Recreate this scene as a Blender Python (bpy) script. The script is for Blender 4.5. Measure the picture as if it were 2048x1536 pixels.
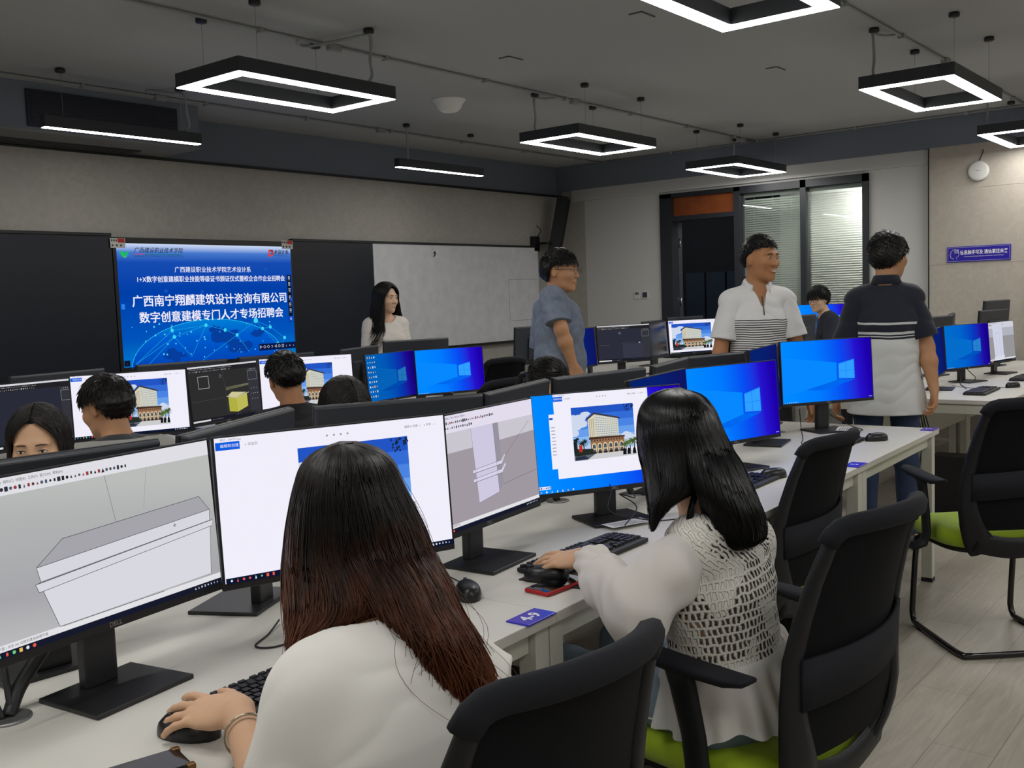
import bpy, math, random
import numpy as np
from mathutils import Matrix, Vector

for _o in list(bpy.data.objects):
    bpy.data.objects.remove(_o)
random.seed(7)
S = bpy.context.scene
COL = S.collection
PI = math.pi

# ------------------------------------------------------------------ camera
F_PX, PITCH, ROLL, YAW = 2011.9, math.radians(4.859), math.radians(-2.048), math.radians(51.16)
CAM = np.array([0.0, 0.0, 1.45])
def _cam_axes():
    cp, sp, cr, sr = math.cos(PITCH), math.sin(PITCH), math.cos(ROLL), math.sin(ROLL)
    def c(r, f, u):
        x, y, z = r, -(u * cp + f * sp), f * cp - u * sp
        return [cr * x - sr * y, sr * x + cr * y, z]
    A = np.array([c(1, 0, 0), c(0, 1, 0), c(0, 0, 1)]).T
    B = np.array([[math.cos(YAW), -math.sin(YAW), 0], [math.sin(YAW), math.cos(YAW), 0], [0, 0, 1]])
    return A @ B
RC = _cam_axes()                       # rows: right, down, forward in the room's frame
camd = bpy.data.cameras.new('camera')
cam = bpy.data.objects.new('camera', camd)
COL.objects.link(cam)
camd.sensor_fit = 'HORIZONTAL'; camd.sensor_width = 36.0
camd.lens = F_PX / 2048 * 36.0
camd.clip_start = 0.05; camd.clip_end = 100
_m = Matrix.Identity(4)
for _i in range(3):
    _m[_i][0] = RC[0][_i]; _m[_i][1] = -RC[1][_i]; _m[_i][2] = -RC[2][_i]; _m[_i][3] = CAM[_i]
cam.matrix_world = _m
S.camera = cam
FWD = Vector((math.sin(YAW), math.cos(YAW), 0))      # level viewing direction of the photographer
RGT = Vector((math.cos(YAW), -math.sin(YAW), 0))

# ------------------------------------------------------------------ world, exposure
S.view_settings.view_transform = 'Standard'
S.view_settings.look = 'None'
S.view_settings.exposure = 0.0
S.view_settings.gamma = 1.0
S.view_settings.use_curve_mapping = False
W = bpy.data.worlds.new('world'); S.world = W
W.use_nodes = True
W.node_tree.nodes['Background'].inputs[0].default_value = (0.01, 0.012, 0.018, 1)
W.node_tree.nodes['Background'].inputs[1].default_value = 0.5
LAMP_STRENGTH = 23.5
LAMP_COL = (1.0, 0.983, 0.952)
S.cycles.max_bounces = 6
S.cycles.diffuse_bounces = 3
S.cycles.glossy_bounces = 3
S.cycles.transmission_bounces = 3
S.cycles.transparent_max_bounces = 8
S.cycles.caustics_reflective = False
S.cycles.caustics_refractive = False
S.cycles.sample_clamp_indirect = 4.0
S.cycles.use_denoising = True

# ------------------------------------------------------------------ materials
def lin(c):
    return tuple(((v / 255) / 12.92 if v / 255 <= 0.04045 else ((v / 255 + 0.055) / 1.055) ** 2.4) for v in c[:3])
_M = {}
def nd(m, t, **kw):
    n = m.node_tree.nodes.new(t)
    for k, v in kw.items():
        if hasattr(n, k): setattr(n, k, v)
        else: n.inputs[k].default_value = v
    return n
def lk(m, a, b): m.node_tree.links.new(a, b)
def mat(name, c, rough=0.5, metal=0.0, spec=0.5, vary=None, bump=None, coord='Object', sheen=0.0, trans=0.0):
    """c: sRGB 0-255; vary=(scale, other colour, detail); bump=(scale, strength, distance)"""
    if name in _M: return _M[name]
    m = bpy.data.materials.new(name); m.use_nodes = True; _M[name] = m
    b = m.node_tree.nodes['Principled BSDF']
    b.inputs['Base Color'].default_value = (*lin(c), 1)
    b.inputs['Roughness'].default_value = rough
    b.inputs['Metallic'].default_value = metal
    b.inputs['Specular IOR Level'].default_value = spec
    if sheen: b.inputs['Sheen Weight'].default_value = sheen
    if vary or bump:
        tc = nd(m, 'ShaderNodeTexCoord')
    if vary:
        n = nd(m, 'ShaderNodeTexNoise'); n.inputs['Scale'].default_value = vary[0]; n.inputs['Detail'].default_value = vary[2] if len(vary) > 2 else 6
        lk(m, tc.outputs[coord], n.inputs['Vector'])
        r = nd(m, 'ShaderNodeValToRGB')
        r.color_ramp.elements[0].position = 0.3; r.color_ramp.elements[1].position = 0.7
        r.color_ramp.elements[0].color = (*lin(c), 1); r.color_ramp.elements[1].color = (*lin(vary[1]), 1)
        lk(m, n.outputs['Fac'], r.inputs[0]); lk(m, r.outputs[0], b.inputs['Base Color'])
    if bump:
        n = nd(m, 'ShaderNodeTexNoise'); n.inputs['Scale'].default_value = bump[0]; n.inputs['Detail'].default_value = 4
        lk(m, tc.outputs[coord], n.inputs['Vector'])
        bp = nd(m, 'ShaderNodeBump'); bp.inputs['Strength'].default_value = bump[1]; bp.inputs['Distance'].default_value = bump[2]
        lk(m, n.outputs['Fac'], bp.inputs['Height']); lk(m, bp.outputs[0], b.inputs['Normal'])
    return m
def emis(c, strength=1.0, sample=False):
    key = 'glow_%d_%d_%d_%g' % (*[int(v) for v in c], strength)
    if key in _M: return _M[key]
    m = bpy.data.materials.new(key); m.use_nodes = True; _M[key] = m
    nt = m.node_tree; nt.nodes.clear()
    e = nt.nodes.new('ShaderNodeEmission'); o = nt.nodes.new('ShaderNodeOutputMaterial')
    e.inputs[0].default_value = (*lin(c), 1); e.inputs[1].default_value = strength
    nt.links.new(e.outputs[0], o.inputs[0])
    m.cycles.emission_sampling = 'AUTO' if sample else 'NONE'
    return m

# ------------------------------------------------------------------ mesh builder
class MB:
    def __init__(s): s.v = []; s.f = []; s.m = []; s.sm = []; s.T = Matrix.Identity(4)
    def add(s, vs, fs, mi=0, smooth=False, T=None):
        M = s.T @ T if T is not None else s.T
        o = len(s.v)
        s.v += [tuple(M @ Vector(p)) for p in vs]
        s.f += [tuple(i + o for i in f) for f in fs]
        s.m += [mi] * len(fs); s.sm += [smooth] * len(fs)
        return s
    def box(s, x0, y0, z0, x1, y1, z1, mi=0, T=None):
        vs = [(x, y, z) for z in (z0, z1) for y in (y0, y1) for x in (x0, x1)]
        return s.add(vs, [(0, 2, 3, 1), (4, 5, 7, 6), (0, 1, 5, 4), (2, 6, 7, 3), (0, 4, 6, 2), (1, 3, 7, 5)], mi, False, T)
    def cyl(s, p, q, r, r2=None, n=16, mi=0, smooth=True, caps=True, T=None):
        return s.tube([p, q], [r, r if r2 is None else r2], n, mi, smooth, caps, T)
    def tube(s, pts, r, n=8, mi=0, smooth=True, caps=True, T=None, flat=1.0, up=None):
        pts = [Vector(p) for p in pts]; k = len(pts)
        rs = r if isinstance(r, (list, tuple)) else [r] * k
        vs = []; fs = []
        t0 = (pts[1] - pts[0]).normalized()
        ref = Vector(up) if up else (Vector((0, 0, 1)) if abs(t0.z) < 0.9 else Vector((1, 0, 0)))
        nrm = (ref - t0 * ref.dot(t0)).normalized()
        for i, p in enumerate(pts):
            t = (pts[min(i + 1, k - 1)] - pts[max(i - 1, 0)]).normalized()
            nrm = (nrm - t * nrm.dot(t))
            nrm = nrm.normalized() if nrm.length > 1e-6 else Vector((1, 0, 0))
            bn = t.cross(nrm)
            for j in range(n):
                a = 2 * PI * (j + .5) / n
                vs.append(p + bn * (math.cos(a) * rs[i]) + nrm * (math.sin(a) * rs[i] * flat))
        for i in range(k - 1):
            for j in range(n):
                j2 = (j + 1) % n
                fs.append((i * n + j, i * n + j2, (i + 1) * n + j2, (i + 1) * n + j))
        s.add(vs, fs, mi, smooth, T)
        if caps:
            o = len(s.v) - len(vs)
            s.f += [tuple(o + j for j in reversed(range(n))), tuple(o + (k - 1) * n + j for j in range(n))]
            s.m += [mi] * 2; s.sm += [False] * 2
        return s
    def lathe(s, prof, n=24, mi=0, smooth=True, T=None):
        vs = []; fs = []
        for (r, z) in prof:
            for j in range(n): vs.append((r * math.cos(2 * PI * j / n), r * math.sin(2 * PI * j / n), z))
        for i in range(len(prof) - 1):
            for j in range(n):
                fs.append((i * n + j, i * n + (j + 1) % n, (i + 1) * n + (j + 1) % n, (i + 1) * n + j))
        fs.append(tuple(reversed(range(n)))); fs.append(tuple((len(prof) - 1) * n + j for j in range(n)))
        return s.add(vs, fs, mi, smooth, T)
    def prism(s, poly, z0, z1, mi=0, T=None):
        n = len(poly)
        vs = [(x, y, z0) for x, y in poly] + [(x, y, z1) for x, y in poly]
        fs = [tuple(reversed(range(n))), tuple(range(n, 2 * n))] + [(i, (i + 1) % n, n + (i + 1) % n, n + i) for i in range(n)]
        return s.add(vs, fs, mi, False, T)
    def layers(s, rings, mi=0, smooth=True, T=None):
        n = len(rings[0]); vs = [p for r in rings for p in r]; fs = []
        for i in range(len(rings) - 1):
            for j in range(n):
                fs.append((i * n + j, i * n + (j + 1) % n, (i + 1) * n + (j + 1) % n, (i + 1) * n + j))
        fs.append(tuple(reversed(range(n)))); fs.append(tuple((len(rings) - 1) * n + j for j in range(n)))
        return s.add(vs, fs, mi, smooth, T)
    def mesh(s, name, mats):
        me = bpy.data.meshes.new(name); me.from_pydata(s.v, [], s.f)
        for m in (mats if isinstance(mats, (list, tuple)) else [mats]): me.materials.append(m)
        me.polygons.foreach_set('material_index', s.m); me.polygons.foreach_set('use_smooth', s.sm)
        me.update(); return me
    def build(s, name, mats, parent=None, bevel=0.0, seg=2, loc=None, rz=0.0):
        return put(name, s.mesh(name, mats), parent, bevel, seg, loc, rz)
def put(name, me, parent=None, bevel=0.0, seg=2, loc=None, rz=0.0):
    o = bpy.data.objects.new(name, me); COL.objects.link(o)
    if parent: o.parent = parent
    if loc is not None: o.location = loc
    o.rotation_euler.z = rz
    if bevel:
        b = o.modifiers.new('edges', 'BEVEL'); b.width = bevel; b.segments = seg; b.limit_method = 'ANGLE'; b.angle_limit = 0.7
        if seg > 1: b.harden_normals = False
    return o
def tag(o, label=None, cat=None, group=None, kind=None):
    if label: o['label'] = label
    if cat: o['category'] = cat
    if group: o['group'] = group
    if kind: o['kind'] = kind
    return o
def empty(name, loc=(0, 0, 0), rz=0.0, label=None, cat=None, group=None):
    o = bpy.data.objects.new(name, None); COL.objects.link(o)
    o.location = loc; o.rotation_euler.z = rz; o.empty_display_size = 0.1
    return tag(o, label, cat, group)
def struct(name, mb, m, bevel=0.0, parent=None):
    o = mb.build(name, m, parent, bevel)
    if not parent: o['kind'] = 'structure'
    return o
def smooth_path(pts, n=6):
    P = [Vector(p) for p in pts]; out = []
    for i in range(len(P) - 1):
        a, b, c, d = P[max(i - 1, 0)], P[i], P[i + 1], P[min(i + 2, len(P) - 1)]
        for k in range(n):
            t = k / n
            out.append(0.5 * ((2 * b) + (c - a) * t + (2 * a - 5 * b + 4 * c - d) * t * t + (3 * b - a - 3 * c + d) * t ** 3))
    out.append(P[-1]); return out
def RZ(a): return Matrix.Rotation(a, 4, 'Z')
def TR(x, y, z): return Matrix.Translation((x, y, z))

# flat lettering: outlines of a text as 2-D polygons (unit height, centred)
_TX = {}
def text2d(s, bold=0.0, align='CENTER', shear=0.0):
    key = (s, bold, align, shear)
    if key in _TX: return _TX[key]
    cu = bpy.data.curves.new('lettering', 'FONT'); cu.body = s; cu.size = 1.0
    cu.align_x = align; cu.align_y = 'CENTER'; cu.resolution_u = 2; cu.offset = bold; cu.shear = shear
    o = bpy.data.objects.new('lettering', cu); COL.objects.link(o)
    bpy.context.view_layer.update()
    dg = bpy.context.evaluated_depsgraph_get()
    me = bpy.data.meshes.new_from_object(o.evaluated_get(dg))
    vs = [(v.co.x, v.co.y) for v in me.vertices]; fs = [tuple(p.vertices) for p in me.polygons]
    bpy.data.objects.remove(o); bpy.data.curves.remove(cu); bpy.data.meshes.remove(me)
    _TX[key] = (vs, fs); return _TX[key]
# ------------------------------------------------------------------ the room
def concrete(name, c1, c2, c3):
    m = mat(name, c1, 0.75, vary=(1.3, c2, 9), bump=(60, 0.12, 0.004))
    b = m.node_tree.nodes['Principled BSDF']; tc = nd(m, 'ShaderNodeTexCoord')
    n = nd(m, 'ShaderNodeTexNoise'); n.inputs['Scale'].default_value = 14; n.inputs['Detail'].default_value = 8; n.inputs['Distortion'].default_value = 1.2
    lk(m, tc.outputs['Object'], n.inputs['Vector'])
    r = nd(m, 'ShaderNodeValToRGB'); r.color_ramp.elements[0].position = 0.38; r.color_ramp.elements[1].position = 0.62
    r.color_ramp.elements[0].color = (0, 0, 0, 1); r.color_ramp.elements[1].color = (0.28, 0.28, 0.28, 1)
    lk(m, n.outputs['Fac'], r.inputs[0])
    mx = nd(m, 'ShaderNodeMix', data_type='RGBA')
    old = b.inputs['Base Color'].links[0].from_socket
    lk(m, r.outputs[0], mx.inputs['Factor']); lk(m, old, mx.inputs['A']); mx.inputs['B'].default_value = (*lin(c3), 1)
    lk(m, mx.outputs['Result'], b.inputs['Base Color'])
    return m
M_CONC = concrete('concrete_panel', (176, 172, 165), (184, 180, 172), (152, 148, 142))
M_CONC2 = concrete('pale_concrete_panel', (180, 172, 160), (187, 179, 167), (156, 148, 137))
M_WHITEWALL = mat('white_wall_paint', (206, 206, 203), 0.8, bump=(90, 0.05, 0.002))
M_SOFFIT = mat('slate_blue_paint', (116, 121, 134), 0.8)
M_CEIL = mat('grey_ceiling_paint', (174, 175, 174), 0.9, bump=(40, 0.05, 0.002))
M_BLACKTRIM = mat('black_trim', (22, 23, 26), 0.4)
M_DARKMETAL = mat('dark_grey_metal', (34, 36, 41), 0.45, bump=(200, 0.03, 0.001))

def floor_material():
    m = mat('grey_oak_plank', (150, 141, 126), 0.36, spec=0.4)
    b = m.node_tree.nodes['Principled BSDF']; tc = nd(m, 'ShaderNodeTexCoord')
    br = nd(m, 'ShaderNodeTexBrick'); br.offset = 0.37
    for k, v in dict(Scale=1.0).items(): br.inputs[k].default_value = v
    br.inputs['Brick Width'].default_value = 1.22; br.inputs['Row Height'].default_value = 0.185
    br.inputs['Mortar Size'].default_value = 0.0012; br.inputs['Bias'].default_value = 0.0
    br.inputs['Color1'].default_value = (*lin((186, 179, 166)), 1); br.inputs['Color2'].default_value = (*lin((170, 163, 150)), 1)
    br.inputs['Mortar'].default_value = (*lin((128, 121, 109)), 1)
    lk(m, tc.outputs['Object'], br.inputs['Vector'])
    mp = nd(m, 'ShaderNodeMapping'); mp.inputs['Scale'].default_value = (1.6, 17, 1)
    lk(m, tc.outputs['Object'], mp.inputs['Vector'])
    n = nd(m, 'ShaderNodeTexNoise'); n.inputs['Scale'].default_value = 2.2; n.inputs['Detail'].default_value = 9; n.inputs['Distortion'].default_value = 1.6
    lk(m, mp.outputs[0], n.inputs['Vector'])
    r = nd(m, 'ShaderNodeValToRGB'); r.color_ramp.elements[0].position = 0.35; r.color_ramp.elements[1].position = 0.66
    r.color_ramp.elements[0].color = (0.66, 0.66, 0.65, 1); r.color_ramp.elements[1].color = (1, 1, 1, 1)
    lk(m, n.outputs['Fac'], r.inputs[0])
    mx = nd(m, 'ShaderNodeMix', data_type='RGBA', blend_type='MULTIPLY'); mx.inputs['Factor'].default_value = 0.5
    lk(m, br.outputs['Color'], mx.inputs['A']); lk(m, r.outputs[0], mx.inputs['B']); lk(m, mx.outputs['Result'], b.inputs['Base Color'])
    bp = nd(m, 'ShaderNodeBump'); bp.inputs['Strength'].default_value = 0.08; bp.inputs['Distance'].default_value = 0.002
    lk(m, n.outputs['Fac'], bp.inputs['Height']); lk(m, bp.outputs[0], b.inputs['Normal'])
    return m
X0, X1, Y0, Y1, ZC = -3.6, 9.9, -4.2, 7.1, 2.97
struct('floor', MB().box(X0 - .2, Y0 - .2, -0.1, X1 + 3.2, Y1 + .2, 0.0), floor_material())
struct('ceiling', MB().box(X0 - .2, Y0 - .2, ZC, X1 + .2, Y1 + .2, ZC + .1), M_CEIL)
struct('wall_front', MB().box(X0, Y1, 0, X1 + .2, Y1 + .15, 2.632), M_CONC)
struct('trim_1', MB().box(X0, Y1 - .012, 2.622, X1, Y1 + .05, 2.645), M_BLACKTRIM)
struct('trim_2', MB().box(X0, Y1 - .004, 2.645, X1 + .2, Y1 + .15, ZC), M_SOFFIT)                       # painted band over the front wall
struct('wall_back', MB().box(X0, Y0 - .15, 0, X1 + .2, Y0, ZC), M_WHITEWALL)
struct('wall_left', MB().box(X0 - .15, Y0, 0, X0, Y1, ZC), M_WHITEWALL)
# side wall with the doorway: corner pier, plain part, door opening 4.80-5.62, glazed part 3.44-4.78, concrete pier beyond
b = MB()
b.box(X1, 5.75, 0, X1 + .15, 6.78, 2.56); b.box(X1, 2.86, 0, X1 + .15, 3.442, 2.56); b.box(X1, 3.442, 2.536, X1 + .15, 5.75, 2.56); b.box(X1, 3.442, 0, X1 + .15, 4.805, .5)
struct('wall_right', b, M_WHITEWALL)
b = MB()
b.box(X1, 6.78, 0, X1 + .16, Y1, 2.69)
struct('wall_corner', b, M_CONC)
struct('trim_3', MB().box(X1 - .05, 2.86, 2.56, X1 + .15, 6.93, 2.69), M_WHITEWALL)
struct('trim_4', MB().box(X1 - .12, Y0, 2.69, X1 + .16, Y1, ZC), M_SOFFIT)
b = MB()
b.box(X1 - .1, Y0, 0, X1 + .15, 2.852, 2.69)
struct('wall_pier', b, M_CONC2)
struct('trim_5', MB().box(X1 - .105, 2.852, 0, X1 - .02, 2.862, 2.69), M_BLACKTRIM)
struct('trim_6', MB().box(X1 - .1025, Y0, 1.622, X1 - .1, 2.852, 1.626), mat('panel_joint', (196, 188, 176), .7))
struct('trim_7', MB().box(X1 - .1025, Y0, 2.30, X1 - .1, 2.852, 2.304), mat('panel_joint', (196, 188, 176), .7))
struct('baseboard_right', MB().box(X1 - .012, 5.76, 0, X1, Y1, .09), M_BLACKTRIM)
struct('baseboard_front', MB().box(X0, Y1 - .012, 0, X1 - .012, Y1, .09), M_BLACKTRIM)

# corridor beyond the open door
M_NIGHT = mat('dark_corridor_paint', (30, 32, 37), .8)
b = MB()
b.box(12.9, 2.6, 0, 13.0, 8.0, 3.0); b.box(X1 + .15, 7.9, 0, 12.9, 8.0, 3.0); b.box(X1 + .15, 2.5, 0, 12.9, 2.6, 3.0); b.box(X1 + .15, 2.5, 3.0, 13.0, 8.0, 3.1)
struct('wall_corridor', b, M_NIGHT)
b = MB()
for i in range(6): b.box(12.86, 5.2 + i * .32, 1.02, 12.89, 5.2 + i * .32 + .29, 1.72)
struct('window_2', b, mat('corridor_window', (62, 70, 84), .25))
rail = MB()
for z in (.35, .8, 1.05): rail.cyl((12.3, 5.0, z), (12.3, 7.6, z), .018, n=8)
for i in range(21): rail.cyl((12.3, 5.0 + .13 * i, 0), (12.3, 5.0 + .13 * i, 1.05), .009, n=6)
tag(rail.build('balcony_railing', M_BLACKTRIM), 'black metal railing in the dark corridor seen through the open door', 'railing')

# door frame, transom, open leaf, glazed screen with venetian blinds
dr = MB()
M_DOOR = mat('charcoal_door_frame', (36, 39, 45), .4)
xa, xb = X1 - .03, X1 + .12
dr.box(xa, 5.61, 0, xb, 5.755, 2.536); dr.box(xa, 4.79, 0, xb, 4.86, 2.536); dr.box(xa, 4.79, 2.49, xb, 5.755, 2.536); dr.box(xa, 4.86, 2.235, xb, 5.61, 2.285)
d1 = dr.build('door_1', M_DOOR); d1['kind'] = 'structure'
struct('transom_panel', MB().box(X1 + .03, 4.86, 2.285, X1 + .05, 5.61, 2.49), mat('brown_wood_panel', (150, 78, 30), .4, vary=(6, (120, 58, 22), 8)), parent=d1)
lf = empty('door_leaf', (X1 + .13, 5.62, 0.0), math.radians(38), 'dark grey door standing open into the corridor on its steel hinges', 'door')
lf['kind'] = 'structure'
MB().box(0.0, -.045, .01, .80, 0, 2.225).build('leaf', M_DOOR, lf, .003)
for z in (1.35, 2.0): MB().cyl((-.008, -.02, z - .05), (-.008, -.02, z + .05), .011, n=10).build('hinge', mat('brushed_steel', (170, 172, 176), .3, 1.0), lf)
w1 = MB()
w1.box(xa, 3.442, .5, xb, 3.50, 2.536); w1.box(xa, 4.07, .5, xb, 4.13, 2.536); w1.box(xa, 3.442, 2.46, xb, 4.79, 2.536); w1.box(xa, 3.442, .5, xb, 4.79, .56)
w1 = struct('window_1', w1, M_DOOR)
M_SLAT = mat('pale_blind_slat', (196, 199, 190), .45)
for (ya, yb, tilt, tw) in ((4.14, 4.785, .95, 0), (3.505, 4.065, .62, 0)):
    bl = MB(); z = .6
    while z < 2.40:
        c, s_ = math.cos(tilt) * .0125, math.sin(tilt) * .0125
        bl.add([(X1 + .075 - c, ya, z - s_), (X1 + .075 + c, ya, z + s_), (X1 + .075 + c, yb, z + s_), (X1 + .075 - c, yb, z - s_),
                (X1 + .075 - c, ya, z - s_ - .0012), (X1 + .075 + c, ya, z + s_ - .0012), (X1 + .075 + c, yb, z + s_ - .0012), (X1 + .075 - c, yb, z - s_ - .0012)],
               [(0, 1, 2, 3), (7, 6, 5, 4), (0, 3, 7, 4), (1, 5, 6, 2), (0, 4, 5, 1), (3, 2, 6, 7)])
        z += .0235
    bl.box(X1 + .055, ya, 2.42, X1 + .095, yb, 2.46)
    for yy in (ya + .12, (ya + yb) / 2, yb - .12): bl.cyl((X1 + .06, yy, .6), (X1 + .06, yy, 2.43), .0012, n=4)
    t = bl.build('venetian_blind', M_SLAT)
    tag(t, 'half-closed dim venetian blind behind the glass beside the doorway' if ya > 4.1 else 'bright open venetian blind behind the glass pane near the concrete pier', 'blind')
gm = bpy.data.materials.new('window_glass'); gm.use_nodes = True
nt = gm.node_tree; nt.nodes.clear()
_o = nt.nodes.new('ShaderNodeOutputMaterial'); _mx = nt.nodes.new('ShaderNodeMixShader'); _t = nt.nodes.new('ShaderNodeBsdfTransparent'); _g = nt.nodes.new('ShaderNodeBsdfGlossy'); _fr = nt.nodes.new('ShaderNodeFresnel')
_t.inputs[0].default_value = (.93, .96, .95, 1); _g.inputs['Roughness'].default_value = 0.0; _fr.inputs[0].default_value = 1.5
nt.links.new(_fr.outputs[0], _mx.inputs[0]); nt.links.new(_t.outputs[0], _mx.inputs[1]); nt.links.new(_g.outputs[0], _mx.inputs[2]); nt.links.new(_mx.outputs[0], _o.inputs[0])
for ya, yb in ((4.13, 4.79), (3.50, 4.07)):
    MB().box(X1 + .012, ya, .56, X1 + .018, yb, 2.46).build('pane', gm, w1)
struct('wall_next_room', MB().box(X1 + .9, 2.6, 0, X1 + .95, 4.75, 3.0), M_WHITEWALL)
nl = empty('unseen_light', (X1 + .45, 3.6, 2.75), 0, 'lit strip light in the next room behind the venetian blinds', 'light')
MB().box(-.05, -.6, 0, .05, .3, .05).build('housing', M_DARKMETAL, nl)
MB().box(-.04, -.58, -.006, .04, .28, 0).build('diffuser', emis((255, 253, 247), 150, True), nl)

nl = empty('unseen_light', (11.6, 6.9, 2.96), 0, 'dim unseen light added in the dark corridor beyond the open door', 'light')  # unseen lamp, added to lift the railing and windows out of black
MB().box(-.05, -.5, 0, .05, .5, .04).build('housing', M_DARKMETAL, nl)
MB().box(-.04, -.48, -.006, .04, .48, 0).build('diffuser', emis((236, 239, 246), 40, True), nl)

# bulkhead with the air conditioner's grille on the left of the front wall
b = MB(); b.box(X0, 6.6, 2.66, 4.56, 7.09, ZC)
struct('bulkhead', b, M_SOFFIT); bpy.data.objects['bulkhead']['kind'] = 'structure'
struct('trim_8', MB().box(X0, 6.6, 2.648, 4.56, 7.09, 2.66), mat('grey_soffit', (134, 132, 128), .85))
g = empty('air_conditioner_grille', (3.815, 6.6, 2.80), 0, 'wide dark air conditioner grille on the bulkhead over the black board', 'air vent')
MB().box(-.555, -.02, -.12, .555, 0, .12).build('frame', mat('grille_black', (30, 33, 44), .5), g, .004)
gl = MB()
for i in range(9): gl.box(-.53, -.028, -.10 + i * .025, .53, -.018, -.10 + i * .025 + .008)
gl.build('louvre', mat('grille_slat', (36, 39, 52), .45), g)
sd = empty('slot_diffuser', (2.2, 6.98, 2.648), 0, 'long black slot air diffuser under the bulkhead by the front wall', 'air vent')
MB().box(-2.6, -.085, -.012, 2.05, .085, 0).build('frame', M_DARKMETAL, sd)
q = MB()
for k in (-.045, 0, .045): q.box(-2.55, k - .012, -.016, 2.0, k + .012, -.011)
q.build('slot', M_BLACKTRIM, sd)

# ------------------------------------------------------------------ pendant lights, canopies, conduits
M_HOUSE = mat('black_anodised_housing', (52, 55, 60), .4, bump=(150, .03, .001))
M_LED = emis((255, 255, 255), 1.0, True); M_LED = M_LED.copy(); M_LED.name = 'led_diffuser'
_e = [n for n in M_LED.node_tree.nodes if n.type == 'EMISSION'][0]; _e.inputs[0].default_value = (*LAMP_COL, 1); _e.inputs[1].default_value = LAMP_STRENGTH
M_LED.cycles.emission_sampling = 'FRONT'
M_STEEL = mat('galvanised_conduit', (150, 152, 152), .6)
M_CABLE = mat('grey_flex_cable', (152, 154, 154), .5)
ZL = 2.595
def frame_mesh():
    a, c, w, h = .535, .268, .082, .075
    b = MB()
    for (x0, y0, x1, y1) in ((-a, -c, a, -c + w), (-a, c - w, a, c), (-a, -c + w, -a + w, c - w), (a - w, -c + w, a, c - w)):
        b.box(x0, y0, .004, x1, y1, h)
    return b
def ring(a, c, w, z0, z1):
    b = MB()
    for (x0, y0, x1, y1) in ((-a, -c, a, -c + w), (-a, c - w, a, c), (-a, -c + w, -a + w, c - w), (a - w, -c + w, a, c - w)):
        b.box(x0, y0, z0, x1, y1, z1)
    return b
ME_FR = frame_mesh().mesh('housing', M_HOUSE); ME_LED = ring(.531, .264, .074, 0, .004).mesh('diffuser', M_LED)
ME_CAN = MB().lathe([(.026, 0), (.03, -.006), (.03, -.024), (.022, -.028), (.008, -.03)], 16).mesh('canopy', M_BLACKTRIM)
def pendant(x, y, label, cable=(-1, 1), seen=True):
    t = empty('pendant_light', (x, y, ZL), 0, label, 'ceiling light', 'rectangular pendant lights')
    put('housing', ME_FR, t, .002, 1); put('diffuser', ME_LED, t)
    if seen:
        for sx in (-.385, .385):
            for sy in (-.225, .225):
                c = put('canopy', ME_CAN, t, loc=(sx, sy, ZC - ZL))
                MB().cyl((0, 0, -.03), (0, 0, -(ZC - ZL) + .07), .0012, n=5).build('wire', M_CABLE, c)
    if cable:
        cx, cy = cable
        p = smooth_path([(cx * .385, cy * .235, ZC - ZL - .02), (cx * .40, cy * .225, .30), (cx * .385, cy * .225, .2), (cx * .39, cy * .23, .12), (cx * .35, cy * .235, .07)], 6)
        MB().tube(p, .0085, 8).build('power_cable', M_CABLE, t)
        j = smooth_path([(cx * .385, cy * .235, ZC - ZL - .03), (cx * .30, .20, ZC - ZL - .035), (cx * .2, .165, ZC - ZL - .02)], 6)
        MB().tube(j, .0085, 8).build('flex_conduit', M_CABLE, t)
    return t
pendant(3.625, 4.385, 'rectangular black pendant light with lit rim nearest the black board', (1, -1))
pendant(6.51, 4.39, 'rectangular black pendant light over the desk beside the wall speaker')
pendant(9.07, 4.42, 'small far rectangular black pendant light in front of the doorway', (1, 1))
pendant(3.665, 1.84, 'rectangular black pendant light cut by the top edge, nearest overhead')
pendant(6.54, 1.88, 'rectangular black pendant light on the right between two ceiling conduits')
pendant(9.12, 1.87, 'rectangular black pendant light close to the round white router')
for (x, y) in ((.8, 4.39), (.8, 1.85), (-2.0, 1.85), (-2.0, 4.39), (-2.0, -.7), (.8, -.7), (3.65, -.7), (6.53, -.7), (9.1, -.7), (.8, -3.0), (3.65, -3.0), (6.53, -3.0)):
    pendant(x, y, 'black pendant light of the same row outside the photograph', None, False)
def bar(x, y, label):
    t = empty('linear_light', (x, y, ZL), 0, label, 'ceiling light', 'straight pendant light bars')
    MB().box(-.555, -.03, .004, .555, .03, .075).build('housing', M_HOUSE, t, .002, 1)
    MB().box(-.55, -.025, 0, .55, .025, .004).build('diffuser', M_LED, t)
    for sx in (-.42, .42):
        c = put('canopy', ME_CAN, t, loc=(sx, 0, ZC - ZL))
        MB().cyl((0, 0, -.03), (0, 0, -(ZC - ZL) + .07), .0012, n=5).build('wire', M_CABLE, c)
    return t
t = bar(3.68, 6.13, 'straight black light bar hanging in front of the air conditioner grille')
MB().tube(smooth_path([(.30, .22, .372), (.40, .1, .35), (.46, .02, .33), (.47, .0, .2), (.48, 0, .12), (.44, 0, .08)], 6), .009, 8).build('power_cable', M_CABLE, t)
t = bar(6.735, 6.145, 'short straight black light bar above the whiteboard')
MB().tube(smooth_path([(-.42, 0, .345), (-.415, 0, .2), (-.42, 0, .07)], 6), .009, 8).build('power_cable', M_CABLE, t)
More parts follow.
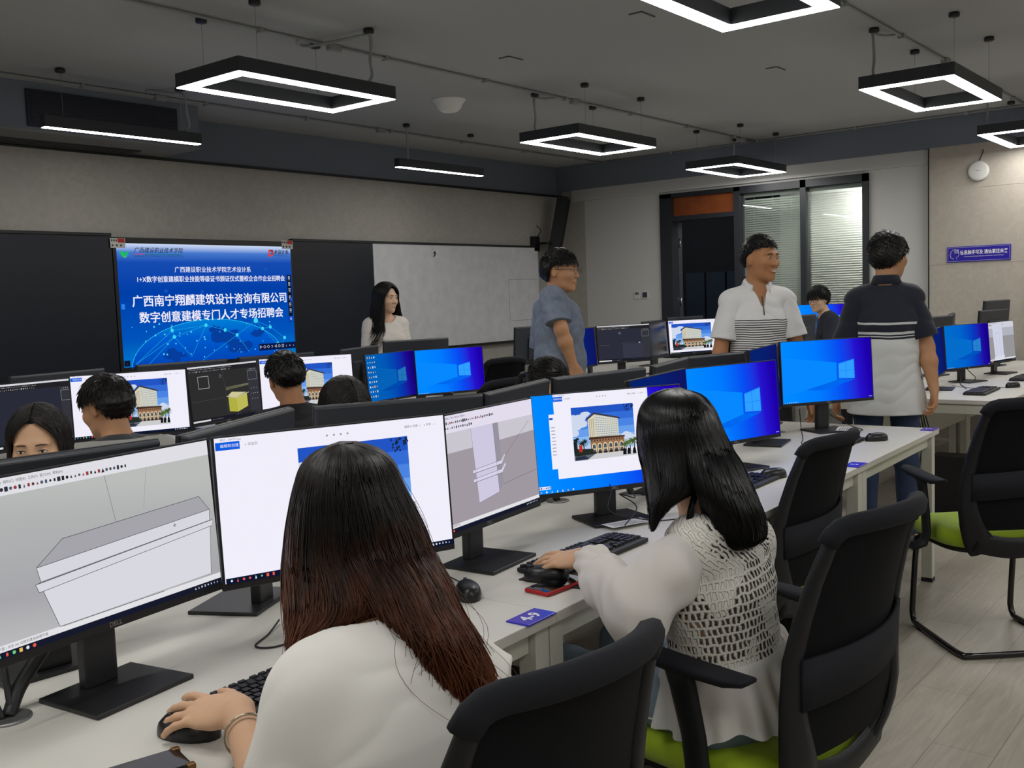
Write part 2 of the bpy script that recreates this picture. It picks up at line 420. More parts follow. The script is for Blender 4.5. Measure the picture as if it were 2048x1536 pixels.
for (y, xa_, xb_, lab) in ((4.55, X0 + .02, X1 - .14, 'thin grey ceiling conduit running past the middle row of lights'),
                     (6.44, X0 + .02, X1 - .14, 'thin grey ceiling conduit running behind the light bars'),
                     (2.03, X0 + .02, X1 - .14, 'thin grey ceiling conduit on the right above the light with the square rim')):
    b = MB(); b.cyl((xa_, y, ZC - .014), (xb_, y, ZC - .012), .0085, n=8)
    x = xa_ + .5
    while x < xb_:
        b.box(x - .012, y - .02, ZC - .028, x + .012, y + .02, ZC); x += .95
    tag(b.build('ceiling_conduit', M_STEEL), lab, 'conduit', 'ceiling conduits')
b = MB(); b.cyl((X1 - .16, Y0 + .02, ZC - .014), (X1 - .16, 6.42, ZC - .012), .0085, n=8)
for i in range(10): b.box(X1 - .18, -3.5 + i, ZC - .028, X1 - .14, -3.476 + i, ZC)
tag(b.build('ceiling_conduit', M_STEEL), 'thin grey conduit along the top of the doorway wall', 'conduit', 'ceiling conduits')
jb = MB()
for x, y in ((4.1, 4.55), (6.55, 4.55), (9.45, 4.55), (4.15, 6.44), (6.3, 6.44), (7.35, 2.03)):
    o = MB().box(-.045, -.022, -.04, .045, .022, 0).build('conduit_joint', M_STEEL, None, .006, 2, (x, y, ZC))
    tag(o, 'small grey conduit joint box at a light feed on the ceiling', 'joint box', 'conduit joint boxes')
d = empty('smoke_detector', (5.82, 5.2, ZC), 0, 'round white dome smoke detector on the grey ceiling', 'smoke detector')
MB().lathe([(.115, 0), (.118, -.012), (.1, -.04), (.085, -.07), (.06, -.09), (.02, -.097)], 32).build('dome', mat('detector_white', (238, 238, 232), .5), d)
MB().lathe([(.126, 0), (.126, -.008), (.1, -.01)], 32).build('base_plate', mat('detector_white', (238, 238, 232), .5), d)
# shallow access marks in the ceiling: little fixing brackets
for (x, y) in ((2.35, 5.35), (4.9, 2.9), (6.75, 2.95), (6.85, 1.3), (5.15, 4.02)):
    o = MB().box(-.07, -.004, -.006, .07, .004, 0).box(-.074, -.004, -.006, -.066, .08, 0).build('ceiling_bracket', mat('bracket_grey', (84, 85, 84), .7), None, 0, 2, (x, y, ZC))
    tag(o, 'thin angled metal bracket mark on the grey ceiling', 'bracket', 'ceiling bracket marks')
# ------------------------------------------------------------------ front boards, screen, wall things
class Canvas:
    """flat lit picture of a screen: u to the right, v downwards, both 0..1; later pieces lie in front of earlier ones"""
    def __init__(s, w, h, m0):
        s.w, s.h, s.k = w, h, 0; s.v = []; s.f = []; s.mi = []; s.mats = []; s.uv = []
        s.poly([(0, 0), (1, 0), (1, 1), (0, 1)], m0)
    def _mi(s, m):
        if not isinstance(m, bpy.types.Material): m = emis(m)
        if m not in s.mats: s.mats.append(m)
        return s.mats.index(m)
    def raw(s, vs, fs, m):
        mi = s._mi(m); o = len(s.v); y = -s.k * 0.00004
        for (u, v) in vs: s.v.append(((u - .5) * s.w, y, (.5 - v) * s.h)); s.uv.append((u, 1 - v))
        s.f += [tuple(i + o for i in reversed(f)) for f in fs]; s.mi += [mi] * len(fs)
    def poly(s, pts, m, step=True):
        if step: s.k += 1
        s.raw(pts, [tuple(range(len(pts)))], m)
    def rect(s, u0, v0, u1, v1, m, step=True): s.poly([(u0, v0), (u1, v0), (u1, v1), (u0, v1)], m, step)
    def frame(s, u0, v0, u1, v1, t, m):
        a = t * s.h / s.w; s.k += 1
        for r in ((u0, v0, u1, v0 + t), (u0, v1 - t, u1, v1), (u0, v0, u0 + a, v1), (u1 - a, v0, u1, v1)): s.rect(*r, m, False)
    def line(s, p, q, t, m, step=True):
        ax, ay = p[0] * s.w, p[1] * s.h; bx, by = q[0] * s.w, q[1] * s.h
        L = math.hypot(bx - ax, by - ay) or 1; nx, ny = -(by - ay) / L * t * s.h / 2, (bx - ax) / L * t * s.h / 2
        s.poly([((ax + nx) / s.w, (ay + ny) / s.h), ((bx + nx) / s.w, (by + ny) / s.h), ((bx - nx) / s.w, (by - ny) / s.h), ((ax - nx) / s.w, (ay - ny) / s.h)], m, step)
    def disc(s, u, v, r, m, n=14, step=True):
        s.poly([(u + r * math.cos(2 * PI * i / n) * s.h / s.w, v + r * math.sin(2 * PI * i / n)) for i in range(n)], m, step)
    def text(s, t, u, v, hgt, m, bold=0.0, align='CENTER', sx=1.0, shear=0.0):
        vs, fs = text2d(t, 0, align, shear); d = bold * hgt * .85
        for dx, dy in (((0, 0),) if not bold else ((-d, -d * .6), (d, -d * .6), (-d, d * .6), (d, d * .6))):
            s.k += .25
            s.raw([(u + (x * hgt * sx + dx) * s.h / s.w, v - y * hgt + dy) for x, y in vs], [tuple(reversed(f)) for f in fs], m)
    def icons(s, u0, u1, v, n, size, cols, rnd):
        s.k += 1
        for i in range(n):
            u = u0 + (u1 - u0) * (i + .5) / n
            k = rnd.random(); c = rnd.choice(cols); hh = size * rnd.uniform(.6, 1); ww = hh * s.h / s.w * rnd.uniform(.5, 1.0)
            if k < .3: s.disc(u, v, hh * .45, c, 8, False)
            elif k < .6: s.poly([(u - ww / 2, v + hh / 2), (u + ww / 2, v + hh / 2), (u, v - hh / 2)], c, False)
            else: s.rect(u - ww / 2, v - hh / 2, u + ww / 2, v + hh / 2, c, False)
    def build(s, name, parent=None, loc=None):
        me = bpy.data.meshes.new(name); me.from_pydata(s.v, [], s.f)
        for m in s.mats: me.materials.append(m)
        me.polygons.foreach_set('material_index', s.mi)
        ul = me.uv_layers.new(name='UVMap'); li = np.zeros(len(me.loops), int); me.loops.foreach_get('vertex_index', li)
        ul.data.foreach_set('uv', np.array(s.uv, np.float32)[li].ravel()); me.update()
        return put(name, me, parent, 0, 2, loc)
def glow_ramp(name, stops, axis=(1, 0), strength=1.0, noise=0.0):
    """screen wallpaper: colours along a direction of the picture"""
    if name in _M: return _M[name]
    m = bpy.data.materials.new(name); m.use_nodes = True; _M[name] = m; nt = m.node_tree; nt.nodes.clear()
    o = nt.nodes.new('ShaderNodeOutputMaterial'); e = nt.nodes.new('ShaderNodeEmission'); r = nt.nodes.new('ShaderNodeValToRGB')
    uv = nt.nodes.new('ShaderNodeUVMap'); d = nt.nodes.new('ShaderNodeVectorMath'); d.operation = 'DOT_PRODUCT'; d.inputs[1].default_value = (axis[0], axis[1], 0)
    nt.links.new(uv.outputs[0], d.inputs[0])
    while len(r.color_ramp.elements) < len(stops): r.color_ramp.elements.new(.5)
    for el, (p, c) in zip(r.color_ramp.elements, stops): el.position = p; el.color = (*lin(c), 1)
    nt.links.new(d.outputs['Value'], r.inputs[0]); nt.links.new(r.outputs[0], e.inputs[0]); e.inputs[1].default_value = strength
    nt.links.new(e.outputs[0], o.inputs[0]); m.cycles.emission_sampling = 'AUTO'
    return m
M_BOARD = mat('black_writing_board', (29, 33, 43), .3, spec=.4)
M_WBOARD = mat('grey_white_board', (222, 223, 225), .38, spec=.4, vary=(9, (208, 209, 212), 8))
YB = Y1 - .06
def board(x0, x1, z0, z1, m, label, name='writing_board'):
    t = empty(name, ((x0 + x1) / 2, YB, (z0 + z1) / 2), 0, label, 'board')
    a, c = (x1 - x0) / 2, (z1 - z0) / 2
    MB().box(-a, 0, -c, a, .05, c).build('panel', m, t)
    f = MB(); f.box(-a, -.012, c, a, .05, c + .022); f.box(-a, -.02, -c - .022, a, .05, -c)
    f.build('frame', M_BLACKTRIM, t, .002, 1)
    return t
board(1.6, 4.045, 1.0, 2.018, M_BOARD, 'left black writing board panel beside the lit blue screen')
board(5.745, 6.705, 1.0, 2.018, M_BOARD, 'black writing board panel between blue screen and whiteboard')
t = board(6.71, 9.30, .985, 2.018, M_WBOARD, 'large grey white writing board under the wall speaker', 'whiteboard')
q = MB()
for (xa_, za, xb_, zb) in ((8.75, 1.66, 9.27, 1.664), (8.78, 1.20, 9.2, 1.204), (8.75, 1.2, 8.753, 1.66)): q.box(xa_ - 8.005, -.001, za - 1.5015, xb_ - 8.005, 0, zb - 1.5015)
q.build('pencil_line', mat('faint_pencil', (128, 128, 130), .8), t)
q = MB().tube([(-.455, -.004, .43), (-.44, -.004, .45), (-.43, -.004, .435), (-.445, -.004, .41), (-.46, -.004, .40)], .006, 6).build('magnet_hook', M_BLACKTRIM, t)
# the big touch screen
t = empty('touch_screen', (4.895, YB, 1.5), 0, 'large lit blue touch screen with Chinese title between the black boards', 'screen')
MB().box(-.845, -.008, -.497, .845, .045, .512).build('housing', M_BLACKTRIM, t, .003)
c = Canvas(1.637, .935, glow_ramp('slide_blue', [(0, (0, 120, 205)), (.22, (0, 84, 188)), (.6, (0, 62, 168)), (.85, (22, 76, 178)), (.93, (70, 120, 205)), (1, (205, 220, 246))], (0, 1)))
rnd = random.Random(3)
def arc(cu, cv, ru, rv, a0, a1, t, m, n=40):
    P = [(cu + ru * math.cos(a0 + (a1 - a0) * i / n), cv - rv * math.sin(a0 + (a1 - a0) * i / n)) for i in range(n + 1)]
    c.k += 1
    for a, b_ in zip(P, P[1:]): c.line(a, b_, t, m, False)
c.poly([(.05, 1)] + [(.48 + .44 * math.cos(PI - PI * i / 30), 1.02 - .38 * math.sin(PI * i / 30)) for i in range(31)][:31] + [(.92, 1)], glow_ramp('globe_blue', [(0, (0, 70, 185)), (.22, (0, 92, 205)), (.36, (0, 128, 214)), (1, (0, 128, 214))], (0, 1)))
def blob(pts, m): c.poly(pts, m)
for (u, v, a, b_) in ((.56, .79, .10, .09), (.64, .90, .09, .07), (.27, .93, .07, .06), (.76, .78, .05, .05), (.50, .73, .05, .04)):
    blob([(u + a * math.cos(2 * PI * i / 15) * rnd.uniform(.45, 1.1), v + b_ * math.sin(2 * PI * i / 15) * rnd.uniform(.45, 1.1)) for i in range(15)], (6, 62, 158))
arc(.48, 1.02, .44, .38, 0.05, PI - .05, .005, (40, 190, 235))
N = [(.26, .72), (.27, .775), (.45, .69), (.56, .74), (.63, .79), (.75, .67), (.79, .745), (.84, .735), (.93, .84), (.06, .98), (.12, 1.0), (.36, .95), (.7, .95), (.9, .93), (.42, .99)]
for i, j in ((0, 1), (0, 2), (1, 2), (2, 3), (3, 4), (4, 5), (5, 6), (6, 7), (5, 7), (7, 8), (9, 0), (10, 1), (1, 11), (4, 12), (4, 14), (6, 13), (8, 13), (2, 11), (9, 1)):
    c.line(N[i], N[j], .0035, (30, 165, 225))
for i, (u, v) in enumerate(N[:9]): c.disc(u, v, .016 if i != 5 else .024, (60, 215, 245))
for _ in range(46): c.disc(rnd.uniform(.05, .97), rnd.uniform(.66, .98), rnd.uniform(.003, .009), (90, 205, 245), 8)
for (u, v) in ((.83, .21), (.44, .40), (.24, .39)): c.disc(u, v, .016, (20, 84, 190))
WT = (236, 238, 252)
c.text('广西建设职业技术学院艺术设计系', .515, .215, .052, WT, .008)
c.text('1+X数字创意建模职业技能等级证书颁证仪式暨校企合作企业招聘会', .52, .295, .0545, WT, .016, sx=.93)
c.text('广西南宁翔麟建筑设计咨询有限公司', .51, .475, .100, WT, .022, sx=.985)
c.text('数字创意建模专门人才专场招聘会', .51, .61, .096, WT, .022, sx=1.02)
c.text('广西建设职业技术学院', .215, .055, .046, (24, 30, 40), .01, sx=.98, shear=.25)
c.rect(.085, .083, .14, .088, (200, 60, 70)); c.rect(.14, .083, .34, .088, (20, 110, 110)); c.text('GUANGXI POLYTECHNIC OF CONSTRUCTION', .215, .102, .022, (30, 60, 90), 0, sx=.98)
c.poly([(.012, .075), (.035, .06), (.04, .085), (.055, .06), (.062, .065), (.04, .115), (.03, .112)], (30, 185, 95)); c.poly([(.02, .095), (.04, .118), (.062, .09), (.04, .112)], (90, 215, 90))
c.text('D', .867, .065, .085, (222, 62, 56), .05, shear=.15); c.text('艺术设计系', .925, .055, .045, (24, 30, 44), .02, sx=.96); c.rect(.885, .084, .975, .087, (30, 50, 90))
c.rect(.965, .26, .992, .695, (14, 20, 40))
for i, v in enumerate((.29, .345, .40, .47, .535, .59)):
    c.frame(.973, v - .016, .984, v + .006, .004, (205, 210, 220)); c.rect(.972, v + .014, .985, v + .019, (150, 155, 165))
c.rect(.968, .645, .989, .69, (20, 90, 215)); c.text('&', .9785, .668, .03, (230, 235, 250))
c.rect(.76, .885, 1.0, .945, (10, 24, 70))
for i in range(10): c.text('▷◇◇⊃◁○□‹▪›'[i], .773 + i * .0235, .915, .032, (225, 230, 240))
c.rect(.0, .945, .03, .992, (14, 22, 44)); c.text('›', .015, .968, .03, (120, 60, 70))
c.rect(.005, .488, .022, .53, (40, 130, 230)); c.rect(.98, .47, .992, .51, (30, 80, 190))
c.build('display', t, (0, -.0085, 0))
for i, (x, z) in enumerate(((4.09, 1.967), (5.68, 1.985))):
    tg = MB().box(-.06, -.002, -.036, .06, 0, .036).build('paper_tag', mat('tag_paper', (214, 212, 206), .7), None, 0, 2, (x, YB - .011, z))
    MB().box(.0, -.003, .004, .055, -.002, .034).build('red_mark', mat('tag_red', (200, 34, 42), .6), tg)
    q = MB()
    for k in range(3): q.box(-.052 + k * .018, -.003, .012, -.042 + k * .018, -.002, .028); q.box(-.05 + k * .034, -.003, -.024, -.036 + k * .034, -.002, -.010)
    q.build('print', mat('tag_ink', (60, 60, 66), .7), tg)
    tag(tg, ('small white paper tag with red mark on the left corner of the blue screen', 'small white paper tag with red mark on the right corner of the blue screen')[i], 'tag', 'inventory tags on the screen')

# column speaker
t = empty('column_speaker', (9.50, 6.93, 2.25), 0, 'tall tilted black column speaker on a wall bracket above the whiteboard', 'speaker')
T = Matrix.Rotation(math.radians(-18), 4, Vector((.0, 1, 0))) @ Matrix.Identity(4)
T = Matrix.Rotation(math.radians(9), 4, 'Y') @ Matrix.Rotation(math.radians(8), 4, 'X') @ RZ(math.radians(28))
b = MB(); b.box(-.085, -.11, -.36, .085, .02, .36, T=T); sp = b.build('cabinet', mat('speaker_black', (20, 21, 25), .55), t, .008)
b = MB(); b.box(-.072, -.116, -.33, .072, -.11, .33, T=T); b.build('grille', mat('speaker_cloth', (14, 15, 18), .85), t)
MB().box(-.26, .11, -.27, -.15, .168, -.10).box(-.215, -.02, -.20, -.185, .12, -.17).box(-.215, -.03, -.20, -.02, 0, -.17).build('bracket', M_BLACKTRIM, t, .003)
MB().tube(smooth_path([(-.2, .12, -.11), (-.18, .07, -.04), (-.22, .10, .02)], 5), .006, 6).build('cable', M_BLACKTRIM, t)
# router and its cable
t = empty('wifi_router', (X1 - .1, 2.42, 2.44), 0, 'round white wireless router with black cable on the concrete pier', 'router')
Ty = Matrix.Rotation(-PI / 2, 4, 'Y')
MB().lathe([(.075, 0), (.088, .006), (.09, .02), (.084, .034), (.07, .038), (.01, .039)], 40, T=Ty).build('body', mat('router_white', (214, 213, 208), .4), t)
MB().box(-.0395, -.02, -.002, -.039, .02, .004).build('badge', mat('badge_grey', (150, 150, 150), .5), t)
MB().tube(smooth_path([(-.01, .0, .085), (-.01, -.02, .13), (-.01, -.03, .155), (-.008, -.035, .19)], 5), .004, 6).build('cable', M_BLACKTRIM, t)
# blue wall sign
t = empty('wall_sign', (X1 - .1, 2.422, 1.705), 0, 'blue wall sign with white Chinese slogan on the concrete pier', 'sign')
MB().box(-.012, -.27, -.07, 0, .27, .07).build('plate', mat('sign_blue', (34, 14, 158), .3), t, .002)
def on_wall(name, txt, y, z, h, bold, parent, m, sx=1.0):       # lettering facing -X
    vs, fs = text2d(txt, bold); b = MB(); b.add([(-.0128, y - a * h * sx, z + b_ * h) for a, b_ in vs], fs); return b.build(name, m, parent)
M_SIGNW = mat('sign_white', (232, 232, 238), .5)
on_wall('lettering', '信息触手可及 通信掌控未来', -.045, .012, .042, .02, t, M_SIGNW, .78)
on_wall('small_lettering', 'Information accessible at your fingertips communication controls the future', -.045, -.022, .0145, .0, t, M_SIGNW, .75)
q = MB()
for (a, b_, c_, d) in ((-.262, -.062, .262, -.0605), (-.262, .0605, .262, .062), (-.262, -.062, -.2605, .062), (.2605, -.062, .262, .062)): q.box(-.0128, a, b_, -.012, c_, d)
q.build('border', M_SIGNW, t)
q = MB()
hp = [(.185, -.045), (.187, -.025), (.172, -.02), (.164, .0), (.170, .03), (.19, .045), (.215, .043), (.235, .025), (.236, .008), (.244, -.006), (.236, -.012), (.236, -.03), (.216, -.032), (.214, -.046)]
q.tube([(-.0125, y, z) for y, z in hp], .0016, 5)
for r in range(4): q.tube([(-.0125, .165 + .002, .012 + r * .010), (-.0125, .205, .012 + r * .010)], .0014, 4)
for r in range(4): q.tube([(-.0125, .17 + r * .011, .008), (-.0125, .17 + r * .011, .044)], .0012, 4)
q.build('head_emblem', M_SIGNW, t)
# switch plates beside the door
for i, (y, lab) in enumerate(((6.09, 'white thermostat plate with small grey display left of the doorway'), (5.985, 'white wall plate with a dark square screen nearest the doorway'))):
    t = MB().box(-.008, -.044, -.044, 0, .044, .044).build('wall_plate', mat('plate_white', (214, 214, 212), .5), None, .003, 2, (X1, y, 1.437))
    if i == 0: MB().box(-.0088, -.026, .004, -.008, .026, .032).build('display', mat('lcd_grey', (96, 98, 98), .3), t)
    else: MB().box(-.0088, -.03, -.03, -.008, .03, .03).build('display', mat('lcd_dark', (48, 54, 66), .25), t)
    tag(t, lab, 'switch')

# ------------------------------------------------------------------ desks
M_DESK = mat('white_desk_laminate', (214, 212, 204), .42, spec=.4, bump=(300, .02, .0005))
M_LEG = mat('white_powder_coat', (206, 206, 194), .45)
def desk_parts(w, d):
    top = MB().box(-w / 2 + .001, 0, .725, w / 2 - .001, d, .75).mesh('tabletop', M_DESK)
    leg = MB().box(-.025, -.025, .018, .025, .025, .725).mesh('leg', M_LEG)
    foot = MB().box(-.026, -.026, 0, .026, .026, .018).mesh('foot', M_BLACKTRIM)
    beam = MB().box(-w / 2 + .055, -.015, .665, w / 2 - .055, .015, .715).mesh('beam', M_LEG)
    side = MB().box(-.015, .055, .665, .015, d - .06, .715).mesh('side_rail', M_LEG)
    modesty = MB().box(-w / 2 + .06, -.008, .36, w / 2 - .06, .008, .715).mesh('modesty_panel', M_LEG)
    return top, leg, foot, beam, side, modesty
DESK_W, DESK_D = 1.098, .83
DP = desk_parts(DESK_W, DESK_D)
def desk(x, y, rz, label):
    t = empty('desk', (x, y, 0), rz, label, 'desk', 'white office desks')
    put('tabletop', DP[0], t, .0025, 2)
    for sx in (-1, 1):
        for yy in (.045, DESK_D - .04):
            l = put('leg', DP[1], t, .002, 1, (sx * (DESK_W / 2 - .028), yy, 0)); put('foot', DP[2], l)
        put('side_rail', DP[4], t, 0, 1, (sx * (DESK_W / 2 - .028), 0, 0))
    put('beam', DP[3], t, 0, 1, (0, .055, 0)); put('modesty_panel', DP[5], t, 0, 1, (0, DESK_D - .05, 0))
    return t
TAU = math.radians(1.93)
def row1(s, d=0.0):            # along the near row from its right end; d = distance from its front edge
    c_, s_ = math.cos(TAU), math.sin(TAU)
    return (5.05 - s * c_ - d * s_, 1.423 - s * s_ + d * c_)
n1 = ['white desk at the near right end of the front row, under the single black mouse', 'white desk with two blue screens behind the empty second chair', 'white desk where the woman in the crochet vest sits', 'white desk where the woman with long brown hair sits', 'white desk at the lower left corner, left of the brown-haired woman']
for i in range(5):
    x, y = row1(DESK_W * (i + .5)); desk(x, y, TAU, n1[i])
n1b = ['white desk back to back with the right end desk of the front row', 'white desk behind the black-haired woman, facing the other way', 'white desk of the bowed person behind the white-screen monitors', 'white desk of the woman peering over the monitors']
for i in range(4):
    x, y = row1(DESK_W * (i + .5), 2 * DESK_D + .006); desk(x, y, TAU + PI, n1b[i])
n2 = ['white desk under the bright blue monitor before the whiteboard', 'white desk of the seated young man in black', 'white desk of the seated young man in a striped shirt', 'white desk at the far left of the second row']
for i in range(4):
    desk(5.45 - DESK_W * (i + .5), 4.02, 0, n2[i]); 
n2b = ['white desk backing the second row at its right end near the whiteboard', 'white desk backing the second row before the standing woman in white', 'white desk backing the second row below the blue touch screen', 'white desk backing the second row below the left black board']
for i in range(4): desk(5.45 - DESK_W * (i + .5), 4.02 + 2 * DESK_D + .006, PI, n2b[i])
n3 = ['white desk on the right behind the man in the navy polo', 'white desk at the right edge under the modelling screen', 'white desk at the far right of the front row by the pier']
for i in range(3): desk(6.335 + DESK_W * (i + .5), 1.415, 0, n3[i])
n3b = ['white desk where the young man with glasses stands', 'white desk backing the right row under the dark monitor backs', 'white desk backing the right row close to the concrete pier']
for i in range(3): desk(6.335 + DESK_W * (i + .5), 1.415 + 2 * DESK_D + .006, PI, n3b[i])
n4 = ['white desk beside the man in the blue shirt', 'white desk behind the man in the striped white polo', 'white desk in front of the glazed screen by the doorway']
for i in range(3): desk(6.2 + DESK_W * (i + .5), 4.02, 0, n4[i])
n4b = ['white desk backing the far row near the wall speaker', 'white desk backing the far row in front of the doorway', 'white desk backing the far row by the doorway wall']
for i in range(3): desk(6.2 + DESK_W * (i + .5), 4.02 + 2 * DESK_D + .006, PI, n4b[i])

t = desk(9.02, 3.55, -PI / 2, 'small white desk with the far blue monitor by the glazed screen'); t.scale.x = .78

# blue number plates at the desk corners
M_PLATE = mat('plate_blue', (40, 24, 190), .22, spec=.6)
def plate(x, y, rz, txt, label):
    t = MB().box(-.053, -.031, 0, .053, .031, .004).build('desk_number_plate', M_PLATE, None, .0012, 2, (x, y, .75), rz)
    vs, fs = text2d(txt, .03)
    MB().add([(a * .042 - .004, b_ * .042, .0044) for a, b_ in vs], fs).build('number', M_SIGNW, t)
    tag(t, label, 'number plate', 'blue desk number plates')
plate(1.695, 1.333, TAU, '4-9', 'blue desk plate reading 4-9 at the joint of the two near desks')
plate(3.878, 1.408, TAU, '5', 'blue desk plate on the edge beside the second empty chair')
plate(4.993, 1.452, TAU, '5', 'blue desk plate at the right end corner of the front row')
plate(6.39, 1.447, 0, '6', 'blue desk plate on the corner of the right-hand desk')
# ------------------------------------------------------------------ monitors
M_MON = mat('monitor_black_plastic', (24, 25, 29), .42, bump=(400, .03, .0005))
M_MONB = mat('monitor_back_plastic', (52, 55, 62), .45)
M_STAND = mat('stand_black_plastic', (31, 32, 35), .4)
MW, MH = .538, .315
def mon_meshes():
    b = MB(); a, h = MW / 2, MH / 2
    b.box(-a, 0, -h, a, .011, h)                                   # slim front shell
    front = b.mesh('housing', M_MON)
    b = MB()
    R = []
    for (y, k) in ((.011, 1.0), (.018, .992), (.026, .97)):
        R.append([(-a * k, y, -h * k), (a * k, y, -h * k), (a * k, y, h * k), (-a * k, y, h * k)])
    b.layers(R, 0, False)
    b.box(-.13, .026, -h * .72, .13, .044, h * .45)
    back = b.mesh('back_cover', M_MONB)
    neck = MB(); neck.box(-.035, .045, -.30, .035, .068, .06); neck = neck.mesh('stand_neck', M_STAND)
    base = MB().prism([(-.108, -.085), (.108, -.085), (.102, .085), (-.102, .085)], 0, .009).mesh('stand_base', M_STAND)
    return front, back, neck, base
ME_MON = mon_meshes()
def _logo():
    b = MB(); vs, fs = text2d('DELL', .015); b.add([(x * .0125, -.0002, y * .0125) for x, y in vs], [tuple(f) for f in fs]); return b.mesh('logo', mat('logo_silver', (150, 152, 156), .35, .6))
ME_LOGO = _logo()
SW, SH = .527, .2965
def monitor(x, y, zc, yaw, tilt, screen, label, base=True, zbase=.75):
    """panel centre x,y,zc; yaw, tilt in degrees; faces -Y at yaw 0; its stand rises from the desk behind it"""
    t = empty('monitor', (x, y, zbase), math.radians(yaw), label, 'monitor', 'black desktop monitors')
    tl = math.radians(-tilt); zz = zc - zbase
    def sub(name, me, bev=0.0, par=t):
        o = put(name, me, par, bev, 2); o.location = (0, 0, zz); o.rotation_euler.x = tl; return o
    h = sub('housing', ME_MON[0], .002); sub('back_cover', ME_MON[1], .004)
    lo = put('logo', ME_LOGO, h, 0, 1, (0, -.0005, -MH / 2 + .0085))
    n = MB(); n.box(-.035, .036, .006, .035, .062, zz + .05); n.build('stand_neck', M_STAND, t, .005)
    put('stand_base', ME_MON[3], t, .002)
    if screen is not None:
        c = screen() if callable(screen) else screen
        o = c.build('display', t) if isinstance(c, Canvas) else put('display', c, t)
        o.location = (0, 0, zz); o.rotation_euler.x = tl
        o.location = Vector((0, 0, zz)) + Matrix.Rotation(tl, 3, 'X') @ Vector((0, -.0005, .0055))
    return t

# --- what the screens show
WHT = (240, 238, 250)
def wall_win(bright=1.0, key='a'):
    k = bright
    f = lambda c: tuple(v * k for v in c)
    return glow_ramp('wallpaper_' + key, [(0, f((0, 140, 255))), (.42, f((0, 122, 255))), (.70, f((10, 70, 240))), (.86, f((38, 18, 205))), (1, f((30, 0, 170)))], (1, .06))  # wallpaper blue, with the panel's viewing-angle shift to purple put into the gradient
def win_logo(c, k=1.0):
    f = lambda r: tuple(v * k for v in r)
    c.poly([(.0, .25), (.60, .38), (.60, .70), (.0, .88)], f((6, 136, 255)))
    c.poly([(.62, .40), (.80, .335), (.80, .66), (.62, .645)], f((28, 140, 255)))
    for p in ([(.625, .41), (.70, .385), (.70, .515), (.625, .515)], [(.708, .382), (.795, .35), (.795, .512), (.708, .515)], [(.625, .525), (.70, .525), (.70, .643), (.625, .635)], [(.708, .525), (.795, .522), (.795, .655), (.708, .645)]): c.poly(p, f((48, 160, 255)))
    c.poly([(.62, .66), (.80, .675), (.45, .82), (.25, .80)], f((0, 104, 240)))
    return c
def taskbar(c, seed=0, dark=(12, 22, 48)):
    r = random.Random(seed); c.rect(0, .962, 1, 1, dark)
    c.icons(.01, .2, .981, 8, .026, [(220, 225, 235), (70, 150, 230), (230, 190, 80), (230, 90, 70), (110, 200, 120)], r)
    c.icons(.86, .985, .981, 8, .018, [(210, 214, 222)], r)
def s_wallpaper(k=1.0, key='a', icons=False):
    def f():
        c = Canvas(SW, SH, wall_win(k, key)); win_logo(c, k)
        if icons:
            r = random.Random(5)
            for i in range(9):
                c.icons(.015, .19, .06 + i * .105, 4, .05, [(190, 205, 220), (225, 225, 210), (210, 170, 110)], r)
        else: c.icons(.01, .17, .985, 7, .016, [(225, 230, 240)], random.Random(2)); c.icons(.95, .99, .975, 3, .016, [(225, 230, 240)], random.Random(4))
        return c
    return f
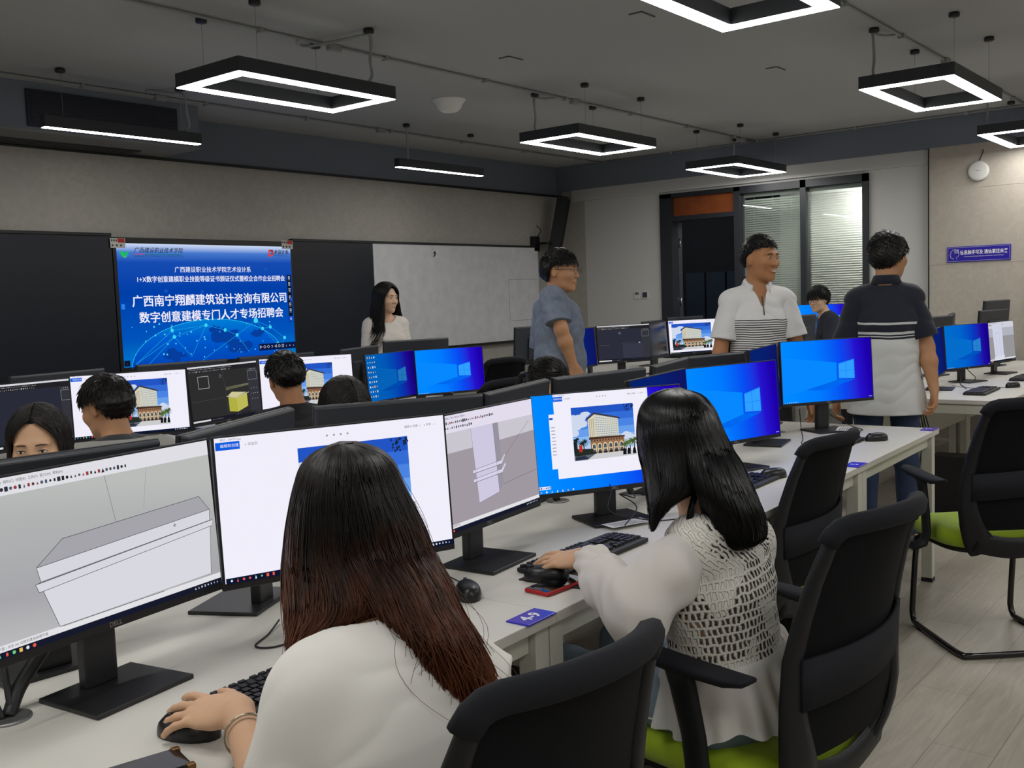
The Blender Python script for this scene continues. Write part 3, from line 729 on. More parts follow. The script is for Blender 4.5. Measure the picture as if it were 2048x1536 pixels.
def picture(c, u0, v0, u1, v1):
    """architect's picture of a pale tower over an arcaded brick base, palms at both sides"""
    P = lambda x, y: (u0 + (u1 - u0) * x, v0 + (v1 - v0) * y)
    R = lambda a, b_, d, e, m, step=True: c.poly([P(a, b_), P(d, b_), P(d, e), P(a, e)], m, step)
    PL = lambda pts, m: c.poly([P(*p) for p in pts], m)
    rnd = random.Random(11)
    sky = [(34, 84, 196), (52, 108, 214), (74, 132, 226), (104, 158, 234), (140, 186, 240), (178, 208, 244)]
    for i, s_ in enumerate(sky): R(0, i * .14, 1, (i + 1) * .14 + .001, s_, i == 0)
    for (x, y, r) in ((.04, .22, .12), (.14, .2, .11), (.22, .14, .08), (.05, .36, .12), (.16, .32, .10), (.02, .48, .1), (.86, .60, .09), (.94, .66, .09), (.80, .66, .06)):
        PL([(max(0, min(1, x + r * math.cos(a * PI / 6) * rnd.uniform(.8, 1.1))), y + r * .72 * math.sin(a * PI / 6) * rnd.uniform(.8, 1.1)) for a in range(12)], (206, 216, 236))
    # tower: left face and broad front
    PL([(.25, .22), (.36, .15), (.36, .60), (.26, .62)], (226, 212, 176)); PL([(.36, .15), (.74, .26), (.74, .60), (.36, .60)], (188, 200, 204))
    c.k += 1
    for i in range(13):
        x = .37 + i * .029; y0 = .17 + (x - .36) * .29
        c.poly([P(x, y0), P(x + .012, y0), P(x + .012, .60), P(x, .60)], (236, 224, 190), False)
    c.k += 1
    for j in range(9): c.poly([P(.36, .21 + j * .045), P(.74, .30 + j * .034), P(.74, .306 + j * .034), P(.36, .218 + j * .045)], (120, 136, 150), False)
    c.k += 1
    for i in range(3):
        for j in range(9): c.poly([P(.27 + i * .03, .26 + j * .038 - i * .012), P(.285 + i * .03, .255 + j * .038 - i * .012), P(.285 + i * .03, .28 + j * .038 - i * .012), P(.27 + i * .03, .285 + j * .038 - i * .012)], (128, 142, 152), False)
    PL([(.23, .23), (.36, .12), (.77, .25), (.77, .28), (.36, .155), (.24, .26)], (60, 58, 60))
    # base with arches
    R(.27, .60, .82, .90, (150, 112, 82)); PL([(.25, .60), (.27, .58), (.83, .60), (.83, .63), (.25, .63)], (70, 48, 38))
    c.k += 1
    for i in range(12): c.poly([P(.28 + i * .045, .64), P(.305 + i * .045, .64), P(.305 + i * .045, .67), P(.28 + i * .045, .67)], (90, 60, 48), False)
    for i in range(6):
        x = .29 + i * .088
        PL([(x, .90), (x, .76)] + [(x + .036 + .036 * math.cos(PI - PI * k / 8), .76 - .06 * math.sin(PI * k / 8)) for k in range(9)] + [(x + .072, .90)], (232, 212, 172))
        PL([(x + .012, .90), (x + .012, .77)] + [(x + .036 + .024 * math.cos(PI - PI * k / 8), .765 - .045 * math.sin(PI * k / 8)) for k in range(9)] + [(x + .06, .90)], (74, 84, 98))
        R(x + .012, .80, x + .06, .825, (200, 178, 140)); R(x + .004, .86, x + .068, .91, (50, 42, 38))
    R(0, .90, 1, 1, (204, 204, 206)); PL([(0, .90), (.34, .90), (.20, 1), (0, 1)], (92, 98, 112)); PL([(.02, .93), (.16, .92), (.24, .98), (.02, .99)], (40, 48, 66))
    def palm(x, y, r, g):
        R(x - .008, y, x + .008, .92, (60, 52, 40))
        for k in range(13):
            a = k * 2 * PI / 13 + .2
            PL([(x, y - .012), (x + r * .6 * math.cos(a) - .01, y + r * .5 * math.sin(a)), (x + r * math.cos(a), y + r * .9 * math.sin(a) + r * .3), (x + r * .6 * math.cos(a) + .012, y + r * .55 * math.sin(a) + .012), (x, y + .012)], g)
    R(0, .64, .05, .9, (28, 36, 34)); palm(.16, .66, .10, (30, 44, 36)); palm(.05, .60, .06, (24, 34, 30))
    PL([(.04, .78), (.30, .80), (.30, .90), (.02, .92)], (36, 44, 40)); R(.08, .72, .13, .84, (196, 44, 36))
    palm(.90, .72, .10, (96, 122, 52)); palm(.83, .76, .07, (72, 98, 44)); palm(.97, .70, .09, (66, 88, 46))
    for x in (.80, .87, .96): PL([(x - .03, .97), (x - .022, .87), (x, .84), (x + .022, .87), (x + .03, .97)], (16, 20, 26))
    for _ in range(26):
        x, y = 1 - abs(rnd.gauss(0, .16)), abs(rnd.gauss(0, .05)); x = max(.6, x)
        PL([(x, y), (min(1, x + .02), y + .012), (x + .004, y + .034)], (22, 34, 30))
def chrome(c, u0, v0, u1, v1, r):
    w, h = u1 - u0, v1 - v0
    c.rect(u0, v0 + .03 * h, u0 + .095 * w, v0 + .085 * h, (14, 92, 220)); c.text('编辑和创建', u0 + .055 * w, v0 + .058 * h, .026 * h, (225, 232, 250)); c.text('+ 添加到', u0 + .14 * w, v0 + .06 * h, .024 * h, (120, 120, 130))
    c.text('照片 - 004772.jpg', u0 + .06 * w, v0 + .016 * h, .02 * h, (120, 118, 128))
    for i in range(4): c.disc(u0 + (.455 + i * .03) * w, v0 + .06 * h, .008 * h, (150, 150, 160), 8)
    c.text('编辑 & 创建  ∨   ↗ 共享   ▭', u0 + .88 * w, v0 + .06 * h, .022 * h, (110, 110, 120))
def s_viewer(pic, bg=WHT, seed=0):
    def f():
        c = Canvas(SW, SH, emis(bg, 1, True)); picture(c, *pic); chrome(c, 0, 0, 1, 1, None); taskbar(c, seed); return c
    return f
def s_viewer_window():
    c = Canvas(SW, SH, wall_win(1.0, 'a'))
    c.rect(.105, .20, .16, .76, WHT); c.rect(.107, .235, .13, .255, (14, 72, 190))
    for i in range(9): c.rect(.115, .33 + i * .035, .14, .338 + i * .035, (150, 150, 160), False)
    c.rect(.14, .0, .772, .865, emis(WHT, 1)); chrome(c, .14, 0, .772, .865, None); picture(c, .25, .15, .665, .70)
    c.rect(0, .925, .08, .955, WHT); c.icons(.003, .08, .94, 7, .02, [(40, 90, 180)], random.Random(3))
    c.icons(.0, .24, .981, 7, .026, [(225, 228, 240), (230, 160, 60), (70, 140, 230)], random.Random(8)); return c
def s_modeller(kind):
    def f():
        bg = {'box': glow_ramp('modeller_grey', [(0, (192, 192, 194)), (.35, (166, 166, 170)), (.8, (176, 178, 178)), (1, (186, 188, 186))], (.25, 1)), 'tower': emis((166, 158, 166), 1, True), 'panel': emis((150, 150, 152), 1, True)}[kind]
        c = Canvas(SW, SH, bg); r = random.Random(6); top = {'box': (222, 222, 228), 'tower': (226, 220, 236), 'panel': (206, 208, 220)}[kind]
        lo = .10 if kind == 'box' else .15
        c.rect(0, 0, 1, lo, top); c.rect(0, .925, 1, .962, (226, 226, 230))
        c.text('文件(F)  编辑(E)  视图(V)  相机(C)  绘图(R)  工具(T)  窗口(W)  帮助(H)', .02, .026, .02, (60, 60, 66), 0, 'LEFT')
        c.icons(.02, .62, .066, 38, .028, [(46, 48, 56), (70, 60, 60), (80, 90, 110), (40, 40, 44), (150, 60, 60)], r)
        c.text('选择绘图平面 | 点击 Alt 切换到其他绘图平面', .02, .944, .02, (70, 70, 76), 0, 'LEFT'); taskbar(c, 12, (22, 26, 44))
        if kind == 'box':
            c.line((.52, .10), (.555, .50), .0022, (60, 70, 90)); c.line((.70, .10), (.67, .36), .0018, (130, 130, 134))
            F = (214, 214, 222)
            c.poly([(.225, .55), (.33, .42), (.93, .37), (.975, .475)], (164, 164, 170)); c.poly([(.225, .55), (.975, .475), (.97, .555), (.235, .635)], F)
            c.poly([(.215, .645), (.985, .55), (.98, .59), (.225, .695)], F); c.poly([(.235, .635), (.97, .548), (.985, .55), (.215, .645)], (120, 120, 128))
            c.poly([(.24, .695), (.97, .59), (.95, .91), (.285, .925)], (216, 216, 224)); c.poly([(.285, .925), (.95, .912), (.72, .925), (.30, .932)], (176, 176, 180))
            for p, q in (((.225, .55), (.33, .42)), ((.33, .42), (.93, .37)), ((.93, .37), (.975, .475)), ((.225, .55), (.975, .475)), ((.225, .55), (.235, .635)), ((.975, .475), (.97, .555)), ((.215, .645), (.985, .55)), ((.225, .695), (.98, .59)), ((.215, .645), (.225, .695)), ((.24, .695), (.285, .925)), ((.97, .59), (.95, .91)), ((.285, .925), (.72, .925))): c.line(p, q, .003, (40, 40, 48))
            c.text('✥', .80, .52, .03, (40, 40, 48))
        elif kind == 'tower':
            c.rect(0, .15, 1, .32, (202, 198, 208)); c.poly([(0, .34), (1, .30), (1, .93), (0, .93)], (160, 152, 160))
            c.icons(.02, .42, .11, 22, .026, [(46, 48, 56), (70, 60, 60), (80, 90, 110)], r)
            c.poly([(.40, .15), (.60, .15), (.61, .78), (.42, .82)], (206, 200, 224)); c.poly([(.60, .15), (.65, .15), (.655, .72), (.61, .78)], (150, 146, 158))
            for v in (.52, .60): c.poly([(.39, v), (.65, v - .02), (.69, v - .07), (.69, v - .05), (.65, v + .015), (.39, v + .03)], (216, 210, 232)); c.line((.39, v + .03), (.65, v + .015), .004, (70, 66, 80)); c.line((.39, v), (.65, v - .02), .003, (70, 66, 80))
            for p, q in (((.40, .15), (.42, .82)), ((.61, .78), (.60, .15)), ((.42, .82), (.61, .78)), ((.655, .72), (1, .68)), ((.66, .5), (.95, .2))): c.line(p, q, .003, (90, 86, 98))
        else:
            c.rect(0, .15, 1, .36, (176, 178, 190)); c.poly([(.22, .06), (.58, .03), (.58, .84), (.26, .88)], (206, 210, 228)); c.poly([(.24, .88), (.60, .84), (.60, .92), (.24, .95)], (216, 218, 234))
            for p, q in (((.22, .06), (.26, .88)), ((.58, .03), (.58, .84)), ((.33, .28), (.46, .27)), ((.46, .27), (.47, .82)), ((.33, .28), (.35, .84))): c.line(p, q, .004, (110, 114, 130))
        return c
    return f
def s_dark(kind):
    def f():
        bg = {'yellow': (46, 45, 46), 'grid': (42, 43, 56), 'far': (44, 45, 58)}[kind]
        c = Canvas(SW, SH, emis(bg, 1, True)); r = random.Random(9)
        c.rect(0, 0, 1, .028, (216, 216, 222)); c.rect(0, .028, 1, .11, (34, 34, 38))
        c.icons(.01, .62, .052, 40, .02, [(170, 170, 170), (130, 130, 130)], r); c.icons(.01, .6, .09, 30, .026, [(190, 190, 190), (120, 120, 124)], r)
        c.rect(.84, .12, 1, .92, (52, 53, 60)); c.frame(.845, .17, .985, .34, .005, (150, 150, 156)); c.icons(.85, .97, .14, 6, .02, [(170, 170, 174)], r)
        c.rect(0, .93, 1, 1, (26, 27, 36)); c.rect(.0, .955, .24, .985, (214, 214, 214)); c.icons(.26, .42, .97, 7, .018, [(190, 190, 196)], r); c.icons(.6, .98, .945, 14, .012, [(150, 150, 150)], r)
        if kind == 'yellow':
            c.frame(.12, .18, .27, .40, .008, (190, 190, 190)); c.disc(.44, .21, .03, (130, 130, 134)); c.disc(.44, .21, .022, bg)
            c.line((.48, .12), (.50, .9), .003, (90, 90, 92)); c.line((.02, .62), (.48, .6), .003, (90, 90, 92))
            for i in range(3): c.line((.50, .43 + i * .022), (.84, .40 + i * .012), .006, (150, 146, 110))
            c.poly([(.52, .58), (.58, .52), (.80, .56), (.62, .63)], (206, 200, 150)); c.poly([(.52, .60), (.64, .64), (.64, .90), (.52, .87)], (176, 176, 66)); c.poly([(.64, .63), (.80, .57), (.80, .82), (.64, .90)], (188, 186, 88)); c.poly([(.50, .58), (.63, .625), (.83, .56), (.83, .575), (.63, .645), (.50, .6)], (190, 186, 160))
            c.icons(.86, .98, .5, 3, .02, [(180, 180, 180)], r); c.icons(.86, .98, .6, 4, .02, [(180, 180, 180)], r); c.icons(.86, .98, .7, 3, .02, [(180, 180, 180)], r)
        else:
            c.line((.20 if kind == 'grid' else .48, .5), (.20 if kind == 'grid' else .48, .92), .003, (100, 102, 120)); c.line((.45, .51), (.80, .49), .003, (90, 92, 108))
            c.disc(.42 if kind == 'far' else .12, .22, .03, (150, 150, 160)); c.disc(.42 if kind == 'far' else .12, .22, .02, bg); c.disc(.79, .52, .028, (180, 182, 190)); c.rect(.46, .52, .84, .92, (54, 55, 70)); c.line((.04, .54), (.2, .53), .003, (140, 140, 146))
        return c
    return f
def s_off():
    return Canvas(SW, SH, mat('dark_panel_glass', (10, 11, 16), .18))
def s_deep(): return Canvas(SW, SH, glow_ramp('wallpaper_deep', [(0, (6, 34, 108)), (.5, (8, 30, 110)), (1, (14, 20, 96))], (1, 0)))

MON = [
 (.942, 1.726, 1.029, 9.1, 3.7, s_modeller('box'), 'nearest monitor, left of the brown-haired woman, showing a grey box model'),
 (1.439, 1.645, 1.035, -18.9, 4.3, s_viewer((.33, .13, .82, .88), WHT, 1), 'big white-screen monitor in front of the brown-haired woman'),
 (2.007, 1.718, 1.008, 6.9, 3.5, s_modeller('tower'), 'monitor with a purple-grey modelling screen showing a tall post'),
 (2.605, 1.711, 1.001, -27.4, 5.8, s_viewer_window, 'monitor with blue desktop and hotel picture before the black-haired woman'),
 (3.08, 1.80, 1.010, 9.0, 4, s_deep, 'dark blue monitor hidden behind the hotel picture monitor'),
 (3.596, 1.784, 1.007, -15.3, 3.9, s_wallpaper(), 'bright blue monitor just beyond the black-haired woman'),
 (4.26, 1.95, 1.035, 12.0, 4, s_deep, 'dark blue monitor turned sideways left of the front row end monitor'),
 (4.769, 1.864, 1.041, -31.1, 3.3, s_wallpaper(), 'bright blue monitor at the right end of the front row'),
 (2.222, 4.70, 0.985, 6.5, 5, s_dark('grid'), 'dark-screen monitor at the left edge behind the peering woman'),
 (2.61, 4.459, 1.005, -20.6, 5.3, s_viewer((.44, .12, .83, .88), WHT, 3), 'white-screen monitor in front of the striped-shirt man'),
 (3.259, 4.613, .998, 11.9, 4.5, s_dark('yellow'), 'dark-screen monitor showing a yellow block model'),
 (3.686, 4.445, 1.010, -24.3, 5, s_viewer((.38, .13, .78, .90), WHT, 4), 'white-screen monitor with hotel picture beside the man in black'),
 (4.636, 4.738, .970, 9.4, 4.8, s_wallpaper(.72, 'dim', True), 'dim blue monitor with desktop icons in the second row'),
 (5.124, 4.665, .968, -18.8, 4.9, s_wallpaper(), 'bright blue monitor at the right end of the second row'),
 (6.56, 4.56, 1.035, 10, 5, s_deep, 'dark blue monitor right beside the blue-shirt man'),
 (7.084, 4.492, 1.044, -22.3, 4.8, s_dark('far'), 'dark modelling monitor right of the man in the blue shirt'),
 (7.65, 4.51, 1.04, 10, 5, s_off, 'unlit monitor turned sideways next to the far hotel picture'),
 (8.16, 4.44, 1.045, -24, 5, s_viewer((.06, .10, .90, .90), WHT, 6), 'far monitor showing the hotel picture, left of the striped polo man'),
 (9.25, 3.66, 1.135, -66, 5, s_wallpaper(), 'far bright blue monitor behind the young man with glasses'),
 (6.93, 1.95, 1.0, 10, 5, s_deep, 'dark blue monitor turned sideways on the right-hand desk'),
 (7.513, 1.926, 1.0, -17.7, 4.5, s_wallpaper(.80, 'mid'), 'blue monitor on the desk right of the navy polo man'),
 (8.25, 1.88, .988, -8, 4.8, s_modeller('panel'), 'monitor at the right edge with a pale panel model'),
]
for a in MON: monitor(*a)
# the monitors of the people opposite show their backs
BACK = [
 (.93, 1.985, 1.02, -4, 'monitor back in front of the peering woman, above the box model screen'),
 (1.42, 1.99, 1.033, 26, 'slanted monitor back left of the gap with the man in black'),
 (2.16, 2.185, 1.0, -27, 'monitor back hiding the bowed dark-haired person'),
 (2.65, 2.135, 1.0, 15, 'monitor back behind the purple-grey modelling screen'),
 (3.21, 2.165, 1.0, -7, 'monitor back in front of the person with bare forehead'),
 (3.80, 2.205, 1.0, 14, 'monitor back above the bright blue monitor of the front row'),
 (4.34, 2.21, 1.0, -14, 'monitor back below the man in the striped polo'),
 (4.83, 2.24, 1.0, 10, 'monitor back hidden behind the right end blue monitor'),
 (3.95, 5.06, 1.0, -6, 'monitor back just below the blue touch screen'),
 (4.60, 5.03, 1.005, 20, 'monitor back at the chest of the woman in white, left piece'),
 (5.12, 4.99, 1.03, -14, 'monitor back at the chest of the woman in white, right piece'),
 (3.30, 5.08, 1.0, -10, 'monitor back above the white screen of the striped-shirt man'),
 (2.55, 5.05, 1.0, 8, 'monitor back above the dark screen at the left edge'),
 (6.62, 5.05, 1.06, -8, 'monitor back left of the man in the blue shirt'),
 (7.35, 5.08, 1.01, 12, 'monitor back above the far dark modelling screen'),
 (8.45, 5.06, 1.03, 10, 'monitor back behind the far hotel picture screen'),
 (9.0, 5.0, 1.05, -12, 'monitor back just before the open doorway'),
 (6.935, 2.945, 1.10, -4, 'monitor back in front of the young man with glasses'),
 (7.95, 2.29, 1.045, -10, 'monitor back between the navy polo man and the pier, leftmost there'),
 (8.45, 2.31, 1.05, 12, 'monitor back above the right-hand blue monitor'),
 (8.98, 2.12, 1.06, -10, 'monitor back over the pale panel model screen'),
 (9.42, 2.2, 1.13, -8, 'raised dark monitor back standing highest before the concrete pier'),
]
for (x, y, z, yw, lab) in BACK: monitor(x, y, z, 180 + yw, 4, None, lab)
# ------------------------------------------------------------------ keyboards, mice, cables, phones, grommets
M_KEY = mat('key_black', (24, 25, 28), .45); M_KBODY = mat('keyboard_body', (19, 20, 23), .5)
def kb_meshes():
    body = MB().prism([(-.221, -.066), (.221, -.066), (.221, .066), (-.221, .066)], 0.002, .014).box(-.2, .03, 0, .2, .06, .018).mesh('body', M_KBODY)
    keys = MB(); p = .0187
    def key(x, y, w, d):
        a, z0, z1 = .0012, .013, .0205
        keys.layers([[(x + a, y + a, z0), (x + w - a, y + a, z0), (x + w - a, y + d - a, z0), (x + a, y + d - a, z0)],
                     [(x + .0026, y + .0022, z1), (x + w - .0026, y + .0022, z1), (x + w - .0026, y + d - .0032, z1), (x + .0026, y + d - .0032, z1)]], 0, False)
    rows = [[1] * 13 + [2], [1.5] + [1] * 12 + [1.5], [1.75] + [1] * 11 + [2.25], [2.25] + [1] * 10 + [2.75], [1.25] * 3 + [6.25] + [1.25] * 4]
    y = .026
    for r in rows:
        x = -.216
        for w in r: key(x, y, w * p, p); x += w * p
        y -= p
    x = -.216
    for i in range(13):
        key(x, .048, p * .95, p * .8); x += p * (1.09 if i not in (0, 4, 8) else 1.45)
    for j in range(5):
        for i in range(3):
            if j in (2,) or (j == 3 and i != 1): continue
            key(.077 + i * p * .97, .026 - j * p, p * .95, p)
        for i in range(4): key(.139 + i * p * .97, .026 - j * p, p * .95, p)
    return body, keys.mesh('keys', M_KEY)
KB = kb_meshes()
def keyboard(x, y, rz, label):
    t = empty('keyboard', (x, y, .75), math.radians(rz), label, 'keyboard', 'black keyboards')
    put('body', KB[0], t, .003, 2); put('keys', KB[1], t); return t
def mouse_mesh():
    R = []; n = 20
    for (z, k, s_) in ((0, .94, 1), (.006, 1.0, 1), (.014, .99, .98), (.022, .93, .93), (.029, .80, .82), (.034, .58, .62), (.036, .28, .3)):
        R.append([(.031 * k * math.cos(a) * (1 - .12 * math.sin(a)), .057 * s_ * math.sin(a) - .006 * (1 - s_), z) for a in [2 * PI * i / n for i in range(n)]])
    m = MB().layers(R).mesh('body', mat('mouse_black', (22, 23, 26), .35))
    w = MB().cyl((-.004, .034, .028), (.004, .034, .028), .0085, n=14).mesh('scroll_wheel', M_KEY)
    g = MB().box(-.0007, .012, .0335, .0007, .05, .0345).mesh('button_gap', M_BLACKTRIM)
    return m, w
MO = mouse_mesh()
M_CORD = mat('black_cord', (20, 21, 23), .5)
def mouse(x, y, rz, label, z=.75, cord=None):
    t = empty('mouse', (x, y, z), math.radians(rz), label, 'mouse', 'black computer mice')
    put('body', MO[0], t); put('scroll_wheel', MO[1], t)
    if cord:
        r = math.radians(-rz); c_, s_ = math.cos(r), math.sin(r)
        p = [(0, .054, .008), (0, .075, .004)] + [((cx - x) * c_ - (cy - y) * s_, (cx - x) * s_ + (cy - y) * c_, .003) for cx, cy in cord]
        MB().tube(smooth_path(p, 6), .0016, 6).build('cord', M_CORD, t)
    return t
M_PAD = mat('mouse_pad_black', (26, 27, 29), .8)
def pad(x, y, rz, label):
    o = MB().box(-.11, -.09, 0, .11, .09, .003).build('mouse_pad', M_PAD, None, .001, 1, (x, y, .75), math.radians(rz)); tag(o, label, 'mouse pad')
def cable(pts, r, label, m=None, group='loose cables on the desks'):
    o = MB().tube(smooth_path(pts, 7), r, 7).build('cable', m or M_CORD); return tag(o, label, 'cable', group)
keyboard(1.195, 1.475, 3, 'black keyboard under the brown-haired woman, behind her hand')
keyboard(2.185, 1.525, 1, 'black keyboard beside the hand of the black-haired woman')
keyboard(3.25, 1.60, 2, 'black keyboard just behind the black-haired woman, left of a mouse')
keyboard(4.32, 1.66, 2, 'black keyboard behind the empty chair at the front row end')
keyboard(6.83, 1.665, 2, 'black keyboard on the right-hand desk by the navy polo man')
keyboard(7.86, 1.63, 2, 'black keyboard at the right edge of the photograph')
mouse(.905, 1.440, 25, 'black mouse under the hand of the brown-haired woman')
mouse(1.95, 1.482, 38, 'black mouse under the hand of the black-haired woman', .753)
mouse(1.742, 1.56, -40, 'black mouse just right of the long brown hair', .75, [(1.82, 1.66), (1.86, 1.8), (1.8, 1.92)])
mouse(3.487, 1.575, 60, 'black mouse behind the shoulder of the black-haired woman', .75, [(3.42, 1.63), (3.40, 1.72), (3.45, 1.82)])
mouse(4.545, 1.553, 55, 'black mouse alone on the white desk at the front row end', .75, [(4.43, 1.60), (4.40, 1.68), (4.47, 1.74), (4.55, 1.8)])
mouse(7.19, 1.565, 60, 'black mouse on the right-hand desk', .75, [(7.08, 1.68), (7.05, 1.8), (7.2, 1.95)])
pad(2.03, 1.462, 5, 'thin black mouse pad under the hand of the black-haired woman')
# cables around the stands
cable([(1.36, 1.78, .76), (1.30, 1.74, .753), (1.235, 1.70, .753), (1.26, 1.66, .753), (1.36, 1.655, .753), (1.42, 1.6, .753)], .002, 'thin black cable looping on the desk left of the brown hair')
cable([(2.62, 1.80, .90), (2.58, 1.70, .86), (2.52, 1.67, .80), (2.56, 1.60, .775), (2.66, 1.56, .753), (2.78, 1.5, .753)], .002, 'thin black cables hanging around the stand of the hotel picture monitor')
cable([(2.66, 1.80, .88), (2.74, 1.76, .84), (2.72, 1.70, .80), (2.66, 1.72, .82), (2.6, 1.62, .80), (2.5, 1.60, .765)], .002, 'tangled black lead beside the stand of the hotel picture monitor')
cable([(4.78, 1.90, .86), (4.86, 1.86, .80), (4.92, 1.80, .757), (4.84, 1.72, .753), (4.70, 1.74, .753), (4.6, 1.70, .753)], .002, 'thin black lead at the stand of the right end monitor')
cable([(4.70, 1.98, .86), (4.62, 1.94, .78), (4.45, 1.86, .753), (4.30, 1.80, .753), (4.28, 1.72, .753), (4.4, 1.68, .753)], .002, 'thin black cable curling on the desk left of the right end stand')
cable([(3.58, 1.84, .86), (3.50, 1.80, .76), (3.40, 1.77, .753), (3.35, 1.70, .753), (3.45, 1.68, .753), (3.52, 1.70, .753), (3.42, 1.64, .753)], .002, 'thin black cable beside the hair of the black-haired woman')
cable([(7.5, 2.0, .9), (7.42, 1.95, .8), (7.3, 1.92, .756), (7.15, 1.86, .753), (7.05, 1.82, .753), (6.98, 1.80, .754)], .003, 'black cable behind the stand of the right-hand blue monitor')
cable([(7.62, 2.0, .9), (7.66, 1.96, .82), (7.62, 1.9, .77), (7.56, 1.92, .753)], .003, 'short black cable hanging behind the right-hand blue monitor')
M_RINGS = mat('grommet_steel', (150, 152, 152), .35, .8)
def grommet(x, y, label):
    t = empty('cable_grommet', (x, y, .75), 0, label, 'grommet', 'round desk grommets')
    MB().lathe([(.028, 0), (.04, 0), (.04, .003), (.034, .0045), (.028, .003)], 28).build('ring', M_RINGS, t)
    MB().lathe([(.0, .0005), (.0285, .001)], 28).build('cap', M_MON, t)
    b = MB()
    for k in (-.008, .008): b.tube(smooth_path([(k, 0, 0), (k * 2, .03, .05), (k * 4, .08, .12), (k * 4, .10, .2)], 5), .006, 8)
    b.build('leads', M_CORD, t)
grommet(.762, 1.771, 'round steel desk grommet at the left edge with thick black cable')
grommet(2.75, 2.03, 'round desk grommet left of the hotel picture stand')
grommet(2.975, 1.87, 'round desk grommet right of the hotel picture stand')
grommet(4.62, 2.06, 'round desk grommet left of the right end monitor stand')
cable([(.765, 1.775, .75), (.80, 1.80, .79), (.86, 1.80, .86), (.90, 1.79, .93)], .013, 'thick black cable bundle rising from the left steel grommet')
# phones
t = empty('smartphone', (1.915, 1.425, .75), math.radians(-3), 'smartphone in a red case lying beside the hand of the black-haired woman', 'phone')
MB().box(-.079, -.038, 0, .079, .038, .011).build('case', mat('red_phone_case', (176, 26, 34), .4), t, .006, 3)
MB().box(-.075, -.034, .0108, .075, .034, .0114).build('display', mat('phone_glass', (8, 8, 10), .06), t)
MB().box(.079, -.008, .003, .0797, .008, .008).box(.079, .014, .0045, .0797, .016, .0065).box(.079, .02, .0045, .0797, .022, .0065).build('port', M_BLACKTRIM, t)
t = empty('smartphone', (.768, 1.382, .75), math.radians(-14), 'dark smartphone with bronze corners at the bottom left edge', 'phone')
MB().box(-.082, -.039, 0, .082, .039, .010).build('case', mat('clear_black_case', (14, 14, 16), .25), t, .004, 3)
MB().box(-.078, -.035, .0098, .078, .035, .0104).build('display', mat('phone_glass', (8, 8, 10), .06), t)
for sx in (-1, 1):
    for sy in (-1, 1): MB().box(sx * .078 - .007, sy * .035 - .007, .001, sx * .078 + .007, sy * .035 + .007, .0112).build('corner_guard', mat('bronze_bumper', (120, 88, 48), .35, .7), t, .003)
# papers under the stands
M_PAPER = mat('white_paper', (222, 222, 220), .7)
for (x, y, rz, lab) in ((2.55, 1.625, -20, 'white printed slip lying on the stand of the hotel picture monitor'), (4.80, 1.80, 15, 'white slip of paper at the foot of the right end monitor')):
    o = MB().box(-.075, -.03, 0, .075, .03, .0008).build('paper_slip', M_PAPER, None, 0, 1, (x, y, .7595), math.radians(rz))
    q = MB()
    for k in range(4): q.box(-.06, -.02 + k * .011, .0009, .05 - .02 * (k % 2), -.017 + k * .011, .001)
    q.build('print', mat('tag_ink', (60, 60, 66), .7), o); tag(o, lab, 'paper')
# computer towers and their cables under the desks
M_TOWER = mat('tower_black', (17, 18, 21), .5)
def tower(x, y, label):
    t = empty('computer_tower', (x, y, 0), TAU, label, 'computer', 'black computers under the desks')
    MB().box(-.085, -.18, .01, .085, .18, .37).build('case', M_TOWER, t, .004)
    MB().box(-.07, -.184, .24, .07, -.18, .345).build('front_panel', M_BLACKTRIM, t); MB().box(-.03, -.1865, .29, .03, -.184, .32).build('sticker', mat('sticker_grey', (70, 72, 76), .5), t)
    b = MB()
    for k in range(4): b.tube(smooth_path([(-.05 + k * .03, .18, .1 + .05 * k), (-.10 + k * .05, .24, .2), (-.12 + .07 * k, .22, .45), (-.06 + k * .04, .26, .66)], 5), .004, 6)
    b.build('leads', M_CORD, t)
tower(2.16, 1.70, 'black computer tower under the desk of the black-haired woman'); tower(4.22, 1.74, 'black computer tower under the desk right of the empty second chair'); tower(1.2, 1.66, 'black computer tower under the desk of the brown-haired woman'); tower(6.62, 1.72, 'black computer tower under the right-hand desk'); tower(3.74, 1.70, 'black computer tower behind the empty second chair')
# ------------------------------------------------------------------ chairs: black mesh back, green seat, sled base
M_CHFRAME = mat('chair_black_plastic', (19, 20, 24), .5, spec=.35)
M_CHMESH = mat('chair_mesh_fabric', (14, 15, 18), .9, spec=.2, bump=(900, .35, .001))
M_CHRIM = mat('chair_rim_fabric', (29, 31, 37), .8, spec=.25, bump=(700, .3, .001))
M_GREEN = mat('lime_seat_fabric', (150, 178, 14), .8, bump=(500, .2, .001), sheen=.2)
M_TUBE = mat('black_lacquered_tube', (14, 14, 16), .18, spec=.7)
def ip(x, xs, ys):
    return float(np.interp(x, xs, ys))
BZ = [.40, .46, .52, .60, .70, .82, .92, .985, 1.0]
BWD = [.140, .172, .200, .220, .215, .200, .184, .168, .155]
BYY = [-.205, -.222, -.245, -.262, -.272, -.296, -.325, -.352, -.360]
def bsurf(u, z, off=0.0):
    w = ip(z, BZ, BWD); return (u * w, ip(z, BZ, BYY) + .055 * u * u * min(1, max(.25, (z - .4) / .3)) + off, z)
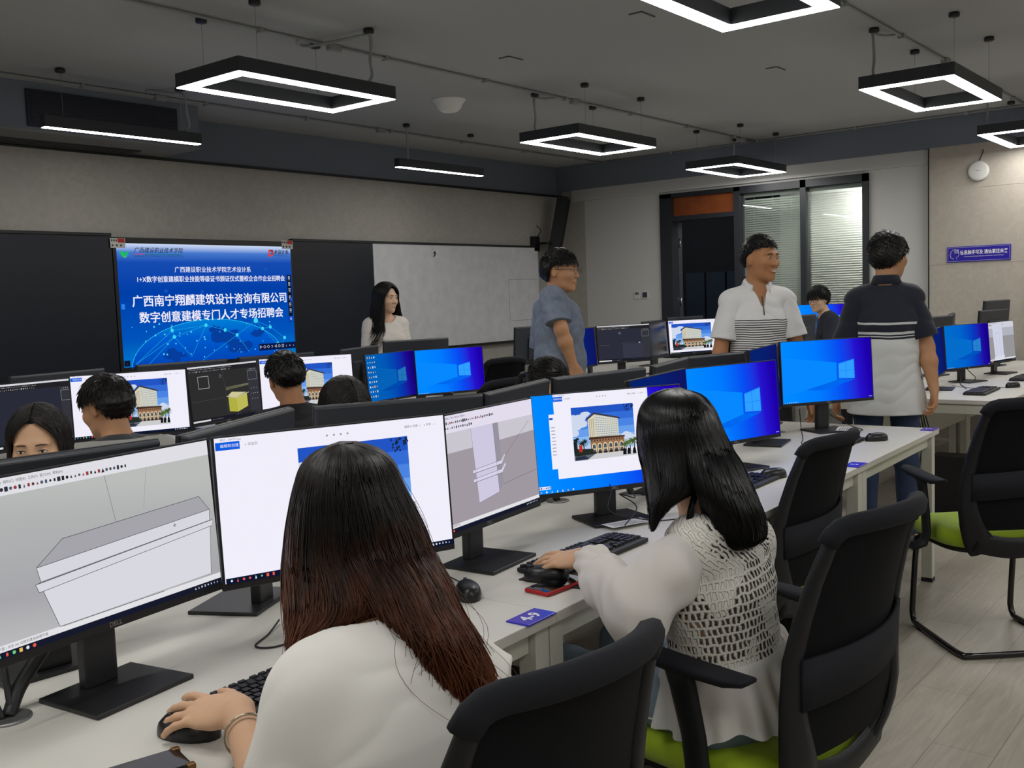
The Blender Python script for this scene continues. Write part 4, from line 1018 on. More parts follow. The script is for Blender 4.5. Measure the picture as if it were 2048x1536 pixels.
def chair_meshes():
    out = {}
    # woven panel: a thin curved sheet
    b = MB(); nu, nz = 14, 22; R0 = [[], []]
    zs = [.50 + (.985 - .50) * j / nz for j in range(nz + 1)]
    for side, off in ((0, 0.0), (1, .006)):
        for z in zs:
            for i in range(nu + 1): R0[side].append(bsurf(-.94 + 1.88 * i / nu, z, off))
    n1 = nu + 1; vs = R0[0] + R0[1]; k = len(R0[0]); fs = []
    for j in range(nz):
        for i in range(nu):
            a = j * n1 + i; fs.append((a, a + 1, a + n1 + 1, a + n1)); fs.append((k + a, k + a + n1, k + a + n1 + 1, k + a + 1))
    b.add(vs, fs, 0, True); out['mesh_back'] = b.mesh('mesh_back', M_CHMESH)
    # outer frame: both uprights and the lower yoke, flat section swept along the outline
    def strip(path, w, th, name, m, close=False):
        b = MB(); rings = []
        n = len(path)
        for i in range(n):
            (u, z) = path[i]; p = Vector(bsurf(u, z))
            q0 = Vector(bsurf(*path[max(i - 1, 0)])); q1 = Vector(bsurf(*path[min(i + 1, n - 1)])); t = (q1 - q0).normalized()
            nn = Vector((-.35 * u, 1, .2)).normalized(); s = t.cross(nn).normalized()
            ww = w[i] if isinstance(w, list) else w
            rings.append([p + s * ww + nn * th * .2, p + s * ww * .6 + nn * th, p - s * ww * .6 + nn * th, p - s * ww + nn * th * .2, p - s * ww - nn * th * .4, p - s * ww * .5 - nn * th, p + s * ww * .5 - nn * th, p + s * ww - nn * th * .4])
        b.layers(rings, 0, True); return b.mesh(name, m)
    side = lambda sg: [(sg * .97, z) for z in [.99, .95, .88, .80, .72, .64, .58, .53, .49, .455, .425, .405]]
    wl = [.014, .016, .019, .022, .025, .030, .036, .042, .046, .048, .046, .04]
    out['frame_l'] = strip(side(-1), wl, .012, 'back_frame', M_CHFRAME); out['frame_r'] = strip(side(1), wl, .012, 'back_frame', M_CHFRAME)
    out['yoke'] = strip([(-1 + 2 * i / 12, .452 - .03 * math.cos((-1 + i / 6) * PI / 2)) for i in range(13)], .042, .014, 'lower_yoke', M_CHFRAME)
    arc = [(-1.0, .955), (-.985, .975), (-.94, .988)] + [(-.85 + 1.7 * i / 14, .992 + .012 * math.cos((-.85 + 1.7 * i / 14) * PI / 2)) for i in range(15)] + [(.94, .988), (.985, .975), (1.0, .955)]
    out['top_rim'] = strip(arc, .022, .017, 'top_rim', M_CHRIM)
    # lumbar band and spine behind it
    b = MB(); R = []
    for i in range(15):
        u = -.93 + 1.86 * i / 14; zc = .690 + .02 * u; hh = .052
        p0, p1 = Vector(bsurf(u, zc - hh, -.016)), Vector(bsurf(u, zc + hh, -.016)); d = Vector((0, .010, 0))
        R.append([p0, p1, p1 + d, p0 + d])
    b.layers(R, 0, True); out['lumbar_support'] = b.mesh('lumbar_support', M_CHRIM)
    # side panels that carry the back down to the seat
    for sg in (-1, 1):
        b = MB(); R = []
        for z, w0, w1 in ((.60, .97, .93), (.54, .97, .80), (.48, .98, .62), (.43, .98, .50)):
            a, c_ = Vector(bsurf(sg * w0, z, -.004)), Vector(bsurf(sg * w1, z, -.004)); d = Vector((0, .012, 0)); R.append([a, c_, c_ + d, a + d] if sg < 0 else [c_, a, a + d, c_ + d])
        b.layers(R, 0, True); out['lower_shell%d' % sg] = b.mesh('lower_shell', M_CHFRAME)
    # seat
    def sq(kx, ky, z, n=36, e=.55, front=.02):
        P = []
        for i in range(n):
            a = 2 * PI * i / n; c_, s_ = math.cos(a), math.sin(a)
            x = kx * math.copysign(abs(c_) ** e, c_); y = ky * math.copysign(abs(s_) ** e, s_)
            zz = z - (.03 * max(0, y / .24 - .55) / .45 if z > .44 else 0); P.append((x, y + .035, zz))
        return P
    b = MB(); b.layers([sq(.215, .205, .415), sq(.238, .228, .42), sq(.247, .238, .437), sq(.247, .238, .462), sq(.238, .228, .480), sq(.20, .19, .489), sq(.11, .10, .486), sq(.02, .02, .484)]); out['seat'] = b.mesh('seat', M_GREEN)
    b = MB(); b.layers([sq(.19, .18, .392), sq(.225, .215, .398), sq(.23, .22, .416)]); out['seat_pan'] = b.mesh('seat_pan', M_CHFRAME)
    # arms
    def armpad():
        b = MB(); R = []
        for (y, w, z, t) in ((-.165, .014, .694, .006), (-.152, .024, .692, .012), (-.11, .031, .690, .018), (.0, .034, .692, .020), (.09, .033, .697, .018), (.14, .027, .700, .013), (.155, .014, .700, .007)):
            R.append([(-w, y, z - t * .3), (-w * .8, y, z - t), (w * .8, y, z - t), (w, y, z - t * .3), (w * .93, y, z), (w * .6, y, z + .004), (-w * .6, y, z + .004), (-w * .93, y, z)])
        b.layers(R); return b.mesh('arm_pad', M_CHRIM)
    out['arm_pad'] = armpad()
    b = MB(); b.tube([(0, .02, .685), (0, .005, .64), (.0, -.02, .54), (-.0, -.03, .46), (-.012, -.025, .42), (-.06, -.02, .402)], [.036, .034, .031, .031, .032, .03], 10, flat=.42, up=(1, 0, 0)); out['arm_l'] = b.mesh('arm_support', M_CHFRAME)
    b = MB(); b.tube([(0, .02, .685), (0, .005, .64), (.0, -.02, .54), (.0, -.03, .46), (.012, -.025, .42), (.06, -.02, .402)], [.036, .034, .031, .031, .032, .03], 10, flat=.42, up=(1, 0, 0)); out['arm_r'] = b.mesh('arm_support', M_CHFRAME)
    # sled base: one bent tube
    def leg(sg): return [(sg * .15, .10, .395), (sg * .205, .155, .385), (sg * .215, .175, .36), (sg * .218, .205, .10), (sg * .219, .205, .05), (sg * .22, .19, .022), (sg * .222, .16, .0135), (sg * .228, .0, .0135), (sg * .232, -.17, .0135), (sg * .225, -.215, .0135), (sg * .19, -.235, .0135)]
    pts = leg(-1) + leg(1)[::-1]
    out['base'] = MB().tube(smooth_path(pts, 3), .0125, 10).mesh('sled_base', M_TUBE)
    out['glide'] = MB().box(-.012, -.014, 0, .012, .014, .004).mesh('glide', M_BLACKTRIM)
    return out
CH = chair_meshes()
def chair(x, y, deg, label, k=1.0, arm=0.0):
    """seat centre, deg = direction the sitter looks, counted from +X"""
    t = empty('office_chair', (x, y, 0), math.radians(deg - 90), label, 'chair', 'black office chairs with green seats'); t.scale.z = k
    put('seat', CH['seat'], t); put('seat_pan', CH['seat_pan'], t)
    m = put('mesh_back', CH['mesh_back'], t); put('back_frame', CH['frame_l'], t); put('back_frame', CH['frame_r'], t)
    put('lower_yoke', CH['yoke'], t); put('lower_shell', CH['lower_shell-1'], t); put('lower_shell', CH['lower_shell1'], t); put('top_rim', CH['top_rim'], t); put('lumbar_support', CH['lumbar_support'], t)
    for sg, k in ((-1, 'arm_l'), (1, 'arm_r')):
        a = put('armrest', CH[k], t, loc=(sg * .284, -.02, arm)); put('arm_pad', CH['arm_pad'], a)
    s = put('sled_base', CH['base'], t)
    for sx in (-.224, .224):
        for yy in (.12, -.14): put('glide', CH['glide'], s, loc=(sx, yy, 0))
    return t
chair(1.03, 1.02, 84, 'office chair with black back at the bottom, behind the brown-haired woman')
chair(2.065, .985, 82, 'office chair with green seat under the woman in the crochet vest')
chair(3.16, 1.52, 86, 'empty office chair pushed under the desk, beside the black-haired woman', .97, -.05)
chair(4.33, 1.03, 43, 'empty office chair with bright green seat at the right edge, turned away')
chair(5.84, 4.98, 75, 'empty dark chair just right of the bright blue second-row monitor')
chair(4.27, 3.76, 86, 'empty chair whose top edge shows before the bright blue second-row monitor')
# ------------------------------------------------------------------ people: one smooth body each, grown from rounded limbs
f32 = np.float32
def V3(*a): return np.array(a, float)
def nz(v): v = np.asarray(v, float); return v / (np.linalg.norm(v) + 1e-12)
def PX(x, y, D):                       # the room point seen at picture point x,y at depth D
    return CAM + (RC.T @ np.array([(x - 1024) / F_PX, (y - 768) / F_PX, 1.0])) * D
class Vol:
    def __init__(s, lo, hi, h):
        s.h = h; s.lo = np.array(lo, float); n = np.ceil((np.array(hi) - s.lo) / h).astype(int) + 1
        s.ax = [(s.lo[i] + h * np.arange(n[i])).astype(f32) for i in range(3)]
        s.F = np.full(n, 0.2, f32)
    def sub(s, lo, hi):
        sl = []
        for i in range(3):
            a = int(np.clip(np.floor((lo[i] - s.lo[i]) / s.h), 0, s.F.shape[i])); b_ = int(np.clip(np.ceil((hi[i] - s.lo[i]) / s.h) + 1, 0, s.F.shape[i])); sl.append(slice(a, b_))
        return tuple(sl)
    def grid(s, sl):
        return s.ax[0][sl[0]][:, None, None], s.ax[1][sl[1]][None, :, None], s.ax[2][sl[2]][None, None, :]
    def add(s, prim, k=0.02, op='u'):
        fn, lo, hi = prim; pad = k + 3 * s.h
        sl = s.sub(np.array(lo) - pad, np.array(hi) + pad)
        if min(x.stop - x.start for x in sl) < 1: return s
        d = fn(*s.grid(sl)).astype(f32); F = s.F[sl]
        if op == 'u':
            if k > 0:
                hh = np.maximum(k - np.abs(F - d), 0) / k; s.F[sl] = np.minimum(F, d) - hh * hh * k * .25
            else: s.F[sl] = np.minimum(F, d)
        elif op == 's':
            d = -d; hh = np.maximum(k - np.abs(F - d), 0) / max(k, 1e-6); s.F[sl] = np.maximum(F, d) + hh * hh * k * .25
        elif op == 'i': s.F[sl] = np.maximum(F, d)
        return s
    def cut(s, fn):
        s.F = np.maximum(s.F, fn(*s.grid((slice(None),) * 3)).astype(f32)); return s
    def mesh(s, name, mats, root=(0, 0, 0), noise=None):
        F = s.F; ins = F < 0
        c = np.zeros(tuple(n - 1 for n in F.shape), np.int8)
        for dx in (0, 1):
            for dy in (0, 1):
                for dz in (0, 1):
                    c += ins[dx:F.shape[0] - 1 + dx, dy:F.shape[1] - 1 + dy, dz:F.shape[2] - 1 + dz]
        act = np.argwhere((c > 0) & (c < 8)); del c
        idx = np.full(tuple(n - 1 for n in F.shape), -1, np.int32); idx[act[:, 0], act[:, 1], act[:, 2]] = np.arange(len(act))
        P = np.zeros((len(act), 3)); W_ = np.zeros(len(act)); cs = [(dx, dy, dz) for dx in (0, 1) for dy in (0, 1) for dz in (0, 1)]
        val = {q: F[act[:, 0] + q[0], act[:, 1] + q[1], act[:, 2] + q[2]].astype(float) for q in cs}
        for a in cs:
            for ax in range(3):
                if a[ax] == 0:
                    b_ = list(a); b_[ax] = 1; b_ = tuple(b_); fa, fb = val[a], val[b_]; m = (fa < 0) != (fb < 0)
                    t = np.where(m, fa / np.where(m, fa - fb, 1), 0)
                    p = np.array(a, float)[None] + t[:, None] * np.eye(3)[ax][None]
                    P += p * m[:, None]; W_ += m
        P = s.lo + (act + P / W_[:, None]) * s.h
        Q = []
        for ax in range(3):
            o = [i for i in range(3) if i != ax]
            sh = [slice(1, -1)] * 3; sh[ax] = slice(0, -1)
            A = ins[tuple(sh)]; sh2 = list(sh); sh2[ax] = slice(1, None); B = ins[tuple(sh2)]
            e = np.argwhere(A != B); off = np.ones(3, int); off[ax] = 0; e = e + off
            up = ins[e[:, 0], e[:, 1], e[:, 2]]
            def cell(d0, d1):
                q = e.copy(); q[:, o[0]] -= d0; q[:, o[1]] -= d1; return idx[q[:, 0], q[:, 1], q[:, 2]]
            q = np.stack([cell(1, 1), cell(0, 1), cell(0, 0), cell(1, 0)], 1)
            if ax == 1: up = ~up
            q[~up] = q[~up][:, ::-1]; Q.append(q)
        Q = np.concatenate(Q); Q = Q[(Q >= 0).all(1)]
        if noise is not None: P = noise(P)
        return np_mesh(name, P - np.array(root), Q, mats)
def np_mesh(name, P, Q, mats, smooth=True):
    me = bpy.data.meshes.new(name); k = Q.shape[1]
    me.vertices.add(len(P)); me.vertices.foreach_set('co', np.ascontiguousarray(P, f32).ravel())
    me.loops.add(Q.size); me.loops.foreach_set('vertex_index', np.ascontiguousarray(Q, np.int32).ravel())
    me.polygons.add(len(Q)); me.polygons.foreach_set('loop_start', np.arange(0, Q.size, k, dtype=np.int32))
    me.polygons.foreach_set('use_smooth', np.full(len(Q), smooth))
    for m in (mats if isinstance(mats, (list, tuple)) else [mats]): me.materials.append(m)
    me.update(calc_edges=True); me.validate(); return me
def cap(a, b, ra, rb):
    a, b = np.asarray(a, float), np.asarray(b, float); d = b - a; L2 = float(d @ d) + 1e-12; r = max(ra, rb)
    def fn(X, Y, Z):
        px, py, pz = X - f32(a[0]), Y - f32(a[1]), Z - f32(a[2])
        t = np.clip((px * f32(d[0]) + py * f32(d[1]) + pz * f32(d[2])) / f32(L2), 0, 1)
        return np.sqrt((px - t * f32(d[0])) ** 2 + (py - t * f32(d[1])) ** 2 + (pz - t * f32(d[2])) ** 2) - (ra + (rb - ra) * t)
    return fn, np.minimum(a, b) - r, np.maximum(a, b) + r
def loc(X, Y, Z, c, R):
    px, py, pz = X - f32(c[0]), Y - f32(c[1]), Z - f32(c[2])
    return [px * f32(R[i][0]) + py * f32(R[i][1]) + pz * f32(R[i][2]) for i in range(3)]
I3 = np.eye(3)
def ell(c, r, R=I3):
    c = np.asarray(c, float); m = max(r)
    def fn(X, Y, Z):
        q = loc(X, Y, Z, c, R); n = np.sqrt(sum((q[i] / f32(r[i])) ** 2 for i in range(3)))
        g = np.sqrt(sum((q[i] / f32(r[i] ** 2)) ** 2 for i in range(3))) + 1e-6
        return n * (n - 1) / g
    return fn, c - m, c + m
def ecap(a, b, ra, rb, xd, ends=None):
    """limb of elliptic section: ra=(rx,ry) at a, rb at b, rx along xd"""
    a, b = np.asarray(a, float), np.asarray(b, float); L = np.linalg.norm(b - a); z = (b - a) / L
    x = nz(np.asarray(xd, float) - z * (z @ np.asarray(xd, float))); y = np.cross(z, x); R = np.array([x, y, z]); m = max(*ra, *rb)
    def fn(X, Y, Z):
        q = loc(X, Y, Z, a, R); t = np.clip(q[2] / f32(L), 0, 1); rx = ra[0] + (rb[0] - ra[0]) * t; ry = ra[1] + (rb[1] - ra[1]) * t
        dz = q[2] - t * f32(L); rm = np.minimum(rx, ry) if ends is None else ends
        return (np.sqrt((q[0] / rx) ** 2 + (q[1] / ry) ** 2 + (dz / rm) ** 2) - 1) * np.minimum(rx, ry)
    return fn, np.minimum(a, b) - m, np.maximum(a, b) + m
def clip_plane(prim, p, n):            # keep the side the normal points away from
    fn0, lo, hi = prim; p = np.asarray(p, float); n = nz(n)
    def fn(X, Y, Z): return np.maximum(fn0(X, Y, Z), (X - f32(p[0])) * f32(n[0]) + (Y - f32(p[1])) * f32(n[1]) + (Z - f32(p[2])) * f32(n[2]))
    return fn, lo, hi
def wob(P, amp, fr, seed=0):           # smooth irregularity along three axes
    r = np.random.RandomState(seed); o = np.zeros(len(P))
    for i in range(7):
        k = r.normal(size=3) * fr * (1 + .35 * i); o += np.sin(P @ k + r.uniform(0, 6.3)) / (1 + .35 * i)
    return o * amp / 2.2

# --- faces, in the head's own frame: x to the person's right, y out of the face, z up
def head_fn(hc, R, s, fem, smile=0.0):
    hc = np.asarray(hc, float)
    def sm(a, b, k): h = np.maximum(k - np.abs(a - b), 0) / k; return np.minimum(a, b) - h * h * k * .25
    def fn(X, Y, Z):
        q = loc(X, Y, Z, hc, R); x = np.abs(q[0]) / f32(s); y = q[1] / f32(s); z = q[2] / f32(s)
        def E(c, r):
            n = np.sqrt(((x - c[0]) / r[0]) ** 2 + ((y - c[1]) / r[1]) ** 2 + ((z - c[2]) / r[2]) ** 2)
            g = np.sqrt(((x - c[0]) / r[0] ** 2) ** 2 + ((y - c[1]) / r[1] ** 2) ** 2 + ((z - c[2]) / r[2] ** 2) ** 2) + 1e-6
            return n * (n - 1) / g
        d = sm(E((0, -.012, .028), (.076, .096, .090)), E((0, .018, -.03), (.062 if fem else .064, .074, .086)), .03)
        d = sm(d, E((0, .030, -.078), (.040 if fem else .050, .050, .036)), .03); d = sm(d, E((0, .070, -.100), (.018 if fem else .024, .018, .017)), .025)
        d = sm(d, E((.037, .060 + .004 * smile, -.024 + .004 * smile), (.025, .027, .023)), .03); d = sm(d, E((.024, .080, .028), (.028, .012, .009)), .02)
        e = np.maximum(E((.031, .101, .009), (.017, .012, .012)) * -1, -1); hh = np.maximum(.014 - np.abs(d - e), 0) / .014; d = np.maximum(d, e) + hh * hh * .0035
        d = sm(d, E((.031, .082, .008), (.0145, .0125, .0105)), .006)
        t = np.clip((.016 - z) / .042, 0, 1); d = sm(d, np.sqrt((x * .85) ** 2 + (y - (.090 + .0135 * t)) ** 2 + (z - (.016 - .042 * t)) ** 2) - (.0065 + .0055 * t), .014)
        d = sm(d, E((.012, .095, -.028), (.0085, .010, .007)), .008)
        d = sm(d, E((0, .088, -.058), (.022 + .006 * smile, .011, .0055)), .008); d = sm(d, E((0, .087, -.067), (.019 + .004 * smile, .011, .0055)), .008)
        d = sm(d, E((.0765, -.010, -.004), (.009, .019, .030)), .010)
        return d * f32(s)
    m = .135 * s
    return fn, hc - m, hc + m
def sphere_add(b, hc, R, s, c, r, mi=0, n=10, m=7):
    R = np.asarray(R); vs = []; fs = []
    for i in range(m + 1):
        th = PI * i / m
        for j in range(n):
            ph = 2 * PI * j / n
            p = np.array([c[0] + r[0] * math.sin(th) * math.cos(ph), c[1] + r[1] * math.sin(th) * math.sin(ph), c[2] + r[2] * math.cos(th)]) * s
            vs.append(hc + p @ R)
    for i in range(m):
        for j in range(n): fs.append((i * n + j, (i + 1) * n + j, (i + 1) * n + (j + 1) % n, i * n + (j + 1) % n))
    b.add(vs, fs, mi, True)
M_EYEW = mat('eye_white', (214, 208, 200), .25); M_IRIS = mat('dark_iris', (20, 14, 11), .15); M_LASH = mat('eye_lash', (22, 17, 15), .6)
def face_parts(t, hc, R, s, lips, root, fem, brow=(26, 20, 17), smile=0.0, glasses=None, down=0.0):
    R = np.asarray(R); rt = np.asarray(root, float)
    def L(p): return tuple(hc + (np.array(p) * s) @ R - rt)
    z0 = -.002 * down
    for sg in (-1, 1):
        b = MB(); sphere_add(b, hc - rt, R, s, (sg * .031, .0905, .008 + z0), (.0128, .0062, .0046 - .0016 * smile - .001 * down), 0)
        sphere_add(b, hc - rt, R, s, (sg * .031, .0935, .008 + z0), (.0056, .0042, .0044 - .0016 * smile - .001 * down), 1)
        e = b.build('eye', [M_EYEW, M_IRIS], t)
        pts = [L((sg * (.018 + .026 * k / 6), .0955 - .004 * (k / 3 - 1) ** 2 - (.004 if k > 4 else 0), .0085 + .0052 * math.sin(PI * k / 6) - .0016 * smile + z0)) for k in range(7)]
        MB().tube(pts, .0013, 5).build('eyelid_line', M_LASH, e)
        pts = [L((sg * (.013 + .034 * k / 6), .0985 - .013 * (k / 6) ** 2, .024 + .005 * math.sin(PI * (.25 + k / 9)))) for k in range(7)]
        MB().tube(pts, [.0016 if fem else .002, .0026, .0028, .0028, .0026, .002, .001], 6, flat=.8).build('eyebrow', mat('brow_%d' % brow[0], brow, .7), t)
    b = MB(); w = .0235 + .006 * smile
    n = 10
    for zc, hh, yb in ((-.0575, .0045, .0985), (-.0665, .005, .0975)):
        rings = []
        for k in range(n + 1):
            u = -1 + 2 * k / n; c_ = math.sqrt(max(0, 1 - u * u)) + .02
            zz = zc + (.005 * smile * u * u); yy = yb - .009 * u * u - .003
            rings.append([L((u * w, yy - .006, zz - hh * c_ * .9)), L((u * w, yy + .0025 * c_, zz - hh * c_ * .5)), L((u * w, yy + .0035 * c_, zz)), L((u * w, yy + .002 * c_, zz + hh * c_ * .6)), L((u * w, yy - .006, zz + hh * c_ * .9))])
        b.layers(rings)
    b.build('lips', lips, t)
    if smile > .5:
        b = MB(); b.add([L((-.017, .0965, -.0595)), L((.017, .0965, -.0595)), L((.013, .098, -.0655)), L((-.013, .098, -.0655)), L((0, .1005, -.06)), L((0, .1005, -.066))], [(0, 4, 5, 3), (4, 1, 2, 5)]); b.build('teeth', mat('teeth_white', (222, 216, 204), .3), t)
    if glasses:
        g = MB(); rx, rz, rr, th, m_ = glasses
        for sg in (-1, 1):
            P = []
            for k in range(21):
                a = 2 * PI * k / 20; cx, cz = math.cos(a), math.sin(a)
                if rr: cx = math.copysign(abs(cx) ** .55, cx); cz = math.copysign(abs(cz) ** .55, cz)
                P.append(L((sg * (.033 + rx * cx), .1115 - .006 * abs(cx), .004 + rz * cz)))
            g.tube(P, th * s, 6)
            g.tube([L((sg * (.033 + rx), .106, .010)), L((sg * .074, .085, .012)), L((sg * .083, .0, .012)), L((sg * .082, -.02, .002))], th * s, 6)
        g.tube([L((-.033 + rx, .1115, .008)), L((0, .117, .011)), L((.033 - rx, .1115, .008))], th * s, 6)
        go = g.build('glasses', m_, t)

# --- hands
def hand(vol, w, d, nrm, side, s=1.0, curl=(.25, .35, .3), spread=.10, thumb=(.6, .35), k=.006):
    w = np.asarray(w, float); d = nz(d); nrm = nz(np.asarray(nrm, float) - d * (d @ np.asarray(nrm, float))); lat = np.cross(nrm, d) * side   # lat: toward the thumb
    lat = -np.cross(d, nrm) * side
    c = w + d * .045 * s
    Rm = np.array([lat, nrm, d])
    vol.add(ell(w + d * .050 * s, (.041 * s, .0165 * s, .054 * s), Rm), .012)
    vol.add(ecap(w - d * .01, w + d * .03 * s, (.026 * s, .019 * s), (.034 * s, .017 * s), lat), .012)
    for i, (o, ln, r) in enumerate(((.030, .070, .0088), (.0105, .078, .009), (-.0095, .073, .0087), (-.0285, .058, .0076))):
        p = w + (d * (.088 - .004 * abs(i - 1)) + lat * o * .98) * s + nrm * .002
        a = 0.0; dd0 = nz(d + lat * (o * spread / .03))
        rr = r * s
        for j, fr in enumerate((.46, .30, .24)):
            a += curl[j] * (1 + .12 * (i - 1))
            dd = dd0 * math.cos(a) - nrm * math.sin(a); q = p + dd * ln * fr * s
            vol.add(cap(p, q, rr, rr * .9), k if j == 0 else .003); p = q; rr *= .9
    p = w + (d * .022 + lat * .030) * s - nrm * .004; a0, a1 = thumb
    dd = nz(d * math.cos(a0) + lat * math.sin(a0) - nrm * .25); q = p + dd * .040 * s; vol.add(cap(p - dd * .015 * s, q, .0125 * s, .0105 * s), .014)
    dd = nz(dd + d * a1 - nrm * .1); q2 = q + dd * .030 * s; vol.add(cap(q, q2, .0104 * s, .0092 * s), .004)
    dd = nz(dd + d * .25); vol.add(cap(q2, q2 + dd * .022 * s, .0092 * s, .0075 * s), .003)

def elbow(a, c, l1, l2, pole):
    a, c = np.asarray(a, float), np.asarray(c, float); v = c - a; D = min(np.linalg.norm(v), (l1 + l2) * .999); u = nz(v)
    x = (l1 * l1 - l2 * l2 + D * D) / (2 * D); h = math.sqrt(max(l1 * l1 - x * x, 0)); pp = np.asarray(pole, float); pp = nz(pp - u * (u @ pp)); return a + u * x + pp * h
def azim(a):                           # level direction: 0 = toward the photographer, 90 = to his right, 180 = away
    a = math.radians(a); v = -FWD * math.cos(a) + RGT * math.sin(a); return V3(v.x, v.y, 0)
U3 = V3(0, 0, 1)
def pose(x, y, a, H=1.70, sit=None, lean=0.0, head=None, hpitch=0.0, hroll=0.0, twist=0.0, hfwd=0.0, fem=False, legs=(0, 0)):
    """joints of a standing or seated person; a, head: facing as in azim(); lean, hpitch in degrees (forward, nodding down)"""
    s = H / 1.70; f = azim(a); r = V3(f[1], -f[0], 0); J = dict(s=s, f=f, r=r, fem=fem, root=V3(x, y, 0), sit=sit)
    l = math.radians(lean); tu = U3 * math.cos(l) + f * math.sin(l); tf = f * math.cos(l) - U3 * math.sin(l)
    P = V3(x, y, .93 * s) if sit is None else V3(x, y, sit + .13 * s)
    tw = math.radians(twist); sr = r * math.cos(tw) + tf * math.sin(tw); J['sr'] = sr
    J['tu'], J['tf'], J['pel'] = tu, tf, P
    J['chest'] = P + tu * .29 * s; J['neck'] = P + tu * .495 * s - tf * .012
    hw = .140 if fem else .160
    J['shR'] = P + tu * .415 * s + sr * hw * s - tf * .01; J['shL'] = P + tu * .415 * s - sr * hw * s - tf * .01
    hf = azim(head if head is not None else a); p = math.radians(hpitch); hf2 = hf * math.cos(p) - U3 * math.sin(p); hu = U3 * math.cos(p) + hf * math.sin(p)
    hr = np.cross(hf2, hu); ro = math.radians(hroll); hr, hu = hr * math.cos(ro) - hu * math.sin(ro), hu * math.cos(ro) + hr * math.sin(ro)
    J['R'] = np.array([hr, hf2, hu]); J['head'] = J['neck'] + nz(tu + U3) * .09 * s + hu * .055 * s + hf2 * .028 * s + f * hfwd
    for sg, n in ((1, 'R'), (-1, 'L')):
        hip = P + r * sg * .088 * s - U3 * .02; J['hip' + n] = hip
        if sit is None:
            lg = legs[0 if sg > 0 else 1]; J['kn' + n] = hip + f * (.02 + lg * .5) * s + r * sg * .01 - U3 * .43 * s; J['an' + n] = V3(*(hip + f * lg * s + r * sg * .02)[:2], .075)
        else:
            J['kn' + n] = hip + f * .42 * s + r * sg * .05 - V3(0, 0, .035); J['an' + n] = V3(*(J['kn' + n] + f * .02)[:2], .075)
        J['wr' + n] = J['sh' + n] + r * sg * .095 * s + f * .06 * s - U3 * .525 * s; J['po' + n] = -f + r * sg * .3
        if sit is not None: J['wr' + n] = hip + f * .27 * s - r * sg * .02 + V3(0, 0, .135)
    return J
def arms(J):
    s = J['s']; J['ts'] = float(np.linalg.norm(J['neck'] - J['pel']) / (.495 * s))
    for n in 'LR':
        if 'el' + n not in J: J['el' + n] = elbow(J['sh' + n], J['wr' + n], .285 * s, .245 * s, J['po' + n])
        J.setdefault('hd' + n, nz(J['wr' + n] - J['el' + n])); J.setdefault('hn' + n, nz(J['r'] * (1 if n == 'R' else -1)))
    return J
def bounds(J, extra=.30):
    ps = np.array([v for k, v in J.items() if isinstance(v, np.ndarray) and v.shape == (3,) and k[:2] in ('pe', 'ch', 'ne', 'sh', 'he', 'el', 'wr', 'kn', 'an', 'hi')])
    return ps.min(0) - extra * .62, ps.max(0) + extra * .62
def body(J, name, skin, h, zmin=None, smile=0.0, hands=dict(L={}, R={}), parent=None):
    s, fem = J['s'], J['fem']; lo, hi = bounds(J); lo[2] = max(lo[2], 0 if zmin is None else zmin); v = Vol(lo, hi, h)
    tu, tf, sr = J['tu'], J['tf'], J['sr']; P = J['pel']; R = np.array([sr, tf, tu]); q = s * J['ts']
    v.add(ell(P + tu * .0, (.155 * s, .105 * s, .12 * s), R), .05); v.add(ecap(P, P + tu * .2 * q, (.135 * s, .095 * s), (.125 * s, .09 * s), sr), .05)
    v.add(ell(P + tu * .31 * q, (.142 * s, .095 * s, .155 * q), R), .05)
    v.add(cap(J['shL'], J['shR'], .042 * s, .042 * s), .04)
    nb = J['neck']; hb = J['head'] - J['R'][2] * .055 * s - J['R'][1] * .022 * s
    v.add(cap(nb - tu * .04, hb, (.052 if fem else .060) * s, (.046 if fem else .055) * s), .03)
    for n in 'LR': v.add(cap(nb - tu * .03, J['sh' + n] * .75 + nb * .25, .045 * s, .04 * s), .04)
    v.add(head_fn(J['head'], J['R'], s, fem, smile), .018)
    for n in 'LR':
        v.add(cap(J['sh' + n], J['el' + n], (.038 if fem else .040) * s, (.036 if fem else .041) * s), .02)
        m = J['el' + n] * .65 + J['wr' + n] * .35
        v.add(cap(J['el' + n], m, .037 * s, (.037 if fem else .042) * s), .02); v.add(cap(m, J['wr' + n], (.037 if fem else .041) * s, .025 * s), .02)
        kw = dict(hands.get(n, {})); hand(v, J['wr' + n], J['hd' + n], J['hn' + n], 1 if n == 'R' else -1, s * (1.0 if fem else 1.0), **kw)
        if zmin is None or zmin < .4:
            v.add(cap(J['hip' + n], J['kn' + n], .074 * s, .052 * s), .04); v.add(cap(J['kn' + n], J['an' + n], .054 * s, .036 * s), .03); v.add(cap(J['an' + n], J['an' + n] + J['f'] * .14 * s - U3 * .03, .04, .032), .02)
    me = v.mesh(name, skin, J['root']); return put(name, me, parent)
